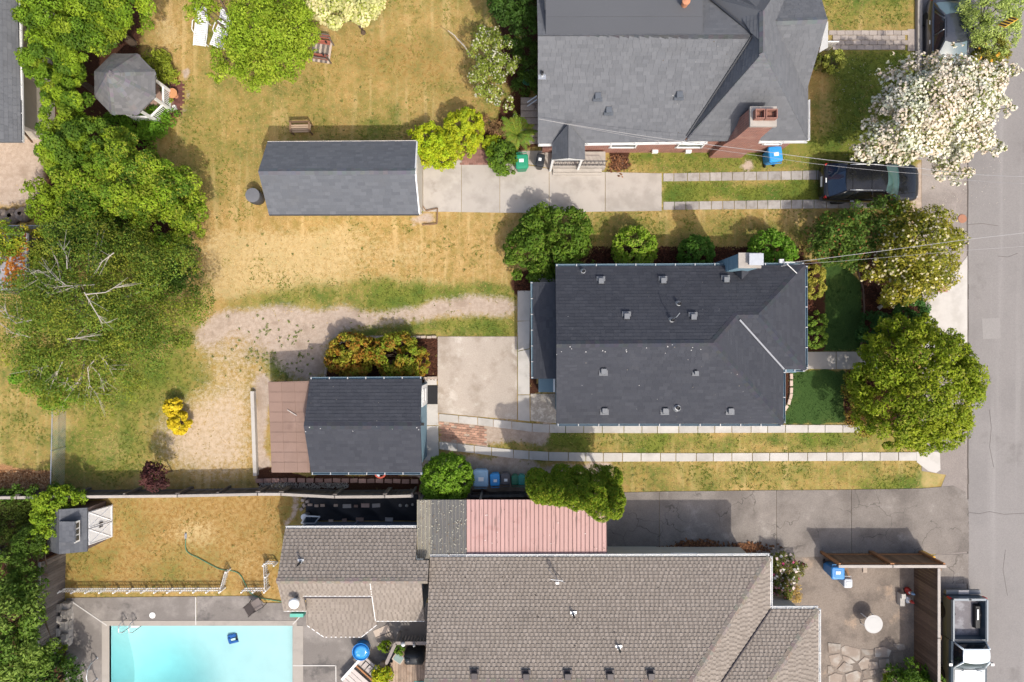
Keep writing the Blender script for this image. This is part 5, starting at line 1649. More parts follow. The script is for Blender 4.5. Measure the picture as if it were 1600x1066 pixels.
# flagstones in the courtyard
h = holder('flagstone_path', 'crazy paving of pale flagstones in the courtyard')
fs_ = [[(1293, 1004), (1313, 1006), (1312, 1018), (1303, 1020), (1294, 1019)], [(1314, 1012), (1320, 1008), (1343, 1014), (1343, 1030), (1338, 1033), (1326, 1025), (1314, 1021)],
       [(1345, 1014), (1364, 1015), (1364, 1022), (1346, 1024)], [(1294, 1024), (1311, 1021), (1315, 1029), (1306, 1042), (1298, 1038)], [(1316, 1024), (1326, 1027), (1336, 1035), (1325, 1037), (1317, 1030)],
       [(1340, 1036), (1350, 1026), (1358, 1029), (1356, 1043), (1345, 1046)], [(1308, 1045), (1318, 1034), (1332, 1039), (1331, 1047), (1315, 1050)], [(1293, 1040), (1297, 1040), (1303, 1045), (1301, 1049), (1293, 1052)],
       [(1320, 1053), (1338, 1047), (1345, 1051), (1342, 1066), (1322, 1065)], [(1294, 1056), (1304, 1051), (1316, 1054), (1314, 1066), (1294, 1066)], [(1347, 1048), (1353, 1046), (1357, 1056), (1349, 1058)],
       [(1358, 1048), (1366, 1046), (1368, 1052), (1360, 1056)], [(1357, 1034), (1370, 1034), (1372, 1044), (1358, 1045)], [(1366, 1013), (1380, 1010), (1392, 1016), (1388, 1026), (1367, 1026)],
       [(1395, 1006), (1412, 1005), (1414, 1014), (1404, 1016)], [(1374, 1050), (1386, 1046), (1390, 1060), (1376, 1063)], [(1372, 1030), (1388, 1029), (1390, 1042), (1374, 1043)], [(1394, 1020), (1410, 1018), (1412, 1034), (1396, 1036)],
       [(1348, 1062), (1362, 1060), (1364, 1074), (1346, 1074)], [(1296, 1070), (1320, 1069), (1318, 1088), (1298, 1086)], [(1326, 1070), (1342, 1071), (1344, 1090), (1328, 1090)]]
for q in fs_:
    mb = MB(); mb.prism(w2(q), -.02, .045 + random.uniform(-.006, .01)); part('flagstone', mb, FLAG, h)
hard([(1290, 1000), (1416, 1000), (1416, 1100), (1290, 1100)])

# black weed cloth with stepping stones by the pool house
fab = MB(); vs, fs = [], []
nx, ny = 60, 16
for j in range(ny + 1):
    for i in range(nx + 1):
        p = P(478 + 176 * i / nx, 772 + 41 * j / ny)
        z = .03 + .05 * float(vnoise(p.x, p.y, .35, 31)) + .06 * abs(math.sin(p.x * 2.1 + p.y * 1.6 + 2 * float(vnoise(p.x, p.y, 1.0, 32)))) ** 6
        vs.append((p.x, p.y, z))
for j in range(ny):
    for i in range(nx):
        a = j * (nx + 1) + i; fs.append((a, a + nx + 1, a + nx + 2, a + 1))
fab.add(vs, fs)
hard(rect(476, 770, 655, 814))
solo('weed_cloth', fab, mat('black_cloth', (.012, .013, .016), .55, .2, spec=.4), 'wrinkled black weed cloth spread beside the pool house wall', 'ground cloth', P(566, 792), smooth=True)
for i, (x, y, w_, h_, lab, c) in enumerate(((485.5, 788, 7, 3.5, 'tan paver lying first from the golden lawn on black cloth', 0), (495.5, 789.5, 6, 4, 'small tan brick on black cloth, second from the golden lawn', 0), (505, 789, 6.5, 4, 'small tan brick on black cloth, third from the golden lawn', 0), (525.5, 789, 6, 4, 'lone short tan brick in the gap of the stepping stone row', 0),
        (543, 790, 13, 6, 'grey square stepping stone in the row on black cloth', 1), (557, 790, 6, 4, 'dark reddish small brick between grey and pink stepping stones', 2), (571.5, 789, 12.5, 6, 'pinkish stepping stone in the middle of the black cloth row', 3), (588.5, 789, 12.5, 6, 'pale grey stepping stone nearest the round white stones', 1),
        (563, 811, 12, 6, 'brown stepping stone close to the pool house wall', 2), (608.5, 811, 12, 6, 'grey stepping stone close to the pool house wall', 1), (518, 813, 7, 4, 'cracked tan stone near the wall beside the tilted frame', 0), (539, 812, 7, 5, 'reddish stone near the middle of the wall', 2))):
    mb = MB(); mb.box((0, 0, .04), (PM(w_), PM(h_), .07))
    col = [(.5, .38, .29), (.40, .37, .335), (.28, .19, .15), (.47, .34, .29)][c]
    solo('stepping_stone', mb, mat('step_%d' % i, col, .9, .15, 5), lab, 'stepping stone', P(x, y) + Vector((0, 0, .06)), random.uniform(-.06, .06), world=False, group='stepping stones on black cloth')
for x, y, r, lab in ((626, 789, .09, 'round white stone first in the trio on black cloth'), (636, 789.5, .085, 'round white stone second in the trio on black cloth'), (645, 788, .07, 'small round white stone last in the trio by the carport')):
    mb = MB(); mb.lathe([(r * .7, 0), (r, r * .4), (r * .75, r * .8), (r * .2, r * .95)], n=10)
    solo('garden_stone', mb, mat('white_stone', (.5, .48, .42), .9, .15), lab, 'stone', P(x, y) + Vector((0, 0, .06)), world=False, smooth=True)
# rubble at the end of the cloth
for i, (x, y) in enumerate(((474, 781), (478, 775), (476, 789), (472, 795), (481, 783))):
    mb = MB(); mb.box((0, 0, .08), (.22, .18, .16), taper=.7)
    solo('rubble_stone', mb, STONEL, ['tan rubble stone where lawn meets black cloth', 'upper rubble stone touching the board fence', 'reddish rubble stone beside the tan brick', 'lowest rubble stone above the white drum', 'flat rubble stone nearest the black cloth'][i], 'stone', P(x, y), random.random() * 3, world=False)
t = thing('drum', 'round white lidded drum at the pool house corner', 'drum', P(481, 803))
mb = MB(); mb.lathe([(.13, 0), (.14, .55), (.14, .6)], n=16); part('body', mb, mat('drum_grey', (.45, .46, .48), .5), t, False, True)
mb = MB(); mb.lathe([(.15, .6), (.155, .64), (.1, .66)], n=16); part('lid', mb, WHITEP, t, False)
t = thing('window_screen', 'white framed dark window sash leaning on the pool house wall', 'window sash', P(486, 814))
a, b, c, d = P(471, 817.5, .5), P(492, 817.5, .5), P(499.5, 807.5, 1.1), P(478, 806.5, 1.1)
mb = MB(); mb.slab([a, b, c, d], .03); part('pane', mb, GLASS, t)
mb = MB()
for p, q in ((a, b), (b, c), (c, d), (d, a)): mb.tube([p + Vector((0, 0, .01)), q + Vector((0, 0, .01))], .035, 4)
part('frame', mb, WHITEP, t)
# stacked stone blocks by the pool fence
t = thing('block_stack', 'stack of grey concrete blocks against the plank fence', 'block stack', P(100, 970))
bl = unit('block', (.38, .26, .2), mat('stack_block', (.36, .33, .29), .9, .2, 4, orand=.25))
rr = random.Random(4)
for i in range(7):
    for c in range(2):
        for z in range(3 - (i + c) % 2):
            p = P(103 - 7 * 0 + c * 9.5, 944 + i * 9, 0)
            put('block', bl, t, p - ORG[t.name] + Vector((rr.uniform(-.04, .04) - .05, rr.uniform(-.03, .03), z * .205)), (0, 0, PI / 2 + rr.uniform(-.12, .12)))
# planks along the bed at the upper drive
solo('timber_edge', MB().prism(w2([(756, 219), (815, 219), (815, 222), (756, 222)]), 0, .2), WOODB, 'brown timber rail between fern and yellow shrub', 'timber', P(786, 220))
t = thing('brick_pad', 'small reddish brick pad between yellow shrub and concrete', 'paving', P(744, 240))
bmb = unit('brick', (.22, .105, .05), mat('pad_brick', (.24, .13, .105), .9, .2, orand=.25))
for r in range(7):
    for c in range(7):
        x, y = 722 + c * 7.1 + (r % 2) * 3.5, 236 + r * 3.4
        if y > 232 + abs(x - 750) * .35: put('brick', bmb, t, P(x, y) - ORG[t.name], (0, 0, random.uniform(-.05, .05)))
hard(rect(718, 232, 775, 258))
# gazebo bed: dark brick paving and pots
t = thing('brick_terrace', 'dark red brick terrace with pots beside the gazebo', 'paving', P(270, 150))
bmb = unit('brick', (.22, .105, .05), mat('terrace_brick', (.13, .055, .045), .85, .25, orand=.3))
for r in range(16):
    for c in range(7):
        x, y = 246 + c * 7.1 + (r % 2) * 3.5, 130 + r * 3.4
        if x < 287 - abs(y - 150) * .12: put('brick', bmb, t, P(x, y) - ORG[t.name], (0, 0, random.uniform(-.05, .05)))
hard(rect(243, 128, 288, 176))
def pot(name, label, px, py, r, h, m=None, soil=True, cat='flower pot'):
    t = thing(name, label, cat, P(px, py))
    mb = MB(); mb.lathe([(r * .7, 0), (r, h * .85), (r * 1.1, h * .86), (r * 1.1, h), (r * .9, h), (r * .88, h * .9)], n=16); part('body', mb, m or TERRA, t, False, True)
    mb = MB(); mb.lathe([(r * .88, h * .88), (r * .3, h * .92)], n=12); part('soil', mb, mat('potting_soil', (.06, .035, .022), .95) if soil else (m or TERRA), t, False)
    return t
t = thing('garden_table', 'small round terracotta topped table on the brick terrace', 'table', P(276, 151))
mb = MB(); mb.lathe([(.24, .42), (.25, .46), (.1, .465)], n=20); part('table_top', mb, mat('orange_top', (.5, .24, .11), .7, .08), t, False)
mb = MB(); mb.lathe([(.16, 0), (.08, .1), (.06, .42)], n=10); part('leg', mb, TERRA, t, False)
pot('flower_pot', 'terracotta flower pot above the round table by the gazebo', 275.5, 121.5, .16, .3)
solo('stone_block', MB().box((0, 0, .1), (.22, .2, .2)), WHITEP, 'white stone block below the round garden table', 'stone', P(274, 170), .4, world=False)

# ------------------------------------------------------------------ bins
BIN = {k: mat('bin_' + k, c, .45, .06, spec=.4) for k, c in {'blue': (.025, .20, .52), 'bright': (.03, .27, .62), 'pale': (.24, .40, .55), 'black': (.022, .024, .028), 'grey': (.075, .075, .085), 'green': (.02, .24, .13), 'teal': (.03, .24, .20), 'dgreen': (.015, .15, .085), 'silver': (.42, .45, .48)}.items()}
STICK = mat('sticker', (.72, .74, .74), .6, .04)
def wheelie(label, px, py, col, w=.58, d=.7, h=1.0, rz=0.0, stick=True, lidcol=None, group=None):
    """handle and wheels at the -y end of the local frame"""
    t = thing('wheelie_bin', label, 'wheelie bin', P(px, py), rz, group)
    m = BIN[col]
    secs = []
    for z, k in ((.06, .80), (h * .5, .9), (h - .08, 1.0)):
        x, y = w * k / 2, d * k / 2; e = .05
        secs.append([(-x + e, -y, z), (x - e, -y, z), (x, -y + e, z), (x, y - e, z), (x - e, y, z), (-x + e, y, z), (-x, y - e, z), (-x, -y + e, z)])
    mb = MB(); mb.loft(secs); part('body', mb, m, t, False)
    secs = []
    for z, k in ((h - .08, 1.05), (h - .02, 1.07), (h + .035, .95), (h + .045, .75)):
        x, y = w * k / 2, d * k / 2; e = .06
        secs.append([(-x + e, -y, z), (x - e, -y, z), (x, -y + e, z), (x, y - e, z), (x - e, y, z), (-x + e, y, z), (-x, y - e, z), (-x, -y + e, z)])
    mb = MB(); mb.loft(secs); lid = part('lid', mb, BIN[lidcol or col], t, False)
    mb = MB(); mb.box((0, .02, h + .05), (w * .62, d * .55, .02), taper=.92); part('lid_panel', mb, BIN[lidcol or col], lid, False)
    if stick:
        mb = MB(); mb.box((.02, -.03, h + .063), (w * .36, d * .24, .004)); part('sticker', mb, STICK, lid, False)
    mb = MB(); mb.tube([(-w * .42, -d * .5, h - .1), (-w * .42, -d * .5 - .1, h - .06), (w * .42, -d * .5 - .1, h - .06), (w * .42, -d * .5, h - .1)], .018, 6); part('handle', mb, m, t, False)
    for s in (-1, 1):
        mb = MB(); mb.lathe([(.11, -.03), (.12, 0), (.11, .03)], (s * w * .36, -d * .42, .12), 12, M=Matrix.Rotation(PI / 2, 3, 'Y')); part('wheel', mb, BLACKP, t, False)
    return t
wheelie('large pale blue wheelie bin, biggest in the row beside the round bush', 752.5, 741, 'pale', .70, .78, 1.05, .0)
wheelie('bright blue recycling bin between the pale blue and dark grey bins', 774, 744, 'bright', .46, .56, .95, .03)
wheelie('dark grey wheelie bin in the middle of the row beside the clipped hedge', 790, 743, 'grey', .44, .54, .95, 0)
wheelie('dark green yard bin next to the dark grey bin', 804.5, 745, 'dgreen', .33, .44, .9, 0, False)
wheelie('teal green bin touching the clipped hedge', 815, 745, 'teal', .34, .46, .9, 0, False)
wheelie('green wheelie bin with white sticker beside the fern', 815, 261, 'green', .58, .66, 1.05, PI + .05)
wheelie('narrow black wheelie bin between the green bin and entry landing', 843, 258.5, 'black', .38, .6, .95, PI - .15)
wheelie('bright blue wheelie bin on grass beside the brick chimney', 1199, 249.5, 'bright', .62, .72, 1.05, .12)
wheelie('blue wheelie bin in the corner of the brown board fence', 1293, 884, 'blue', .6, .58, 1.1, PI)
wheelie('small silver grey bin in front of the blue corner bin', 1312, 902, 'silver', .4, .44, .85, PI, True)
solo('plywood_sheet', MB().slab([P(1317, 884, .9), P(1324, 886, .9), P(1330, 904, .05), P(1327, 904, .05)], .03), WOODB, 'curved brown board leaning behind the silver grey bin', 'board', P(1324, 894))
solo('paver_slab', MB().box((0, 0, .05), (.2, .33, .06)), STONEL, 'single pale paver under the brown board fence', 'paver', P(1350.5, 889), world=False)

# ------------------------------------------------------------------ garden furniture
PLAST = mat('white_plastic', (.75, .76, .76), .4, .03)
def lounger(label, px, py, rz):
    t = thing('sun_lounger', label, 'sun lounger', P(px, py), rz, 'white loungers under the tree')
    for i in range(12):                           # seat slats then the raised back
        y = -.85 + i * .095
        mb = MB(); mb.box((0, y, .32), (.52, .075, .025)); part('slat', mb, PLAST, t, False)
    for i in range(8):
        y = .31 + i * .075; z = .35 + i * .05
        mb = MB(); mb.box((0, y, z), (.52, .07, .022), M=Matrix.Rotation(.55, 3, 'X')); part('back_slat', mb, PLAST, t, False)
    for s in (-1, 1):
        mb = MB(); mb.tube([(s * .29, -.9, .3), (s * .31, -.4, .31), (s * .3, .3, .33), (s * .28, .92, .72)], .03, 6); part('side_rail', mb, PLAST, t, False)
        mb = MB(); mb.tube([(s * .31, -.3, .33), (s * .35, -.2, .52), (s * .36, .2, .54), (s * .32, .35, .4)], .025, 6); part('armrest', mb, PLAST, t, False)
        for y in (-.75, .3):
            mb = MB(); mb.tube([(s * .28, y, .3), (s * .3, y, 0)], .03, 6); part('leg', mb, PLAST, t, False)
lounger('white slatted sun lounger mostly in the open under the tree', 319, 48, -.12)
lounger('white slatted sun lounger half covered by leaves', 352, 52, -.42)

def glider():
    t = thing('garden_swing', 'weathered wooden glider with two red benches and a pale floor', 'garden swing', P(504, 83), -.15)
    for i in range(8):
        mb = MB(); mb.box((-.42 + i * .12, 0, .2), (.11, 1.1, .03)); part('floor_board', mb, WOODL if i % 2 else WOODG, t, False)
    rm = mat('red_wood', (.33, .11, .075), .8, .2, 4, orand=.15)
    for s in (-1, 1):
        for k in range(3):
            mb = MB(); mb.box((0, s * (.28 + k * .07), .5), (.95, .06, .025)); part('seat_slat', mb, rm, t, False)
        for k in range(4):
            mb = MB(); mb.box((0, s * (.52 + .02 * k), .58 + k * .1), (1.0, .025, .085)); part('back_slat', mb, WOODG if k % 2 else rm, t, False)
        for x in (-.5, .5):
            mb = MB(); mb.box((x, s * .45, .45), (.05, .06, .9)); part('leg', mb, WOODG, t, False)
    mb = MB(); mb.lathe([(.04, .53), (.05, .65), (.03, .7)], (.3, .32, 0), 10); mb.lathe([(.04, .53), (.05, .62)], (.25, -.3, 0), 10); part('cup', mb, BLACKP, t, False)
glider()
def bench():
    t = thing('garden_bench', 'small brown garden bench in the shade behind the grey garage', 'bench', P(474, 205), 0.02)
    for k in range(4):
        mb = MB(); mb.box((0, -.15 + k * .1, .42), (.98, .08, .03)); part('seat_slat', mb, mat('pale_bench', (.4, .29, .2), .8, orand=.1), t, False)
    for k in range(2):
        mb = MB(); mb.box((0, .26, .58 + k * .14), (.98, .03, .09)); part('back_slat', mb, WOODB, t, False)
    for s in (-1, 1):
        mb = MB(); mb.box((s * .46, .02, .6), (.07, .5, .04)); part('armrest', mb, WOODB, t, False)
        for y in (-.18, .24):
            mb = MB(); mb.box((s * .46, y, .3), (.06, .06, .6)); part('leg', mb, WOODB, t, False)
bench()
t = thing('rain_barrel', 'dark grey round rain barrel beside the grey garage', 'barrel', P(405, 311))
mb = MB(); mb.lathe([(.30, 0), (.36, .3), (.37, .55), (.33, .85)], n=20); part('body', mb, mat('barrel_grey', (.05, .052, .058), .6), t, False, True)
mb = MB(); mb.lathe([(.345, .85), (.35, .89), (.1, .91)], n=20); part('lid', mb, mat('barrel_lid', (.14, .145, .16), .6), t, False)
t = thing('patio_table', 'round white patio table alone in the brown courtyard', 'table', P(1353, 966))
mb = MB(); mb.lathe([(.43, .70), (.45, .715), (.445, .73), (.38, .728), (.3, .735), (.05, .735)], n=32); part('table_top', mb, mat('table_white', (.43, .425, .41), .5, .06, 2), t, False)
for k in range(4):
    a = PI / 4 + k * PI / 2; mb = MB(); mb.tube([(.3 * math.cos(a), .3 * math.sin(a), .7), (.36 * math.cos(a), .36 * math.sin(a), 0)], .025); part('leg', mb, WHITEP, t, False)
def gnome(label, px, py, coat, cap, rz):
    t = thing('garden_gnome', label, 'garden statue', P(px, py), rz)
    mb = MB(); mb.lathe([(.13, 0), (.15, .08), (.14, .22), (.09, .36), (.05, .40)], n=14); part('body', mb, coat, t, False, True)
    mb = MB(); mb.lathe([(.03, .37), (.075, .43), (.08, .49), (.06, .54), (.01, .56)], (0, -.01, 0), 12); part('head', mb, mat('skin_paint', (.55, .35, .25), .6), t, False, True)
    mb = MB(); mb.lathe([(.05, .36), (.06, .42), (.02, .45)], (0, -.06, 0), 10); part('beard', mb, PLAST, t, False, True)
    mb = MB(); mb.lathe([(.09, .52), (.06, .62), (.015, .74)], (0, .0, 0), 12); part('hat', mb, cap, t, False, True)
    for s in (-1, 1):
        mb = MB(); mb.tube([(s * .1, -.02, .32), (s * .15, -.08, .22), (s * .06, -.13, .2)], [.04, .035, .03], 8); part('arm', mb, coat, t, False, True)
    for s in (-1, 1):
        mb = MB(); mb.box((s * .06, -.1, .04), (.08, .14, .08), taper=.8); part('boot', mb, BLACKP, t, False)
rd, bl_, wh = mat('gnome_red', (.42, .05, .04), .5), mat('gnome_blue', (.2, .32, .5), .5), PLAST
gnome('garden figure in red coat and pale blue hat beside the plinth', 1416, 921, rd, bl_, -1.2)
gnome('garden figure in white coat and red hat beside the fence', 1415, 934, wh, rd, -1.4)
t = thing('stone_plinth', 'pale concrete plinth with a small figure beside the garden statues', 'plinth', P(1405, 934))
mb = MB(); mb.box((0, 0, .15), (.24, .62, .3)); part('base', mb, CONC_LIGHT, t, False)
mb = MB(); mb.box((0, .2, .35), (.2, .24, .1)); part('step', mb, CONC_LIGHT, t, False)
# pool furniture
def hand_rail(label, px, py, rz, n_=2):
    t = thing('pool_handrail', label, 'handrail', P(px, py), rz, 'curved chrome rails at the pool corner')
    mb = MB(); mb.tube([(0, .55, 0), (0, .5, .5), (0, .32, .8), (0, 0, .88), (0, -.35, .78), (0, -.48, .45), (0, -.5, 0)], .032, 8); part('bar', mb, mat('chrome', (.55, .52, .52), .35, .02, metal=.5), t, False, True)
    for y in (.55, -.5):
        mb = MB(); mb.lathe([(.07, .03), (.06, .05)], (0, y, 0), 12); part('flange', mb, METALG, t, False)
hand_rail('curved chrome pool rail nearest the plank fence', 120, 1045, 0)
hand_rail('curved chrome pool rail between the first rail and the water', 152, 1045, 0)
t = thing('pool_ladder', 'pair of curved chrome ladder rails over the pool edge', 'pool ladder', P(206, 977))
CH = mat('ladder_chrome', (.6, .6, .6), .35, .02, metal=.5)
for s in (-1, 1):
    mb = MB(); mb.tube([(s * .25, .35, .03), (s * .25, .33, .5), (s * .25, .2, .72), (s * .25, -.05, .72), (s * .25, -.2, .4), (s * .25, -.22, -1.3)], .026, 8); part('rail', mb, CH, t, False, True)
for z in (-.35, -.7, -1.05):
    mb = MB(); mb.box((0, -.22, z), (.5, .09, .035)); part('step', mb, PLAST, t, False)
solo('skimmer_lid', MB().lathe([(.145, .05), (.15, .06), (.05, .066)], n=20), WHITEP, 'round white skimmer lid on the terrace above the pool', 'lid', P(239, 961), world=False)
t = thing('pool_cleaner', 'blue robotic pool cleaner on the pool floor', 'pool cleaner', P(352, 1011) + Vector((0, 0, -1.05)), .25)
BLU = mat('cleaner_blue', (.02, .10, .36), .4)
mb = MB(); mb.box((0, .16, .1), (.46, .18, .2), taper=.8); mb.box((-.16, 0, .1), (.16, .36, .2), taper=.8); mb.box((.02, -.16, .09), (.5, .13, .16), taper=.8); part('body', mb, BLU, t, False)
mb = MB(); mb.box((.02, -.02, .13), (.22, .1, .06)); part('top_panel', mb, STICK, t, False)
mb = MB(); mb.box((0, .0, .06), (.5, .46, .08)); part('brush', mb, BLACKP, t, False)
def terrace_chair():
    t = thing('terrace_chair', 'dark tipped garden chair beside the short picket fence', 'chair', P(406, 939), 2.1)
    fr = mat('chair_frame', (.07, .06, .055), .6); sl_ = mat('chair_mesh', (.17, .145, .135), .8)
    mb = MB(); mb.box((0, 0, .42), (.5, .48, .03)); part('seat', mb, sl_, t, False)
    mb = MB(); mb.box((0, .3, .7), (.5, .03, .55), M=Matrix.Rotation(-.25, 3, 'X')); part('backrest', mb, sl_, t, False)
    for s in (-1, 1):
        mb = MB(); mb.tube([(s * .26, -.25, 0), (s * .26, -.24, .62), (s * .26, .28, .64)], .02); part('armrest', mb, fr, t, False)
        mb = MB(); mb.tube([(s * .26, .25, .45), (s * .26, .34, 0)], .02); part('leg', mb, fr, t, False)
        mb = MB(); mb.tube([(s * .25, .22, .4), (s * .25, .38, 1.0)], .02); part('back_post', mb, fr, t, False)
terrace_chair()
GH = mat('green_hose', (.05, .22, .14), .5)
def hose(label, pts, r=.02, z=.05):
    P3 = [P(x, y) + Vector((0, 0, z)) for x, y in pts]
    for _ in range(2):
        q = [P3[0]]
        for i in range(len(P3) - 1): q += [P3[i] * .75 + P3[i + 1] * .25, P3[i] * .25 + P3[i + 1] * .75]
        P3 = q + [P3[-1]]
    mb = MB(); mb.tube(P3, r, 6)
    return solo('garden_hose', mb, GH, label, 'hose', P3[0], smooth=True)
hose('green garden hose snaking over the golden lawn to the picket fence', [(291, 842), (290, 855), (294, 864), (310, 871), (330, 882), (345, 890), (362, 891), (375, 895), (384, 912), (390, 926), (405, 934), (432, 938), (445, 941)])
t = thing('lawn_sprinkler', 'small metal sprinkler at the end of the green hose', 'sprinkler', P(291, 837))
mb = MB(); mb.box((0, 0, .05), (.1, .26, .03)); part('base', mb, METALG, t, False)
mb = MB(); mb.tube([(0, -.12, .1), (0, .12, .1)], .02); part('spray_bar', mb, METALG, t, False)
q = []
for i in range(40):
    a = i * .7; r = 10 + 3 * math.sin(i * 1.3); q.append((825 + r * math.cos(a) * .9, 123 + r * math.sin(a)))
hose('tangled teal hose lying among plants beside the brick house', q, .022, .12)
# deck
def deck_thing():
    t = thing('timber_deck', 'pale timber deck with grey rails beside the brown house', 'deck', P(640, 1050))
    pm = None
    mdeck = mat('deck_plank', (.36, .27, .205), .85, .2, 2, .2, 30, orand=.24, bump=.2, c2=(.24, .17, .12), c2scale=2.0)
    z = .55
    for i in range(15):
        x = 605 + i * 4.35
        y0 = 1008 if x > 622 else 1008 + (622 - x) * 2.2
        a, b = P(x, y0, z), P(x + 4.05, 1130, z); mb = MB(); mb.prism([(a.x, a.y), (b.x, a.y), (b.x, b.y), (a.x, b.y)], z - .04, z + random.uniform(-.003, .003)); part('plank', mb, mdeck, t)
    gr = mat('rail_grey', (.27, .235, .215), .85, .15)
    pts = [(604, 1052), (604, 1036), (618, 1005), (668, 1005)]
    for i in range(1, len(pts) - 1):
        a, b = P(*pts[i], 1.35), P(*pts[i + 1], 1.35); d = b - a
        mb = MB(); mb.box((a + b) / 2, (d.length, .15, .05), math.atan2(d.y, d.x)); part('top_rail', mb, gr, t)
        n = int(d.length / .14); mb = MB()
        for k in range(n): p = a + d * (k + .5) / n; mb.box((p.x, p.y, .95), (.035, .035, .8))
        part('balusters', mb, gr, t, kind='stuff')
    for x, y in pts[1:]:
        p = P(x, y, 1.3); mb = MB(); mb.box((p.x, p.y, .68), (.1, .1, 1.36)); part('post', mb, gr, t)
    hard(rect(600, 1003, 670, 1140))
deck_thing()
def steps_thing():
    t = thing('deck_steps', 'wide timber steps with an orange edge set at an angle by the deck', 'steps', P(575, 1062), 0)
    c = P(573, 1066, .4)
    R = Matrix.Rotation(-.73, 3, 'Z')
    lm = mat('step_plank', (.47, .42, .39), .8, .15, 3, orand=.15)
    for i in range(5):
        mb = MB(); mb.box(c + R @ Vector((-.2, -.75 + i * .21 - .1, .02)), (1.45, .19, .04), M=R); part('plank', mb, lm, t)
    mb = MB(); mb.box(c + R @ Vector((-.2, .27, .03)), (1.6, .07, .06), M=R); part('edge_strip', mb, WOODO, t)
    for i in range(6):
        mb = MB(); mb.box(c + R @ Vector((-.85 + i * .26, .5, -.1)), (.2, .36, .04), M=R); part('tread', mb, lm, t)
    mb = MB(); mb.box(c + R @ Vector((-1.0, .05, .05)), (.12, 1.5, .09), M=R); part('side_board', mb, WHITEP, t)
    mb = MB(); mb.box(c + R @ Vector((-.2, .78, -.12)), (1.5, .12, .05), M=R); part('lower_edge', mb, lm, t)
steps_thing()
t = thing('water_tub', 'round blue tub beside the timber steps', 'tub', P(568, 1010))
mb = MB(); mb.lathe([(.36, 0), (.40, .58), (.43, .6), (.43, .63), (.40, .63), (.39, .56)], n=28); part('body', mb, mat('tub_blue', (.02, .20, .55), .35), t, False, True)
mb = MB(); mb.lathe([(.405, .60), (.2, .61), (.02, .612)], n=28); part('cover', mb, mat('tub_cover', (.03, .26, .64), .15, .25, 3, c2=(.18, .42, .72), c2scale=3, c2lo=.55, c2hi=.65, spec=.7), t, False, True)
for p in ((655, 1017, .55),):
    t = thing('grill', 'black covered grill on the timber deck', 'grill', P(650, 1018, .55))
    mb = MB(); secs = []
    for z, k in ((0, .95), (.55, 1), (.8, .92), (.95, .6), (.98, .25)):
        x, y = .48 * k, .3 * k; e = .08 * k
        secs.append([(-x + e, -y, z), (x - e, -y, z), (x, -y + e, z), (x, y - e, z), (x - e, y, z), (-x + e, y, z), (-x, y - e, z), (-x, -y + e, z)])
    mb.loft(secs); part('cover', mb, mat('grill_cover', (.014, .016, .02), .5, .2, 8, spec=.4), t, False, True)
    mb = MB(); mb.lathe([(.16, .92), (.1, 1.02), (.02, 1.05)], (-.25, 0, 0), 14); part('dome', mb, mat('dome_black', (.03, .034, .04), .3, spec=.5), t, False, True)
t = thing('side_table', 'small wooden table with grey green top on the deck', 'table', P(625, 1022, .55), -.6)
mb = MB(); mb.box((0, 0, .45), (.5, .42, .04)); part('frame', mb, WOODL, t, False); mb = MB(); mb.box((0, 0, .475), (.42, .34, .02)); part('table_top', mb, mat('slate_top', (.2, .27, .25), .6), t, False)
for sx in (-1, 1):
    for sy in (-1, 1): mb = MB(); mb.box((sx * .2, sy * .16, .22), (.05, .05, .44)); part('leg', mb, WOODL, t, False)
solo('deck_mat', MB().box(P(655, 1070, .55) + Vector((0, -.1, .012)), (.5, .55, .02)), mat('teal_mat', (.10, .27, .26), .9), 'teal mat on the deck at the lower photo edge', 'mat', P(655, 1070, .55))
t = thing('stool', 'round wicker stool at the head of the timber steps', 'stool', P(600, 1038, .3))
mb = MB(); mb.lathe([(.2, 0), (.23, .3), (.24, .42), (.15, .45)], n=14); part('seat', mb, mat('wicker', (.33, .24, .17), .9, .25, 12), t, False, True)
pot('planter_pot', 'dark glazed pot on the deck beside the wicker stool', 607, 1041, .16, .35, BLACKP, True)
pot('planter_pot', 'red brown pot on the deck rail beside the grill', 630, 1019, .12, .25, None, True)
solo('lamp_globe', MB().lathe([(.03, -.1), (.09, -.05), (.11, .02), (.06, .1), (.01, .12)], n=14), PLAST, 'white globe lamp on the deck corner post', 'lamp', P(630, 1007, 1.5), world=False, smooth=True)
solo('rail_ornament', MB().lathe([(.05, -.1), (.06, .0), (.03, .12), (.01, .16)], n=10), PLAST, 'small white ornament on the deck rail above the grill', 'ornament', P(647, 1008.5, 1.48), world=False, smooth=True)
block_row('log_steps', 'pale flat pavers descending beside the six sided bay', [(594, 980), (604, 1002)], .4, (.34, .8, .06), STONEL)
# misc
t = thing('red_hose_reel', 'red hose reel on the back wall of the blue garage', 'hose reel', P(594, 736))
mb = MB(); mb.tube([P(594, 739.5, .6) + Vector((.24 * math.cos(a * PI / 8), .24 * math.sin(a * PI / 8) * .9, 0)) for a in range(17)], .05, 6); part('coil', mb, mat('red_hose', (.45, .08, .05), .5), t)
mb = MB(); mb.lathe([(.1, .3), (.1, .62)], P(594, 739.5, 0), 10); part('reel', mb, METALG, t)
solo('yellow_post', MB().box(P(1440, 862, .0) + Vector((0, 0, .5)), (.13, .13, 1.0)), YELLOW, 'yellow painted bollard at the board fence corner', 'bollard', P(1440, 862))
solo('reflector', MB().box(P(1465, 893, 1.4), (.06, .28, .3)), YELLOW, 'yellow reflector plate on the fence beside the pickup', 'reflector', P(1465, 893, 1.4))
t = thing('marker_sign', 'yellow hazard marker sign with black bars in the street bush', 'road sign', P(1535, 50))
a = P(1575, 34.5, 3.0)
R = Matrix.Rotation(.55, 3, 'Z') @ Matrix.Rotation(-.75, 3, 'X')
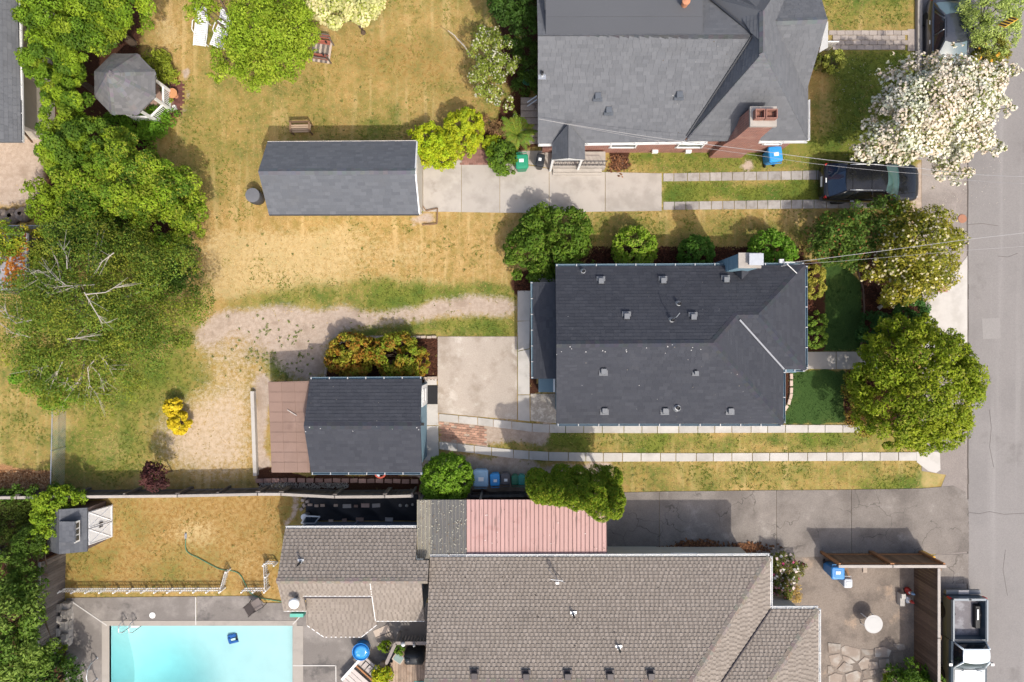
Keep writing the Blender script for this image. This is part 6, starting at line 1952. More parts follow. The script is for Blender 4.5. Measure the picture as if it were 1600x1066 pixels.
mb = MB(); mb.box(a, (.72, .36, .03), M=R); pl = part('plate', mb, YELLOW, t)
mb = MB()
for i in range(4):
    x = -.27 + i * .18
    c = [Vector((x - .04, -.18, .019)), Vector((x + .06, -.18, .019)), Vector((x + .03, .18, .019)), Vector((x - .07, .18, .019))]
    mb.add([a + R @ v for v in c], [(0, 1, 2, 3)])
part('black_bars', mb, SIGNBLK, pl)
mb = MB(); mb.tube([(a.x, a.y, 0), (a.x, a.y, 3.0)], .03); part('post', mb, METALG, t)
def utility_box(name, label, px, py, d, m, cat):
    solo(name, MB().box((0, 0, d[2] / 2), d), m, label, cat, P(px, py), world=False)
solo('iron_cover', MB().lathe([(.22, .035), (.21, .045), (.05, .045)], n=18), mat('rust', (.33, .16, .1), .8, .2), 'rusty round cover on the verge above the magnolia', 'cover', P(1503, 342), world=False)
solo('iron_cover', MB().box((0, 0, .037), (.5, .42, .02)), mat('rust_box', (.36, .21, .16), .8, .2), 'square reddish utility lid in the pale apron', 'cover', P(1472, 450), world=False)
solo('bed_stone', MB().box((0, 0, .08), (.26, .18, .16), taper=.5), mat('pale_rock', (.55, .5, .42), .9), 'pale triangular stone in the front mulch bed', 'stone', P(1375, 480), .6, world=False)
# leaf litter piles beside the lower driveway
def litter(label, px, py, w_, h_, n, cols=((.16, .07, .035), (.25, .12, .055), (.10, .05, .03))):
    rg = np.random.default_rng(int(px)); c = P(px, py)
    X = rg.normal(0, PM(w_) / 2.6, n); Y = rg.normal(0, PM(h_) / 2.6, n); Z = .04 + rg.random(n) * .07
    s = .05 + rg.random(n) * .05; a = rg.random(n) * 6.28
    u = np.stack([np.cos(a), np.sin(a), rg.normal(0, .3, n)], -1); v = np.stack([-np.sin(a), np.cos(a), rg.normal(0, .3, n)], -1)
    C = np.stack([X + c.x, Y + c.y, Z], -1)
    V = np.stack([C - u * s[:, None], C - v * s[:, None] * .5, C + u * s[:, None], C + v * s[:, None] * .5], 1).reshape(-1, 3)
    cc = np.array(cols)[rg.integers(0, len(cols), n)] * rg.uniform(.7, 1.3, (n, 1))
    o = put('leaf_litter', npmesh('leaf_litter', V, np.arange(4 * n).reshape(n, 4), LEAF, cc)); tag(o, label, kind='stuff')
litter('dead leaves against the brown house beside a board', 1040, 858, 30, 6, 260); litter('brown leaf heap in the middle of the old driveway edge', 1090, 852, 40, 9, 700)
litter('dead leaves near the corner rose bed', 1165, 855, 44, 9, 500); litter('dry leaves beside the carport corner', 963, 863, 22, 7, 160); litter('dry brown leaves on the entry paving', 966, 256, 18, 16, 240)
solo('rotten_plank', MB().box((0, 0, .06), (.9, .22, .06)), WOODB, 'rotten plank lying beside the brown house gutter', 'plank', P(1039, 859), .05, world=False)
def wire(name, label, pts, r=.016):
    mb = MB(); P3 = [P(*p) for p in pts]
    L = []
    for i in range(len(P3) - 1):
        for k in range(12):
            u = k / 12; q = P3[i] * (1 - u) + P3[i + 1] * u; q.z -= .5 * 4 * u * (1 - u) * .5; L.append(q)
    L.append(P3[-1]); mb.tube(L, r, 5); return solo(name, mb, WIRE, label, 'cable', P3[0])
WIRE = mat('cable', (.34, .33, .32), .5); 
wire('overhead_cable', 'overhead cable from the dark roofed house mast to the street', [(1234, 410.5, 3.7), (1512, 374, 6.5), (1760, 344, 8)], .012)
wire('overhead_cable', 'thin second cable from the dark roofed house to the street', [(1240, 413.5, 3.3), (1512, 391, 6.0), (1760, 372, 7.5)], .006)
wire('overhead_cable', 'overhead cable crossing from the brick house over the black car', [(842, 186, 4.1), (1190, 236, 4.8), (1440, 263, 6), (1600, 276, 7), (1800, 292, 8)], .011)
wire('overhead_cable', 'thin cable running beside the brick house service line', [(848, 187, 4.0), (1190, 244, 4.6), (1440, 272, 5.6), (1600, 287, 7), (1800, 304, 8)], .006)
# ------------------------------------------------------------------ vehicles
PAINTK = mat('black_paint', (.010, .011, .014), .2, .03, 1, .02, spec=.3, coat=.45)
PAINTD = mat('dark_grey_paint', (.03, .034, .045), .28, .03, 1, .02, spec=.5, coat=1.0)
CARGLASS = mat('car_glass', (.012, .016, .02), .06, .02, spec=.6)
TEALGLASS = mat('tinted_windscreen', (.04, .10, .095), .05, .05, 2, spec=.8)
PALEGLASS = mat('bright_windscreen', (.10, .15, .165), .07, .05, 2, spec=.9)
TYRE = mat('tyre', (.02, .02, .02), .85, .1)
RIM = mat('alloy', (.45, .46, .48), .3, .05, metal=.8)
HEADL = mat('headlight', (.55, .58, .6), .12, .02, spec=.8)
def interp(prof, s):
    for (a, za), (b, zb) in zip(prof, prof[1:]):
        if s <= b: return za + (zb - za) * max(0, min(1, (s - a) / (b - a)))
    return prof[-1][1]
def wheel(t, x, y, r=.34, w=.22):
    R = Matrix.Rotation(PI / 2, 3, 'X')
    mb = MB(); mb.lathe([(r * .62, -w / 2), (r * .93, -w / 2), (r, -w * .35), (r, w * .35), (r * .93, w / 2), (r * .62, w / 2)], (x, y, r), 20, M=R); o = part('wheel', mb, TYRE, t, False, True)
    mb = MB(); s = 1 if y > 0 else -1
    mb.lathe([(r * .64, -w * .42), (r * .6, -w * .3), (r * .2, -w * .34), (.02, -w * .36)][::1], (x, y, r), 20, M=Matrix.Rotation(PI / 2 * s, 3, 'X'))
    for k in range(5):
        a = k * 2 * PI / 5; mb.box((x + r * .35 * math.cos(a), y + s * w * .42, r + r * .35 * math.sin(a)), (r * .5, .02, r * .14), M=Matrix.Rotation(-a, 3, 'Y'))
    part('rim', mb, RIM, o, False)
def car_body(t, L, Wd, prof, zb, m, front_r=.17, rear_r=.12):
    secs = []
    ss = [-1, -.985, -.95, -.88, -.78, -.65, -.5, -.35, -.2, 0, .2, .35, .5, .65, .78, .88, .95, .985, 1]
    for s in ss:
        k = 1 - (front_r if s > 0 else rear_r) * abs(s) ** 6
        if abs(s) > .98: k -= .08
        if abs(s) == 1: k -= .06
        hw = Wd / 2 * k; zt = interp(prof, s); x = s * L / 2
        z0 = zb + (.12 * max(0, (abs(s) - .9)) / .1)
        r = [(0, z0), (hw * .88, z0), (hw * .97, z0 + .1), (hw, z0 + .28), (hw * .995, zt - .2), (hw * .965, zt - .09), (hw * .9, zt - .025), (hw * .78, zt + .004), (hw * .4, zt + .022), (0, zt + .028)]
        secs.append([(x, y, z) for y, z in r] + [(x, -y, z) for y, z in r[-2:0:-1]])
    mb = MB(); mb.loft(secs); return part('body', mb, m, t, False, True)
def cabin(t, fb, rb, fr, rr, zb, zr, wb, wr, m, glass, ws=None, rw=None, splits=(.42,), bow=.14, crown=.06, rbow=.1, zbr=None):
    """front/rear base x, front/rear roof x, base and roof z, base and roof half widths"""
    zbr = zbr or zb
    v = lambda x, y, z: Vector((x, y, z))
    base = [(fb, wb), (fr, wr)]
    # roof shell
    nu, nv = 8, 6
    vs, fs = [], []
    for j in range(nv + 1):
        for i in range(nu + 1):
            u, w = i / nu * 2 - 1, j / nv
            x = rr + (fr - rr) * w + (bow * .55 * (1 - u * u) if w > .5 else -rbow * .5 * (1 - u * u)) * abs(2 * w - 1) ** 2
            vs.append(v(x, wr * u * (1 - .04 * abs(2 * w - 1) ** 2), zr + crown * (1 - u * u) * .8 - .05 * (2 * w - 1) ** 4))
    for j in range(nv):
        for i in range(nu): k = j * (nu + 1) + i; fs.append((k, k + 1, k + nu + 2, k + nu + 1))
    n = len(vs)
    vs += [p - v(0, 0, .05) for p in vs]
    fs += [tuple(n + i for i in f[::-1]) for f in fs]
    mb = MB(); mb.add(vs, fs); rf = part('roof', mb, m, t, False, True)
    zr0 = zr - .045
    mb = MB(); mb.patch((fb, -wb * .97, zb), (fb, wb * .97, zb), (fr, wr * .96, zr0), (fr, -wr * .96, zr0), (bow, 0, .0)); part('windscreen', mb, ws or glass, t, False, True)
    mb = MB(); mb.patch((rb, wb * .95, zbr), (rb, -wb * .95, zbr), (rr, -wr * .96, zr0), (rr, wr * .96, zr0), (-rbow, 0, 0)); part('rear_window', mb, rw or glass, t, False, True)
    for s in (-1, 1):
        ed = [0] + list(splits) + [1]
        for a, b in zip(ed, ed[1:]):
            a2, b2 = a + .012, b - .012
            lx = lambda q: fb + (rb - fb) * q; ux = lambda q: fr + (rr - fr) * q
            lz = lambda q: zb + (zbr - zb) * q
            mb = MB(); mb.patch((lx(a2), s * wb, lz(a2)), (lx(b2), s * wb, lz(b2)), (ux(b2), s * wr, zr0), (ux(a2), s * wr, zr0), (0, s * .03, 0), 4, 3); part('side_window', mb, glass, t, False, True)
        for q in ed:
            lx = fb + (rb - fb) * q; ux = fr + (rr - fr) * q
            mb = MB(); mb.tube([(lx, s * (wb - .015), zb + (zbr - zb) * q - .02), ((lx + ux) / 2, s * ((wb + wr) / 2 - .01), (zb + zr0) / 2), (ux, s * (wr - .015), zr0 + .02)], [.05, .042, .045], 6); part('pillar', mb, m, t, False, True)
    return rf
def mirror(t, x, y, z, m):
    s = 1 if y > 0 else -1
    mb = MB(); mb.box((x, y + s * .1, z), (.14, .2, .13), taper=.8); part('door_mirror', mb, m, t, False)
def suv():
    t = thing('parked_car', 'black suv parked on the paver tracks under the white blossom tree', 'car', (17.45, 7.73, 0), -.015)
    L, Wd = 4.72, 1.92
    prof = [(-1, .95), (-.96, 1.02), (-.8, 1.04), (.42, 1.04), (.5, 1.03), (.75, .98), (.92, .88), (1, .72)]
    car_body(t, L, Wd, prof, .24, PAINTK, .2, .12)
    cabin(t, 1.16, -2.14, .28, -1.55, 1.02, 1.66, .86, .66, PAINTK, CARGLASS, TEALGLASS, mat('blue_rear_glass', (.008, .016, .035), .05, .02, spec=.8), (.36, .72), .2, .05, .12, 1.06)
    for x in (1.42, -1.38):
        for s in (-1, 1): wheel(t, x, s * .83, .36, .24)
    for s in (-1, 1):
        mb = MB(); mb.tube([(.1, s * .60, 1.72), (-.2, s * .61, 1.765), (-1.1, s * .61, 1.765), (-1.45, s * .6, 1.71)], .02, 6); part('roof_rail', mb, METALG, t, False, True)
        mb = MB(); mb.box((2.12, s * .62, .74), (.3, .34, .12), rz=-s * .5, taper=.8); part('headlight', mb, HEADL, t, False)
        mb = MB(); mb.box((-2.24, s * .74, .93), (.12, .2, .12), rz=s * .4, taper=.8); part('tail_light', mb, RED, t, False)
        mirror(t, .82, s * .93, 1.08, PAINTK)
        for x in (.1, -.95):
            mb = MB(); mb.box((x, s * .965, .9), (.18, .03, .03)); part('door_handle', mb, METALG, t, False)
        mb = MB(); mb.tube([(1.3, s * .6, 1.065), (1.75, s * .56, 1.03), (2.12, s * .5, .93)], .009, 4); part('bonnet_seam', mb, SIGNBLK, t, False)
    mb = MB(); mb.box((2.33, 0, .62), (.05, .9, .2)); part('grille', mb, DARKMET, t, False)
    mb = MB(); mb.box((-2.37, 0, .72), (.03, .5, .14)); part('number_plate', mb, STICK, t, False)
    mb = MB(); mb.box((-2.28, 0, 1.03), (.05, .22, .03)); part('tail_badge', mb, STICK, t, False)
    mb = MB(); mb.tube([(-1.3, .15, 1.70), (-1.42, .15, 1.80)], .02, 6); part('roof_aerial', mb, BLACKP, t, False)
    mb = MB(); mb.tube([(-.4, -.55, 1.715), (-.4, 0, 1.745), (-.4, .55, 1.715)], .007, 4); mb.tube([(-1.3, -.55, 1.70), (-1.3, 0, 1.73), (-1.3, .55, 1.70)], .007, 4); part('roof_seam', mb, SIGNBLK, t, False)
suv()
def sedan():
    t = thing('parked_car', 'dark grey sedan parked at the top beside the pale street bush', 'car', (21.25, 14.5, 0), -PI / 2)
    L, Wd = 4.75, 1.82
    prof = [(-1, .82), (-.97, .96), (-.6, .98), (-.4, .96), (.3, .93), (.5, .9), (.85, .8), (1, .6)]
    car_body(t, L, Wd, prof, .2, PAINTD, .2, .16)
    cabin(t, 1.0, -1.85, .12, -1.1, .93, 1.40, .80, .58, PAINTD, CARGLASS, PALEGLASS, PALEGLASS, (.45, .86), .2, .05, .16, .98)
    for x in (1.38, -1.38):
        for s in (-1, 1): wheel(t, x, s * .80, .32, .21)
    for s in (-1, 1):
        mb = MB(); mb.box((2.1, s * .6, .66), (.3, .36, .12), rz=-s * .5, taper=.8); part('headlight', mb, HEADL, t, False)
        mb = MB(); mb.box((-2.17, s * .68, .84), (.3, .28, .16), rz=s * .3, taper=.85); part('tail_light', mb, RED, t, False)
        mirror(t, .8, s * .88, .98, PAINTD)
        for x in (-.05, -1.0):
            mb = MB(); mb.box((x, s * .925, .78), (.19, .03, .035)); part('door_handle', mb, METALG, t, False)
        mb = MB(); mb.tube([(-.95, s * .5, 1.432), (.0, s * .5, 1.432)], .007, 4); part('roof_seam', mb, SIGNBLK, t, False)
    mb = MB(); mb.box((-2.36, 0, .68), (.03, .5, .14)); part('number_plate', mb, STICK, t, False)
    mb = MB(); mb.box((2.33, 0, .5), (.05, .8, .16)); part('grille', mb, DARKMET, t, False)
sedan()
def pickup():
    t = thing('pickup_truck', 'old slate pickup, sun glare painted white on bonnet and cab roof, open black bed', 'pickup truck', (22.05, -14.75, 0), -PI / 2)
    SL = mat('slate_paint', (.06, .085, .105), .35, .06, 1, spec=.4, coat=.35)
    WH = mat('white_glare_paint', (.62, .68, .70), .3, .03, 1, spec=.5, coat=.7)  # sun glare on bonnet and cab roof, painted in as white
    TR = mat('rail_trim', (.24, .27, .29), .35, .05)
    BED = mat('bed_liner', (.16, .15, .16), .8, .2, 2.5, .2, 20, c2=(.26, .255, .27), c2scale=2.2)
    W2 = .91
    # frame of the bed: side walls, front wall, tailgate, floor
    for s in (-1, 1):
        mb = MB(); secs = []
        for x in (-2.3, -2.27, -1.5, -.36, -.33):
            e = .03 if x in (-2.3, -.33) else 0
            secs.append([(x, s * (W2 - .17), .55), (x, s * (W2 - .02 - e), .5), (x, s * (W2 - e), .78), (x, s * (W2 - .03 - e), 1.12), (x, s * (W2 - .12), 1.16), (x, s * (W2 - .17), 1.14)])
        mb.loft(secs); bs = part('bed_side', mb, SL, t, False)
        mb = MB(); mb.box((-1.3, s * (W2 - .1), 1.175), (1.98, .08, .03)); part('bed_rail', mb, TR, bs, False)
    mb = MB(); mb.box((-1.3, 0, .62), (1.98, 1.5, .08)); part('bed_floor', mb, BED, t, False)
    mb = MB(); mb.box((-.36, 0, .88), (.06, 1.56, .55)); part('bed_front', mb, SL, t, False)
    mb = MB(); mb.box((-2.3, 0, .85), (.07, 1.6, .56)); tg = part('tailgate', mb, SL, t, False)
    mb = MB(); mb.box((-2.3, 0, 1.145), (.1, 1.6, .035)); part('tailgate_cap', mb, TR, tg, False)
    mb = MB(); mb.box((-2.3, .0, 1.17), (.06, .1, .03)); part('latch', mb, BLACKP, tg, False)
    for s in (-1, 1):
        mb = MB(); secs = []
        for x in (-1.95, -1.85, -1.5, -1.15, -1.05): 
            k = 1 - abs(x + 1.5) / .48; secs.append([(x, s * .74, .66), (x, s * (.74 - .2 * max(k, 0) ** .5), .66), (x, s * (.74 - .2 * max(k, 0) ** .5), .66 + .25 * max(k, 0) ** .5), (x, s * .74, .68 + .25 * max(k, 0) ** .5)])
        mb.loft(secs); part('wheel_arch', mb, BLACKP, t, False)
    mb = MB(); mb.box((-2.47, 0, .56), (.2, 1.68, .18)); bp = part('rear_bumper', mb, mat('bumper_grey', (.16, .18, .2), .4, .05, metal=.4), t, False)
    mb = MB(); mb.box((-2.48, 0, .66), (.19, .5, .03)); part('bumper_step', mb, RIM, bp, False)
    # cab and bonnet
    prof = [(-1, 1.12), (-.4, 1.12), (-.1, 1.1), (.3, 1.08), (.85, 1.02), (1, .86)]
    secs = []
    for i, x in enumerate((-.31, -.28, 0.2, .8, 1.2, 1.6, 2.1, 2.4, 2.55)):
        zt = 1.13 - .02 * max(0, x) - (.1 if x > 2.5 else 0); hw = W2 - (.03 if i in (0, 8) else 0)
        r = [(0, .45), (hw * .95, .45), (hw, .75), (hw, .95), (hw * .95, zt - .05), (hw * .86, zt), (0, zt + .02)]
        secs.append([(x, y, z) for y, z in r] + [(x, -y, z) for y, z in r[-2:0:-1]])
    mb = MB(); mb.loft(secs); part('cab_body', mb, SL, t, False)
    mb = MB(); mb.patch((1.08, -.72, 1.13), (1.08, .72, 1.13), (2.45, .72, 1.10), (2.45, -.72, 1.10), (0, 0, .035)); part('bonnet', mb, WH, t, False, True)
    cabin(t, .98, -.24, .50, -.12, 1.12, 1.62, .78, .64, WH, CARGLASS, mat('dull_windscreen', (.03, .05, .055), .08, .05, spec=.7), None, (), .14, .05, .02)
    for x in (1.7, -1.5):
        for s in (-1, 1): wheel(t, x, s * .80, .36, .22)
    for s in (-1, 1):
        mirror(t, .78, s * .9, 1.2, RIM)
        mb = MB(); mb.box((-2.3, s * .85, .9), (.08, .1, .26)); part('tail_light', mb, RED, t, False)
        mb = MB(); mb.box((2.55, s * .66, .8), (.05, .3, .2)); part('headlight', mb, HEADL, t, False)
        mb = MB(); mb.tube([(1.1, s * .3, 1.16), (1.16, s * .62, 1.2)], .012, 4); part('wiper', mb, BLACKP, t, False)
    # things lying in the bed
    mb = MB(); mb.box((-1.35, .58, .7), (1.1, .22, .1), taper=.9); part('bed_shadow_box', mb, BLACKP, t, False) if False else None
pickup()
solo('tool_box', MB().box((22.05 - .52 + 1.06, -14.75 + 1.35, .78), (.22, 1.15, .24), taper=.92), BLACKP, 'long black tool box inside the pickup bed', 'tool box', (22.59, -13.4, .66))
solo('pale_pipe', MB().box((22.56, -13.25, .93), (.07, .5, .05)), METALG, 'short pale bar lying on the black tool box', 'bar', (22.56, -13.25, .91))
# ------------------------------------------------------------------ vegetation
def blob(px, py, h, r, rz=None):
    """crown blob: image centre, height of its centre, radius in photo pixels, vertical radius in metres"""
    c = P(px, py, h); R = PM(r, h)
    return (c.x, c.y, c.z, R, R, rz if rz else R * .8)

KLEAF = 1.5
SAT = np.array([1.0, 1.0, .65])
def rnd_dirs(n, rg, zmin=-1.0):
    z = rg.uniform(zmin, 1, n); a = rg.uniform(0, 2 * PI, n); r = np.sqrt(np.maximum(0, 1 - z * z))
    return np.stack([r * np.cos(a), r * np.sin(a), z], -1)

def crown(blobs, n, leaf, cols, seed, sub=26, subr=.32, shape=.45, zmin=-.35, jit=.7, fill=.2, cj=.14, lj=.16, core=.72, upw=.6, gap=0.0, young=None, ymix=.35, petal=False, wp=1.0, own_=.45):
    """leaf cards on the surfaces of many small clumps that stand on the big blobs"""
    rg = np.random.default_rng(seed)
    B = np.array(blobs, float)
    wgt = (B[:, 3] * B[:, 4]) ** wp; wgt /= wgt.sum()
    ns = max(4, int(sub * len(blobs) * 1.0))
    bi = rg.choice(len(B), ns, p=wgt)
    d = rnd_dirs(ns, rg, zmin)
    rad = core + (1.02 - core) * rg.random(ns) ** .6
    sc = B[bi, :3] + d * B[bi, 3:6] * rad[:, None]
    sr = B[bi, 3] * subr * rg.uniform(.6, 1.35, ns)
    srz = sr * np.minimum(1.0, B[bi, 5] / B[bi, 3] + .25)
    # keep clumps off the ground
    sc[:, 2] = np.maximum(sc[:, 2], srz * .55 + .05)
    if gap:
        keep = rg.random(ns) > gap; sc, sr, srz = sc[keep], sr[keep], srz[keep]; ns = len(sc)
    scol = np.array(cols)[rg.choice(len(cols), ns)] * (1.0 if petal else KLEAF) * rg.uniform(1 - cj, 1 + cj, (ns, 1))
    w = sr ** 1.7; w /= w.sum()
    si = rg.choice(ns, n, p=w)
    dd = rnd_dirs(n, rg, -.75)
    rr = np.where(rg.random(n) < fill, rg.random(n) ** .5, rg.uniform(.78, 1.12, n))
    R3 = np.stack([sr[si], sr[si], srz[si]], -1)
    pos_ = sc[si] + dd * R3 * rr[:, None]
    pos_[:, 2] = np.maximum(pos_[:, 2], .03)
    nr = dd * .7 + np.array([0, 0, upw]) + rg.normal(0, jit * .6, (n, 3))
    nr /= np.linalg.norm(nr, axis=1)[:, None]
    t = rg.normal(0, 1, (n, 3)) + dd * .6
    t -= nr * (t * nr).sum(1)[:, None]; t /= np.linalg.norm(t, axis=1)[:, None] + 1e-9
    b = np.cross(nr, t)
    L = (leaf * rg.uniform(.65, 1.35, n))[:, None]; Wd = L * shape
    bend = nr * L * .18
    V = np.stack([pos_ - t * L * .5 - bend, pos_ + b * Wd * .5 - t * L * .05, pos_ + t * L * .5 - bend, pos_ - b * Wd * .5 - t * L * .05], 1).reshape(-1, 3)
    own = np.array(cols)[rg.choice(len(cols), n)] * (1.0 if petal else KLEAF)
    C = (scol[si] * (.8 if petal else 1 - own_) + own * (.2 if petal else own_)) * (1.0 if petal else SAT) * rg.uniform(1 - lj, 1 + lj, (n, 1))
    if young is not None:                         # young shoots at the tips of the clumps
        y = (rg.random(n) < ymix) & (rr > .9)
        C[y] = np.array(young) * rg.uniform(.8, 1.2, (y.sum(), 1))
    return V, C, sc

def quads(n): return np.arange(4 * n).reshape(n, 4)

def trunk_mesh(base, blobs, sc, r0, seed, m=None, limbs=14, name='trunk'):
    rg = random.Random(seed)
    mb = MB()
    cz = sum(b[2] for b in blobs) / len(blobs)
    cx = sum(b[0] for b in blobs) / len(blobs); cy = sum(b[1] for b in blobs) / len(blobs)
    fork = Vector((base[0] + (cx - base[0]) * .5, base[1] + (cy - base[1]) * .5, max(.25, cz * .45)))
    B0 = Vector((base[0], base[1], -.05))
    mb.tube([B0, B0 * .5 + fork * .5 + Vector((rg.uniform(-.06, .06), rg.uniform(-.06, .06), 0)), fork], [r0 * 1.25, r0, r0 * .85], 8)
    idx = list(range(len(sc))); rg.shuffle(idx)
    for i in idx[:limbs]:
        e = Vector(sc[i]); mid = fork * .5 + e * .5 + Vector((rg.uniform(-.2, .2), rg.uniform(-.2, .2), .12 * (e - fork).length))
        mb.tube([fork, mid, e], [r0 * .5, r0 * .28, r0 * .07], 5)
    return mb

def plant(name, label, cat, blobs, n, leaf, cols, seed=1, r0=.1, group=None, bloom=None, bark=None, base=None, limbs=14, mat_=None, extra=None, **kw):
    V, C, sc = crown(blobs, n, leaf, cols, seed, **kw)
    if base is None:
        base = (sum(b[0] for b in blobs) / len(blobs), sum(b[1] for b in blobs) / len(blobs))
    else:
        base = tuple(P(*base)[:2])
    t = thing(name, label, cat, (base[0], base[1], 0), 0, group)
    o = ORG[t.name]
    Vl = V - np.array(o)
    put('crown', npmesh('crown', Vl, quads(n), mat_ or LEAF, C), t)
    mb = trunk_mesh(base, blobs, sc, r0, seed, limbs=limbs)
    part('trunk', mb, bark or BARK, t)
    if bloom:                                     # (count, size, colours, outward factor)
        k, sz, bc = bloom[:3]
        kw2 = dict(kw); kw2.pop('young', None); kw2['fill'] = 0.02; kw2['gap'] = bloom[3] if len(bloom) > 3 else 0.0; kw2['jit'] = .4
        kw2['shape'] = .9; kw2['petal'] = True
        Vb, Cb, _ = crown([(b[0], b[1], b[2] + .03, b[3] * 1.03, b[4] * 1.03, b[5] * 1.04) for b in blobs], k, sz, bc, seed + (0 if not bloom[4:] else bloom[4]), **kw2)
        put('blossom', npmesh('blossom', Vb - np.array(o), quads(k), PETAL, Cb), t)
    if extra: extra(t)
    return t

# colour sets (leaf reflectance)
G_BRIGHT = [(.12, .19, .016), (.15, .215, .02), (.092, .16, .016), (.175, .225, .024)]
G_LIME = [(.155, .22, .022), (.19, .25, .03), (.125, .195, .02), (.21, .25, .035)]
G_MID = [(.055, .105, .018), (.07, .125, .02), (.045, .085, .016)]
G_DARK = [(.03, .065, .014), (.038, .078, .018), (.025, .052, .013)]
G_DK = [(.04, .085, .012), (.055, .105, .014)]
G_BIRCH = [(.072, .122, .022), (.10, .15, .026), (.05, .088, .018), (.17, .18, .028)]
G_YEL = [(.255, .285, .018), (.30, .31, .02), (.215, .265, .018), (.165, .235, .02)]
G_GOLD = [(.42, .31, .02), (.47, .36, .03), (.36, .29, .02)]
G_OLIVE = [(.13, .16, .018), (.165, .19, .022), (.10, .135, .016), (.19, .205, .026)]

HB = 'hedgerow trees in the north-west corner'
plant('broadleaf_tree', 'bright green tree filling the top corner above the gazebo', 'tree', [blob(110, 30, 3.6, 62, 1.6), blob(185, 20, 3.4, 52, 1.5), blob(70, 10, 3.2, 45, 1.3), blob(150, -15, 3.6, 60), blob(215, 52, 2.4, 22, .8)], 38000, .13, G_BRIGHT + G_DK, 11, .16, sub=42, cj=.34, own_=.22, subr=.22, gap=.22, core=.4)
plant('broadleaf_tree', 'green tree between the grey house roof and the gazebo', 'tree', [blob(84, 96, 3.0, 38, 1.3), blob(110, 75, 2.8, 40, 1.1), blob(105, 140, 2.2, 34, 1.0), blob(66, 120, 2.6, 18, .7)], 26000, .13, G_BRIGHT + G_DK, 12, .14, sub=42, cj=.34, own_=.22, subr=.22, gap=.25, core=.4)
plant('broadleaf_tree', 'bushy green tree directly below the gazebo roof', 'tree', [blob(108, 185, 3.0, 42, 1.3), blob(135, 210, 2.2, 34, .9), blob(116, 235, 3.0, 46, 1.4), blob(155, 225, 2.6, 42, 1.2), blob(98, 258, 2.8, 28)], 32000, .13, G_MID[1:] + G_BRIGHT + G_DK, 13, .15, sub=42, cj=.34, own_=.22, subr=.22, gap=.22, core=.4)
plant('broadleaf_tree', 'large lime green tree spreading into the lawn corner above the birch', 'tree', [blob(215, 280, 3.4, 58, 1.7), blob(265, 310, 2.8, 52, 1.4), blob(170, 300, 3.2, 52, 1.4), blob(130, 290, 3.0, 45, 1.3), blob(255, 350, 2.4, 45, 1.2), blob(290, 335, 2.2, 38, 1.0), blob(205, 240, 2.8, 40, 1.1)], 48000, .13, G_BRIGHT + G_LIME[:2] + G_DK, 14, .18, sub=42, cj=.34, own_=.22, subr=.21, gap=.22, core=.4, young=(.24, .26, .03), ymix=.2)
plant('broadleaf_tree', 'dark green bush tucked between lime tree and dry field', 'shrub', [blob(278, 395, 1.6, 34, .9), blob(255, 420, 1.4, 40, .9), blob(290, 430, 1.2, 28, .7), blob(150, 360, 2.2, 42, 1.1), blob(110, 372, 1.8, 34)], 18000, .12, G_MID + G_DARK, 15, .1, sub=30, cj=.34, subr=.28)
plant('shrub', 'green shrub beside the brown boulders', 'shrub', [blob(68, 330, .9, 24, .5), blob(88, 345, .9, 22, .5), blob(60, 300, 1.2, 20, .6), blob(95, 318, 1.4, 26, .6)], 4200, .14, G_BRIGHT, 16, .05, sub=20, subr=.3)
plant('shrub', 'low leafy shrub under the white gazebo railing', 'shrub', [blob(215, 195, .4, 26, .35), blob(245, 190, .4, 22, .35), blob(262, 178, .35, 16, .3), blob(185, 200, .5, 24, .4), blob(232, 205, .35, 20, .3)], 5000, .13, [(.09, .19, .02), (.07, .16, .02), (.12, .21, .025)], 17, .03, sub=18, subr=.35)
plant('shrub', 'yellow green perennials between gazebo and terracotta pot', 'shrub', [blob(257, 112, .45, 17, .35), blob(245, 98, .5, 18, .4), blob(262, 130, .35, 13, .3), blob(266, 162, .3, 8, .25)], 2400, .12, [(.17, .2, .03), (.2, .23, .035), (.13, .17, .025)], 18, .03, sub=14, subr=.35)
plant('vine', 'green and orange vine creeping over the grey garden shed', 'vine', [blob(12, 372, 2.3, 26, .35), blob(38, 372, 2.0, 18, .6), blob(0, 395, 2.4, 18, .3), blob(52, 400, 1.4, 20, 1.0), blob(60, 420, 1.2, 22, .9), blob(75, 380, 1.0, 20, .8), blob(50, 445, 1.3, 22, .9), blob(-8, 415, 2.4, 14, .25)], 6500, .12, G_BRIGHT + [(.30, .27, .03), (.28, .2, .03)] + G_MID, 19, .04, sub=22, subr=.32)
# orange leaves on the shed roof
rg = np.random.default_rng(5); n = 420
X = rg.normal(22, 11, n); Y = rg.normal(418, 24, n)
ok = (X < 42) & (Y > 366) & (Y < 450); X, Y = X[ok], Y[ok]; n = len(X)
C3 = np.array([P(a, b, 2.40) for a, b in zip(X, Y)]); a = rg.random(n) * 6.3; s = (.05 + rg.random(n) * .05)[:, None]
C3[:, 2] = 2.335 + rg.random(n) * .06 - (X - 10) * .0006
u = np.stack([np.cos(a), np.sin(a), rg.normal(0, .2, n)], -1); v = np.stack([-np.sin(a), np.cos(a), rg.normal(0, .2, n)], -1)
tag(put('fallen_leaves', npmesh('fallen_leaves', np.stack([C3 - u * s, C3 - v * s * .6, C3 + u * s, C3 + v * s * .6], 1).reshape(-1, 3), quads(n), LEAF, np.array([(.36, .12, .02), (.42, .17, .03), (.26, .08, .02)])[rg.integers(0, 3, n)])), 'orange fallen leaves scattered on the grey shed roof', kind='stuff')

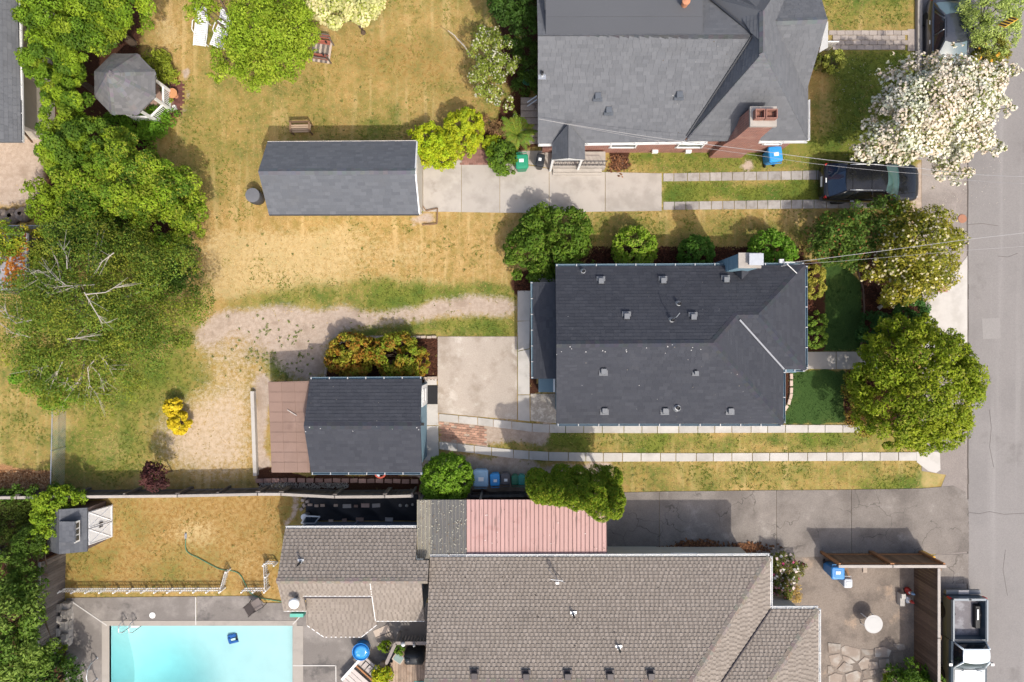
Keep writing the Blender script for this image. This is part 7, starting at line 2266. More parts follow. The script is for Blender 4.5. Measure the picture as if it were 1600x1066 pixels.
# tree with loungers, cream bloom tree
plant('shade_tree', 'bright lime tree over the white sun loungers', 'tree', [blob(406, 50, 3.8, 50, 1.3), blob(440, 40, 3.8, 52, 1.3), blob(382, -6, 3.8, 34, 1.2), blob(320, -14, 3.6, 26, .8), blob(370, 92, 3.0, 34, .8), blob(440, 88, 3.0, 38, .9), blob(400, 108, 2.6, 30, .7), blob(470, 70, 3.0, 24, .7), blob(345, 115, 2.4, 18, .5), blob(300, 4, 3.0, 15, .5), blob(335, 22, 3.0, 14, .4), blob(318, 12, 3.2, 22, .6), blob(300, 22, 3.0, 14, .4), blob(340, 112, 2.4, 16, .5), blob(333, 40, 2.8, 10, .4)], 26000, .125, G_LIME + G_BRIGHT[:2], 21, .15, sub=30, cj=.34, subr=.24, gap=.24, core=.5, wp=.8)
plant('flowering_tree', 'cream flowering tree at the top photo edge', 'tree', [blob(530, 0, 3.6, 38, 1.2), blob(562, -4, 3.4, 34, 1.1), blob(496, -10, 3.6, 32, 1.1), blob(580, 8, 2.8, 18, .7)], 10000, .13, [(.20, .25, .05), (.26, .28, .07)], 22, .12, bloom=(9000, .12, [(.66, .60, .33), (.60, .56, .26), (.5, .5, .2)]), sub=30, subr=.25)
def bare_sticks(t):
    mb = MB()
    for a, b in (((706, 52, 1.6), (738, 90, 1.5)), ((715, 62, 1.6), (733, 86, 1.4)), ((700, 48, 1.7), (716, 64, 1.6))): mb.tube([P(*a), P((a[0] + b[0]) / 2 + 3, (a[1] + b[1]) / 2, 1.7), P(*b)], .022, 5)
    part('bare_branch', mb, PALEBARK, t)
plant('blossom_shrub', 'loose white flowered shrub with bare branches on the lawn edge', 'shrub', [blob(758, 70, 2.0, 24, .9), blob(775, 95, 2.0, 28, .9), blob(765, 125, 1.8, 28, .8), blob(790, 85, 2.2, 22, .8), blob(770, 52, 1.8, 12, .6), blob(788, 160, 1.2, 14, .5), blob(765, 150, 1.3, 22, .6), blob(798, 175, 1.0, 10, .4), blob(815, 60, 1.8, 12, .4)], 5500, .11, [(.17, .21, .05), (.13, .17, .035), (.21, .24, .08), (.09, .13, .025)], 23, .07, bloom=(650, .085, [(.56, .54, .42), (.5, .47, .36)], .35), extra=bare_sticks, sub=16, subr=.3, gap=.3)
plant('evergreen_tree', 'dark evergreen tree against the brick house wall', 'tree', [blob(805, 10, 3.0, 34, 1.4), blob(812, 45, 2.6, 26, 1.1), blob(790, -15, 3.0, 34), blob(822, -10, 3.2, 30)], 8000, .14, G_DARK, 24, .12, sub=34, subr=.25)
plant('shrub', 'dark strap leaved plants beside the brick house', 'shrub', [blob(825, 82, .8, 18, .5), blob(830, 108, .6, 14, .4), blob(820, 130, .4, 16, .3), blob(832, 140, .4, 10, .3)], 2200, .28, G_DARK + G_MID[:1], 25, .03, shape=.14, sub=14, subr=.4, jit=1.0)
plant('golden_shrub', 'round clipped yellow green shrub beside the wooden rail', 'shrub', [blob(725, 203, 1.2, 29, 1.15), blob(722, 222, .9, 24, .8), blob(738, 190, 1.2, 16, .8)], 13000, .10, G_YEL, 26, .06, sub=90, subr=.13, core=.93, fill=.1)
plant('golden_shrub', 'wider yellow green shrub next to the grey garage corner', 'shrub', [blob(672, 222, .9, 26, .8), blob(690, 236, .7, 26, .6), blob(655, 215, .7, 18, .6), blob(700, 252, .4, 14, .35), blob(668, 246, .5, 18, .4)], 10000, .11, G_YEL[:2] + [(.20, .30, .02), (.26, .33, .02)], 27, .06, sub=50, subr=.18, core=.85)
plant('shrub', 'small yellow perennial under the timber rail', 'shrub', [blob(770, 226, .35, 13, .3), blob(760, 223, .3, 9, .25)], 1300, .11, G_YEL, 28, .03, sub=12, subr=.4)
def fern(label, px, py, h, R, n, seed):
    t = thing('fern', label, 'fern', P(px, py)); rg = random.Random(seed)
    fcol = [(.17, .24, .03), (.13, .20, .025), (.21, .26, .035)]
    for k in range(n):
        a = 2 * PI * k / n + rg.uniform(-.2, .2); L = R * rg.uniform(.75, 1.1); d = Vector((math.cos(a), math.sin(a), 0)); q = Vector((-d.y, d.x, 0)); lift = h * rg.uniform(.7, 1.2)
        mb = MB(); col = rg.choice(fcol)
        for i in range(11):
            u = (i + .6) / 11.5; c = d * (L * u) + Vector((0, 0, .15 + lift * math.sin(u * 2.3))); wd = .19 * math.sin(PI * min(1, u * .85 + .12)) * R
            for s in (-1, 1):
                mb.add([c, c + d * (.07 * L), c + q * s * wd + d * (.11 * L) - Vector((0, 0, .03)), c + q * s * wd * .5], [(0, 1, 2, 3)], tuple(v * rg.uniform(.8, 1.15) for v in col))
        for i in range(6):
            c0, c1 = [d * (L * u) + Vector((0, 0, .15 + lift * math.sin(u * 2.3))) for u in (i / 6.2, (i + 1) / 6.2)]
            mb.add([c0 - q * .02, c0 + q * .02, c1 + q * .012, c1 - q * .012], [(0, 1, 2, 3)], col)
        o = part('frond', mb, LEAF, t, False)
fern('large sword fern beside the brick house stairs', 808, 212, .55, .95, 26, 3)
plant('shrub', 'dark green shrub leaning over the driveway below the fern', 'shrub', [blob(785, 245, .7, 22, .5), blob(798, 258, .5, 16, .4), blob(776, 236, .6, 14, .4)], 3600, .13, G_MID + G_BRIGHT[:1], 29, .05, sub=20, subr=.3)
plant('dry_brush', 'grey brown dry twigs behind the timber rail', 'shrub', [blob(778, 205, .4, 14, .35), blob(765, 190, .3, 12, .3)], 1000, .14, [(.22, .13, .09), (.15, .09, .07)], 30, .03, shape=.15, sub=12, subr=.4)

# birch
def birch():
    bl = [blob(165, 470, 4.4, 90, 2.6), blob(235, 450, 3.8, 78, 2.2), blob(95, 500, 4.0, 78, 2.2), blob(130, 400, 4.0, 62, 1.8), blob(215, 525, 3.6, 78, 2.0), blob(120, 565, 3.4, 74, 1.8), blob(60, 545, 3.2, 50, 1.5), blob(265, 500, 3.2, 55, 1.7), blob(50, 460, 3.4, 46, 1.5), blob(180, 400, 3.8, 50), blob(85, 605, 2.2, 34, 1.0), blob(170, 590, 2.8, 50, 1.3)]
    def twigs(t):
        rg = random.Random(8)
        br = [[(148, 445, 5.2), (105, 447, 5.4), (75, 450, 5.2), (46, 423, 4.8)], [(105, 447, 5.4), (85, 432, 5.4), (72, 418, 5.2)], [(100, 446, 5.3), (60, 422, 5.0), (47, 428, 4.8)], [(120, 447, 5.4), (80, 460, 5.0), (55, 445, 4.8)],
              [(50, 500, 4.8), (25, 505, 4.8), (5, 490, 4.5), (-5, 478, 4.4)], [(45, 503, 4.8), (12, 492, 4.6), (6, 478, 4.5)], [(48, 527, 4.5), (20, 520, 4.5), (0, 505, 4.3)], [(135, 460, 6.2), (165, 457, 6.2), (190, 443, 6.0)], [(132, 457, 6.2), (145, 480, 6.2), (160, 505, 6.0), (175, 503, 5.9)],
              [(150, 560, 4.0), (137, 575, 3.8), (140, 600, 3.4), (136, 617, 3.2), (131, 622, 3)], [(138, 600, 3.4), (148, 612, 3.2), (152, 617, 3.1)], [(140, 570, 3.9), (155, 585, 3.6), (160, 600, 3.3), (163, 612, 3.1)], [(153, 552, 4.0), (165, 565, 3.8), (172, 577, 3.5), (195, 577, 3.3)], [(98, 565, 4.0), (85, 590, 3.6), (72, 625, 2.9)], [(75, 572, 4.0), (55, 578, 3.7), (35, 580, 3.5)], [(126, 590, 3.6), (118, 605, 3.4)], [(106, 590, 3.6), (101, 605, 3.4)],
              [(105, 530, 4.8), (130, 527, 4.9), (148, 524, 4.7)], [(178, 395, 5.4), (165, 405, 5.5), (155, 412, 5.4)], [(105, 420, 5.6), (104, 400, 5.4), (95, 382, 5.0)]]
        for i, b in enumerate(br):
            pts = [P(q[0], q[1], q[2] + 1.0) for q in b]; m = MB(); k = len(pts); m.tube(pts, [.024 - .014 * j / (k - 1) for j in range(k)], 6)
            for _ in range(8):
                j = rg.randrange(k - 1); a = pts[j] * .5 + pts[j + 1] * .5; e = a + (pts[-1] - pts[0]).normalized() * rg.uniform(.2, .8) + Vector((rg.uniform(-.5, .5), rg.uniform(-.5, .5), rg.uniform(-.1, .2))); m.tube([a, e], [.009, .004], 4)
            part('pale_branch', m, PALEBARK, t)
    plant('birch_tree', 'large dark birch with bleached bare branches left of the gravel path'.replace(' left of', ' beside'), 'tree', bl, 80000, .095, G_BIRCH, 31, .2, bark=PALEBARK, base=(155, 500), limbs=26, extra=twigs, sub=34, subr=.24, jit=.9, core=.6, young=(.22, .21, .04), ymix=.12, fill=.3, gap=.1)
birch()
plant('ground_ivy', 'bright green leafy patch at the foot of the birch', 'shrub', [blob(85, 612, .8, 24, .6), blob(100, 622, .6, 16, .5), blob(50, 590, .8, 24, .6)], 4000, .13, [(.08, .18, .02), (.10, .2, .02)], 32, .04, sub=20, subr=.3)
plant('yellow_shrub', 'upper of the two round golden yellow bushes', 'shrub', [blob(272, 637, .5, 12.5, .5)], 1500, .15, G_GOLD, 33, .04, group='golden bushes on bare soil', sub=34, subr=.28, core=.9, shape=.6)
plant('yellow_shrub', 'lower of the two round golden yellow bushes', 'shrub', [blob(282, 661, .5, 15, .5)], 2000, .15, G_GOLD, 34, .04, group='golden bushes on bare soil', sub=38, subr=.27, core=.9, shape=.6)
plant('purple_tree', 'small dark purple leaved tree beside the board fence', 'tree', [blob(241, 745, 1.9, 18, .6), blob(246, 758, 1.6, 12, .5), blob(233, 738, 1.7, 10, .4)], 1600, .14, [(.05, .018, .028), (.07, .025, .035), (.035, .014, .02)], 35, .04, sub=20, subr=.35, gap=.1)
# photinia pair
PH = [(.15, .19, .02), (.20, .085, .02), (.17, .12, .02), (.19, .20, .03), (.21, .09, .022)]
plant('photinia', 'red tipped bush nearest the gravel path', 'shrub', [blob(548, 556, 1.0, 33, .8), blob(532, 560, .9, 22, .7), blob(568, 550, .9, 22, .7)], 6500, .15, PH, 36, .05, group='red tipped bushes by the blue garage', sub=60, subr=.17, core=.9)
plant('photinia', 'red tipped bush nearest the aggregate patio', 'shrub', [blob(622, 558, 1.0, 35, .8), blob(645, 566, .9, 24, .7), blob(605, 552, .9, 24, .7)], 7000, .15, [PH[0], PH[3], PH[1], PH[2], (.12, .18, .02)], 37, .05, group='red tipped bushes by the blue garage', sub=60, subr=.17, core=.9)
plant('round_shrub', 'round bright green bush at the pale blue bin', 'shrub', [blob(699, 748, 1.4, 36, 1.2), blob(690, 760, 1.0, 30, .9)], 16000, .12, [(.10, .19, .018), (.12, .22, .02), (.085, .165, .016)], 38, .07, sub=170, subr=.15, core=.95, young=(.17, .27, .03), ymix=.3)
# clipped cypress hedge
for i, (bl, lab) in enumerate((
    ([(845, 760, 3.2, 24, 2.4), (838, 750, 2.4, 18, 2), (855, 771, 4.5, 16, 1), (842, 769, 4.5, 14, 1)], 'cypress clump at the bin end of the clipped hedge'),
    ([(878, 763, 3.2, 24, 2.6), (873, 773, 4.7, 15, 1), (890, 775, 4.9, 13, 1), (878, 746, 2.6, 20, 2)], 'second cypress clump from the bins in the clipped hedge'),
    ([(905, 766, 3.4, 24, 2.6), (897, 779, 5.1, 15, 1), (914, 781, 5.3, 14, 1), (905, 748, 2.6, 20, 2)], 'middle cypress clump hanging furthest over the pink carport'),
    ([(936, 766, 3.4, 25, 2.7), (930, 773, 5.3, 16, 1), (938, 795, 5.3, 16, 1), (925, 788, 5.1, 14, 1), (935, 746, 2.6, 20, 2)], 'tall cypress clump before the hedge end'),
    ([(955, 765, 3.2, 17, 2.5), (962, 778, 4.7, 13, 1), (958, 793, 5.1, 14, 1), (955, 745, 3.1, 17, 2)], 'cypress clump ending the hedge at the concrete driveway'))):
    plant('cypress', lab, 'hedge', [blob(b[0], b[1], b[2], b[3] * (.86 if b[3] > 16 else 1.0), b[4] * (.62 if b[3] > 16 else 1.0)) for b in bl], 30000, .066, [(.095, .155, .012), (.115, .18, .014), (.08, .135, .012)], 40 + i, .08, group='clipped cypress hedge by the carport', sub=170, subr=.19, core=.93, jit=.5, upw=.3, fill=.1, cj=.06, young=(.27, .29, .025), ymix=.45, zmin=-.6)

# house front planting
plant('rhododendron', 'large dark green rhododendron at the corner of the dark roofed house', 'shrub', [blob(862, 378, 1.5, 52, 1.4), blob(835, 395, 1.2, 42, 1.1), blob(885, 362, 1.4, 36, 1.1), blob(895, 402, 1.0, 34, .9), blob(820, 412, .9, 28, .8), blob(845, 358, 1.2, 32, 1)], 15000, .15, [(.045, .09, .012), (.06, .11, .014), (.08, .13, .018)], 50, .08, sub=44, subr=.17, core=.88, young=(.15, .20, .03), ymix=.12)
plant('ball_shrub', 'bright round bush second along the north wall bed', 'shrub', [blob(991, 388, 1.0, 31, .9)], 7000, .14, [(.13, .21, .02), (.16, .24, .03), (.10, .18, .02)], 51, .05, group='round bushes along the house wall', sub=150, subr=.18, core=.93, young=(.24, .28, .05), ymix=.3)
plant('ball_shrub', 'smaller dark round bush in the middle of the wall bed', 'shrub', [blob(1088, 396, .8, 25, .8)], 4500, .14, [(.04, .10, .018), (.05, .12, .02), (.065, .13, .025)], 52, .05, group='round bushes along the house wall', sub=130, subr=.18, core=.93)
plant('ball_shrub', 'shiny green round bush behind the blue chimney chase', 'shrub', [blob(1200, 391, 1.0, 29, .9), blob(1222, 397, .9, 20, .8)], 7000, .14, [(.08, .17, .018), (.10, .20, .02), (.065, .15, .018)], 53, .05, group='round bushes along the house wall', sub=110, subr=.18, core=.93, young=(.17, .26, .04), ymix=.25)
plant('front_shrub', 'tan and green clipped bush under the east gutter', 'shrub', [blob(1271, 430, .7, 15, .6), blob(1272, 450, .7, 15, .6)], 3800, .09, [(.26, .24, .06), (.30, .26, .07), (.17, .19, .04)], 54, .04, sub=50, subr=.2, core=.9)
plant('front_shrub', 'fresh green clipped bush beside the front walk', 'shrub', [blob(1274, 503, .7, 15, .6), blob(1274, 527, .7, 16, .6)], 3800, .10, [(.12, .19, .035), (.15, .21, .04), (.09, .16, .03)], 55, .04, sub=50, subr=.2, core=.9)
plant('front_shrub', 'tiny dark red bush between the two gutter bushes', 'shrub', [blob(1264, 477, .35, 9, .3)], 700, .09, [(.07, .025, .025), (.10, .04, .035)], 56, .02, sub=20, subr=.3)
plant('maple_tree', 'dark green tree with orange tips beside the black car', 'tree', [blob(1310, 370, 2.0, 38, 1.0), blob(1285, 360, 1.6, 24, .8), blob(1350, 355, 2.2, 34, 1.0), blob(1385, 340, 2.2, 30, .9), blob(1330, 388, 1.6, 30, .8), blob(1292, 392, 1.2, 20, .6)], 9500, .14, [(.05, .09, .02), (.065, .11, .025), (.04, .075, .018), (.075, .12, .022)], 57, .08, sub=28, subr=.27, young=(.24, .11, .035), ymix=.08)
plant('magnolia', 'golden brown tree dotted with cream flowers beside the street', 'tree', [blob(1440, 385, 3.0, 55, 1.6), blob(1420, 425, 2.6, 46, 1.3), blob(1400, 445, 2.0, 30, 1.0), blob(1456, 420, 2.4, 34, 1.1), blob(1410, 352, 2.6, 34, 1.1), blob(1466, 380, 2.4, 28, 1.0), blob(1370, 415, 2.0, 26, .9)], 17000, .14, [(.17, .165, .024), (.21, .19, .028), (.12, .13, .02), (.085, .105, .02), (.24, .20, .034)], 58, .12, bloom=(1000, .125, [(.64, .57, .34), (.54, .48, .32)]), sub=34, subr=.24)
plant('shrub', 'orange brown low bush under the flowering street tree', 'shrub', [blob(1386, 468, .6, 13, .4)], 900, .1, [(.26, .16, .03), (.2, .14, .03)], 59, .03, sub=20, subr=.3)
plant('shrub', 'blue green bush at the edge of the mulch bed', 'shrub', [blob(1368, 515, .8, 26, .7), blob(1355, 530, .7, 18, .5), blob(1390, 510, .7, 18, .6)], 4800, .12, [(.035, .085, .03), (.045, .10, .035), (.03, .07, .025)], 60, .05, sub=40, subr=.2, core=.88)
plant('shrub', 'small dark green bush between two street trees', 'shrub', [blob(1424, 487, .8, 24, .6), blob(1410, 495, .7, 16, .5)], 3400, .12, [(.04, .10, .03), (.055, .12, .04)], 61, .05, sub=34, subr=.2)
plant('round_tree', 'big round yellow green tree beside the street and front walk', 'tree', [blob(1430, 600, 3.2, 84, 2.4), blob(1460, 608, 3.0, 50, 1.9), blob(1410, 555, 3.0, 58, 1.8), blob(1400, 640, 2.8, 58, 1.8), blob(1452, 655, 2.6, 50, 1.7), blob(1456, 555, 2.8, 48, 1.7), blob(1425, 530, 2.6, 42, 1.4), blob(1375, 610, 2.0, 42, 1.2)], 42000, .14, [(.12, .165, .012), (.16, .205, .014), (.085, .125, .011), (.19, .22, .018)], 62, .16, sub=80, subr=.125, core=.9, young=(.25, .265, .03), ymix=.22)
plant('shrub', 'sprawling shrub with reddish tips under the round tree', 'shrub', [blob(1335, 600, .8, 18, .5), blob(1350, 625, .9, 22, .6), blob(1328, 612, .6, 12, .4), blob(1345, 660, .8, 20, .5), blob(1332, 652, .7, 14, .4)], 2600, .12, [(.14, .16, .03), (.20, .11, .04), (.17, .18, .035)], 63, .04, sub=20, subr=.32, gap=.15)
# white blossom street tree
WB = [(.70, .66, .56), (.74, .71, .62), (.62, .64, .50), (.74, .60, .48), (.72, .62, .52)]
plant('blossom_tree', 'large white blossom tree over the black car and street', 'tree', [blob(1455, 165, 4.2, 52, 1.6), blob(1420, 190, 4.0, 46, 1.4), blob(1490, 150, 4.2, 44, 1.4), blob(1440, 130, 3.8, 34, 1.2), blob(1500, 205, 3.6, 36, 1.2), blob(1400, 222, 3.2, 32, 1.0), blob(1372, 224, 3.0, 24, .8), blob(1480, 115, 3.8, 26, .9), blob(1535, 130, 4.4, 26, .9), blob(1563, 116, 4.6, 15, .6), blob(1582, 113, 4.6, 11, .4), blob(1478, 248, 3.0, 26, .8), blob(1495, 275, 2.6, 16, .6), blob(1395, 130, 3.4, 20, .8), blob(1345, 240, 2.6, 13, .5), blob(1455, 98, 3.4, 14, .6), blob(1497, 78, 3.6, 9, .4), blob(1491, 64, 3.6, 9, .3), blob(1548, 165, 3.8, 17, .7), blob(1532, 222, 3.4, 15, .6), blob(1334, 238, 2.8, 10, .4), blob(1358, 196, 3.0, 14, .5), blob(1380, 165, 3.2, 18, .6), blob(1412, 104, 3.3, 10, .4), blob(1372, 118, 3.2, 8, .4), blob(1424, 232, 3.2, 22, .7), blob(1452, 215, 3.6, 30, 1.0), blob(1352, 256, 2.4, 11, .4), blob(1464, 286, 2.4, 10, .4), blob(1552, 232, 3.6, 13, .5), blob(1568, 170, 3.8, 12, .5), blob(1388, 92, 3.2, 9, .4), blob(1508, 245, 3.0, 12, .5)], 17000, .14, [(.11, .14, .05), (.15, .17, .07), (.20, .20, .10)], 64, .15, bloom=(26000, .12, WB), base=(1455, 190), limbs=40, sub=24, subr=.3, zmin=-.1, gap=.14, core=.5, cj=.16, wp=.66)
def flowers(t): pass
plant('street_bush', 'pale grey green bush beside the parked sedan', 'shrub', [blob(1545, 30, 1.6, 36, 1.3), blob(1560, 55, 1.3, 28, 1.0), blob(1535, 0, 1.6, 34, 1.2), blob(1562, 10, 1.5, 28, 1.1)], 11000, .10, [(.24, .30, .12), (.28, .34, .15), (.20, .26, .09)], 65, .06, sub=60, subr=.18, core=.88)
plant('street_bush', 'olive bush with orange flowers below the pale street bush', 'shrub', [blob(1545, 78, .9, 24, .7), blob(1560, 88, .8, 16, .6), blob(1535, 92, .8, 18, .6)], 4200, .11, [(.13, .13, .035), (.17, .16, .04), (.10, .12, .03)], 66, .05, bloom=(60, .15, [(.6, .32, .04)]), sub=30, subr=.25)
plant('hydrangea', 'round pale green bush by the porch railing', 'shrub', [blob(1304, 97, .7, 15, .55)], 1600, .12, [(.22, .24, .07), (.26, .27, .09), (.18, .21, .05)], 67, .04, sub=40, subr=.22, core=.9)
plant('shrub', 'dark low shrub between porch and pale round bush', 'shrub', [blob(1279, 100, .5, 13, .4)], 800, .12, [(.06, .075, .02), (.09, .08, .025)], 68, .03, sub=18, subr=.3)
# south-west corner
def fir(name, label, px, py, h0, n, R, seed, cols=G_DARK):
    pass
plant('maple_tree', 'dark green maple crown at the lower photo corner', 'tree', [blob(20, 960, 3.6, 45, 1.6), blob(10, 1010, 3.6, 50, 1.6), blob(35, 920, 3.0, 32, 1.1), blob(45, 1000, 3.0, 34, 1.1), blob(-10, 900, 3.0, 40), blob(30, 1055, 3.2, 45)], 14000, .17, G_MID + [(.10, .15, .035), (.13, .18, .05)], 69, .14, sub=34, subr=.25)
plant('dark_shrub', 'dark green shrub beside the curved pool rails', 'shrub', [blob(85, 1055, 1.6, 34, 1.0), blob(60, 1066, 2.0, 36), blob(100, 1075, 1.2, 24)], 6000, .14, G_DARK + G_MID[:1], 70, .06, sub=34, subr=.24)
plant('fir_tree', 'feathery dark fir between maple crown and plank fence', 'tree', [blob(48, 880, 2.2, 22, 1.2), blob(45, 910, 2.4, 20, 1.2), blob(52, 845, 2.0, 22, 1.0), blob(55, 950, 2.0, 16, 1.0), blob(52, 985, 2.0, 16, 1.0)], 8000, .13, [(.045, .085, .014), (.06, .105, .018), (.035, .065, .012)], 71, .1, sub=30, subr=.28, shape=.25)
plant('spreading_shrub', 'low moss green spreading juniper in the shaded corner', 'shrub', [blob(20, 810, .8, 40, .5), blob(50, 815, .8, 28, .5), blob(15, 840, .7, 34, .4), blob(0, 790, .8, 28, .5), blob(45, 790, .8, 24, .5)], 9000, .12, [(.045, .065, .012), (.055, .08, .014), (.038, .055, .012)], 72, .05, sub=36, subr=.25, shape=.3)
solo('dark_planter', MB().box((0, 0, .2), (.55, .75, .4), taper=.9), BLACKP, 'dark slatted box among the shaded shrubs', 'box', P(5, 866), .2, world=False)
plant('climbing_vine', 'bright green vine hanging over the board fence corner onto the shed', 'vine', [blob(80, 785, 2.0, 20, .6), blob(68, 805, 2.0, 16, .6), blob(62, 835, 2.0, 14, .6), blob(78, 820, 2.2, 16, .5), blob(105, 775, 1.7, 16, .5), blob(125, 778, 1.5, 10, .4), blob(68, 855, 1.9, 9, .4)], 4500, .14, G_BRIGHT + G_LIME[:1], 73, .04, sub=22, subr=.32)
plant('ivy', 'ivy creeping along the board fence foot by wood chips', 'vine', [blob(30, 772, 1.0, 14, .5), blob(60, 770, 1.2, 14, .5), blob(110, 766, 1.0, 12, .5), blob(8, 775, .9, 12, .4), blob(90, 768, .9, 12, .4)], 2200, .12, G_MID, 74, .03, sub=18, subr=.35)
plant('weed', 'bright weeds growing at the foot of the stone stack', 'plant', [blob(96, 1012, .4, 9, .3), blob(104, 1035, .3, 9, .25)], 900, .13, G_BRIGHT, 75, .02, sub=14, subr=.4)
plant('tall_shrub', 'slim green shrub at the plank fence bottom', 'shrub', [blob(60, 1030, 2.0, 14, .8)], 1200, .13, G_DARK, 76, .03, sub=20, subr=.35)
# rose bed, courtyard bush, deck plants
plant('rose_bush', 'rose bush with pink and white flowers beside the brown house', 'shrub', [blob(1225, 885, .8, 20, .6), blob(1215, 905, .7, 16, .5), blob(1240, 890, .7, 16, .5), blob(1222, 925, .5, 15, .35)], 3600, .11, [(.08, .11, .03), (.11, .13, .035), (.15, .12, .05)], 77, .03, bloom=(150, .16, [(.72, .68, .62), (.62, .08, .22), (.70, .35, .38), (.74, .72, .68)]), sub=26, subr=.28)
plant('dry_shrub', 'straw coloured dry plant in the rose bed', 'shrub', [blob(1240, 925, .35, 13, .3)], 900, .13, [(.36, .26, .13), (.30, .2, .09)], 78, .02, shape=.15, sub=14, subr=.35)
plant('courtyard_bush', 'green leafy bush at the lower photo edge beside the board fence', 'shrub', [blob(1430, 1062, 1.0, 30, .8), blob(1405, 1064, .8, 22, .6), blob(1450, 1075, .9, 24), blob(1425, 1085, .9, 34)], 5000, .15, G_MID + [(.09, .17, .02)], 79, .05, sub=30, subr=.26)
plant('lime_plant', 'small lime plant before the courtyard bush', 'plant', [blob(1390, 1064, .4, 11, .3)], 500, .13, G_LIME, 80, .02, sub=14, subr=.35)
plant('yellow_plant', 'yellow green potted plant at the foot of the deck', 'plant', [blob(598, 1055, .9, 13, .35), blob(606, 1060, .8, 10, .3), blob(592, 1064, .8, 12)], 900, .15, G_YEL + G_GOLD[:1], 81, .03, sub=16, subr=.36)
plant('potted_plant', 'green potted plant on the deck beside the small table', 'plant', [blob(624, 1013, 1.1, 8, .25)], 350, .14, G_MID + G_BRIGHT[:1], 82, .02, sub=12, subr=.4)
plant('garden_plant', 'green weed beside the round blue tub', 'plant', [blob(601, 1009, .3, 8, .25)], 350, .13, G_BRIGHT, 83, .02, sub=12, subr=.4)

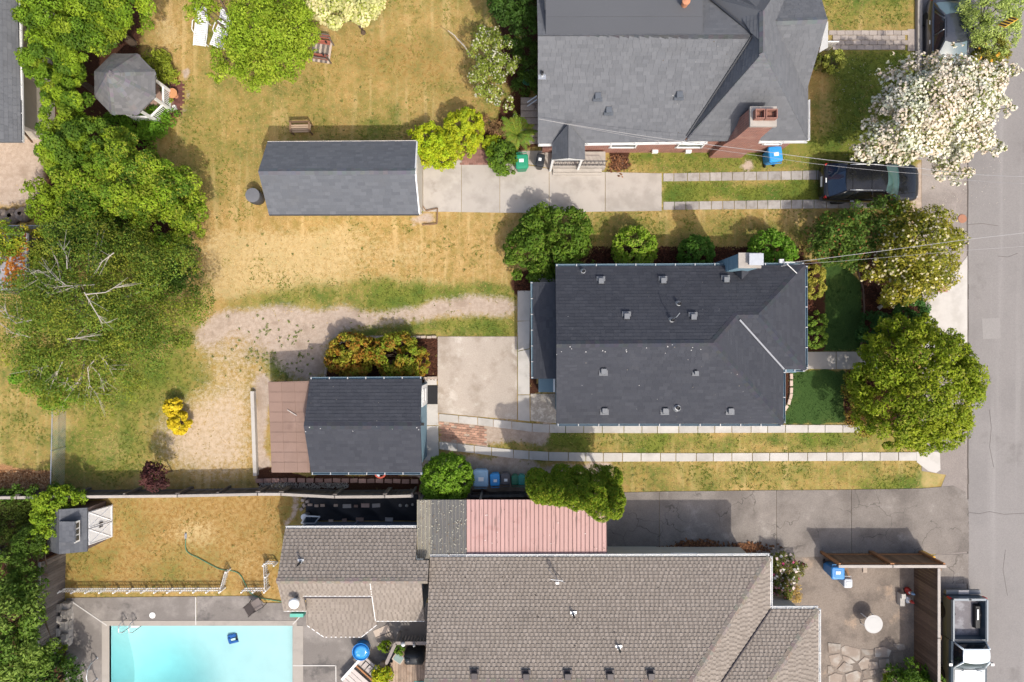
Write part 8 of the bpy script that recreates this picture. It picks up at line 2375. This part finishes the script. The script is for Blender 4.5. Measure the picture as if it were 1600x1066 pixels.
# ------------------------------------------------------------------ grass tufts and weeds
def grass():
    rg = np.random.default_rng(99)
    n = 135000
    x = rg.uniform(-27, 27, n); y = rg.uniform(-18.6, 18.6, n)
    px = x * FPX / CAM_H + 800; py = 533 - y * FPX / CAM_H
    ix = np.clip(((x - gx[0]) / STEP).round().astype(int), 0, len(gx) - 1); iy = np.clip(((y - gy[0]) / STEP).round().astype(int), 0, len(gy) - 1)
    L = {k: v[iy, ix] for k, v in LAY.items()}
    ok = np.ones(n, bool)
    for q in HARD: ok &= ~inpoly(px, py, q)
    ok &= px < 1436
    r = rg.random(n)
    dens = np.clip(1 - 1.0 * L['bare'] - 1.2 * L['path'] - 1.3 * L['mulch'] - 1.3 * L['chips'], .015, 1) * np.clip(.55 + L['green'] * .6, 0, 1)
    ok &= r < dens
    x, y, px, py = x[ok], y[ok], px[ok], py[ok]; L = {k: v[ok] for k, v in L.items()}; n = len(x)
    pn = vnoise(x, y, .8, 55) + .6 * (rg.random(n) - .5)
    g = np.clip((L['green'] + (pn - .5) * .6 - .34) / .34, 0, 1) * (1 - .4 * L['gold'])
    g = np.where(L['bare'] > .35, g * .35, g)
    dry = np.array([.52, .365, .155]); grn = np.array([.16, .19, .034]); lush = np.array([.045, .088, .022]); gold = np.array([.36, .215, .075])
    d2 = dry * (1 - L['gold'])[:, None] + gold * L['gold'][:, None]
    C = d2 * (1 - g)[:, None] + grn * g[:, None]
    C = C * (1 - L['lush'])[:, None] + lush * L['lush'][:, None]
    C *= rg.uniform(.82, 1.22, (n, 1))
    nb = 4
    h = (.03 + .03 * rg.random(n) + .03 * g)
    V = np.zeros((n, nb, 3, 3)); CC = np.repeat(C[:, None], nb, 1)
    for k in range(nb):
        a = rg.random(n) * 2 * PI; sp = rg.uniform(.01, .06, n)
        bx, by = x + np.cos(a * 3.1) * sp, y + np.sin(a * 3.1) * sp
        w = .010 + .010 * g
        ln = h * rg.uniform(.6, 1.25, n)
        dx, dy = np.cos(a), np.sin(a)
        V[:, k, 0] = np.stack([bx - dy * w, by + dx * w, np.zeros(n)], -1)
        V[:, k, 1] = np.stack([bx + dy * w, by - dx * w, np.zeros(n)], -1)
        V[:, k, 2] = np.stack([bx + dx * ln * .9, by + dy * ln * .9, ln * .75], -1)
    m = npmesh('grass', V.reshape(-1, 3), np.arange(n * nb * 3).reshape(-1, 3), GRASSM, CC.reshape(-1, 3))
    tag(put('grass', m), 'dry and green grass tufts of all the lawns', kind='stuff')
    # broad leaved weeds in the dry lawns and on the bare soil
    k = 560
    x = rg.uniform(-25, 24, k); y = rg.uniform(-13, 18, k); px = x * FPX / CAM_H + 800; py = 533 - y * FPX / CAM_H
    ok = px < 1430
    for q in HARD: ok &= ~inpoly(px, py, q)
    ix = np.clip(((x - gx[0]) / STEP).round().astype(int), 0, len(gx) - 1); iy = np.clip(((y - gy[0]) / STEP).round().astype(int), 0, len(gy) - 1)
    ok &= (LAY['mulch'][iy, ix] < .2) & (LAY['chips'][iy, ix] < .2) & (LAY['path'][iy, ix] < .5) & (LAY['lush'][iy, ix] < .3)
    ok &= (rg.random(k) < .5) & (LAY['bare'][iy, ix] < .3)
    # extra weeds along the path fringe
    ex = rg.normal(0, 1, (90, 2)) * [45, 28] + [440, 545]
    ex = ex[(ex[:, 0] > 300) & (ex[:, 0] < 500) & (ex[:, 1] > 492) & (ex[:, 1] < 592)]
    exw = np.array([P(a, b)[:2] for a, b in ex])
    x = np.concatenate([x[ok], exw[:, 0]]); y = np.concatenate([y[ok], exw[:, 1]]); k = len(x)
    sz = rg.uniform(.03, .09, k)
    per = 14
    i = np.repeat(np.arange(k), per); n = len(i)
    a = rg.random(n) * 2 * PI; rr = np.sqrt(rg.random(n)) * sz[i]
    c = np.stack([x[i] + np.cos(a) * rr, y[i] + np.sin(a) * rr, .02 + rg.random(n) * .05], -1)
    b2 = rg.random(n) * 2 * PI; u = np.stack([np.cos(b2), np.sin(b2), rg.normal(0, .35, n)], -1); v = np.stack([-np.sin(b2), np.cos(b2), rg.normal(0, .35, n)], -1)
    s = rg.uniform(.014, .034, n)[:, None]
    V = np.stack([c - u * s, c - v * s * .7, c + u * s, c + v * s * .7], 1).reshape(-1, 3)
    C = np.array([(.15, .19, .045), (.17, .21, .05), (.12, .155, .035), (.2, .22, .07)])[rg.integers(0, 4, k)][i] * rg.uniform(.75, 1.25, (n, 1))
    tag(put('lawn_weeds', npmesh('lawn_weeds', V, quads(n), LEAF, C)), 'small green weeds dotted over lawn and bare soil', kind='stuff')
    # daisies and litter flecks on the front verge
grass()
# bark chips of the mulch beds and the wood chip strip
def chips(name, label, pts, n, cols, seed, size=(.03, .07)):
    rg = np.random.default_rng(seed)
    xs_, ys_ = [p[0] for p in pts], [p[1] for p in pts]
    X = rg.uniform(min(xs_), max(xs_), n); Y = rg.uniform(min(ys_), max(ys_), n); ok = inpoly(X, Y, pts); X, Y = X[ok], Y[ok]; n = len(X)
    k = CAM_H / FPX; c = np.stack([(X - 800) * k, (533 - Y) * k, .015 + rg.random(n) * .03], -1)
    a = rg.random(n) * 2 * PI; u = np.stack([np.cos(a), np.sin(a), rg.normal(0, .25, n)], -1); v = np.stack([-np.sin(a), np.cos(a), rg.normal(0, .25, n)], -1)
    s = rg.uniform(*size, n)[:, None]
    V = np.stack([c - u * s - v * s * .4, c + u * s - v * s * .4, c + u * s + v * s * .4, c - u * s + v * s * .4], 1).reshape(-1, 3)
    C = np.array(cols)[rg.integers(0, len(cols), n)] * rg.uniform(.75, 1.25, (n, 1))
    tag(put(name, npmesh(name, V, quads(n), GRASSM, C)), label, kind='stuff')
chips('wood_chips', 'orange wood chips strip above the board fence', rect(-10, 736, 80, 766), 2600, [(.45, .24, .11), (.33, .16, .07), (.55, .36, .2), (.22, .1, .045)], 3)
MC = [(.075, .03, .018), (.11, .045, .026), (.05, .022, .014)]
chips('bark_mulch', 'dark bark mulch along the house wall', rect(905, 386, 1255, 416), 3500, MC, 4); chips('bark_mulch', 'dark bark mulch at the rear corner of the house', rect(808, 425, 870, 455), 900, MC, 5)
chips('bark_mulch', 'dark bark mulch in the front bed', [(1345, 440), (1440, 440), (1440, 545), (1345, 545)], 1600, MC, 6); chips('bark_mulch', 'dark bark mulch under the round tree', rect(1321, 578, 1425, 662), 1500, MC, 7)
chips('bark_mulch', 'dark bark mulch round the red tipped bushes', [(513, 575), (518, 545), (540, 532), (565, 528), (683, 528), (683, 594), (510, 594)], 2600, MC, 8)
chips('gravel', 'pale pebbles strewn along the board fence foot', rect(405, 754, 545, 763), 900, [(.36, .33, .29), (.28, .25, .22), (.45, .42, .37)], 9, (.02, .045))
chips('fallen_petals', 'white petals scattered on the grass under the blossom tree', [(1310, 90), (1430, 84), (1440, 250), (1330, 262), (1290, 200)], 420, [(.6, .58, .52), (.62, .5, .42)], 12, (.012, .022))
chips('fallen_petals', 'white petals scattered over the street edge', [(1440, 255), (1560, 200), (1570, 320), (1445, 330)], 220, [(.55, .52, .46), (.5, .42, .36)], 13, (.012, .02))
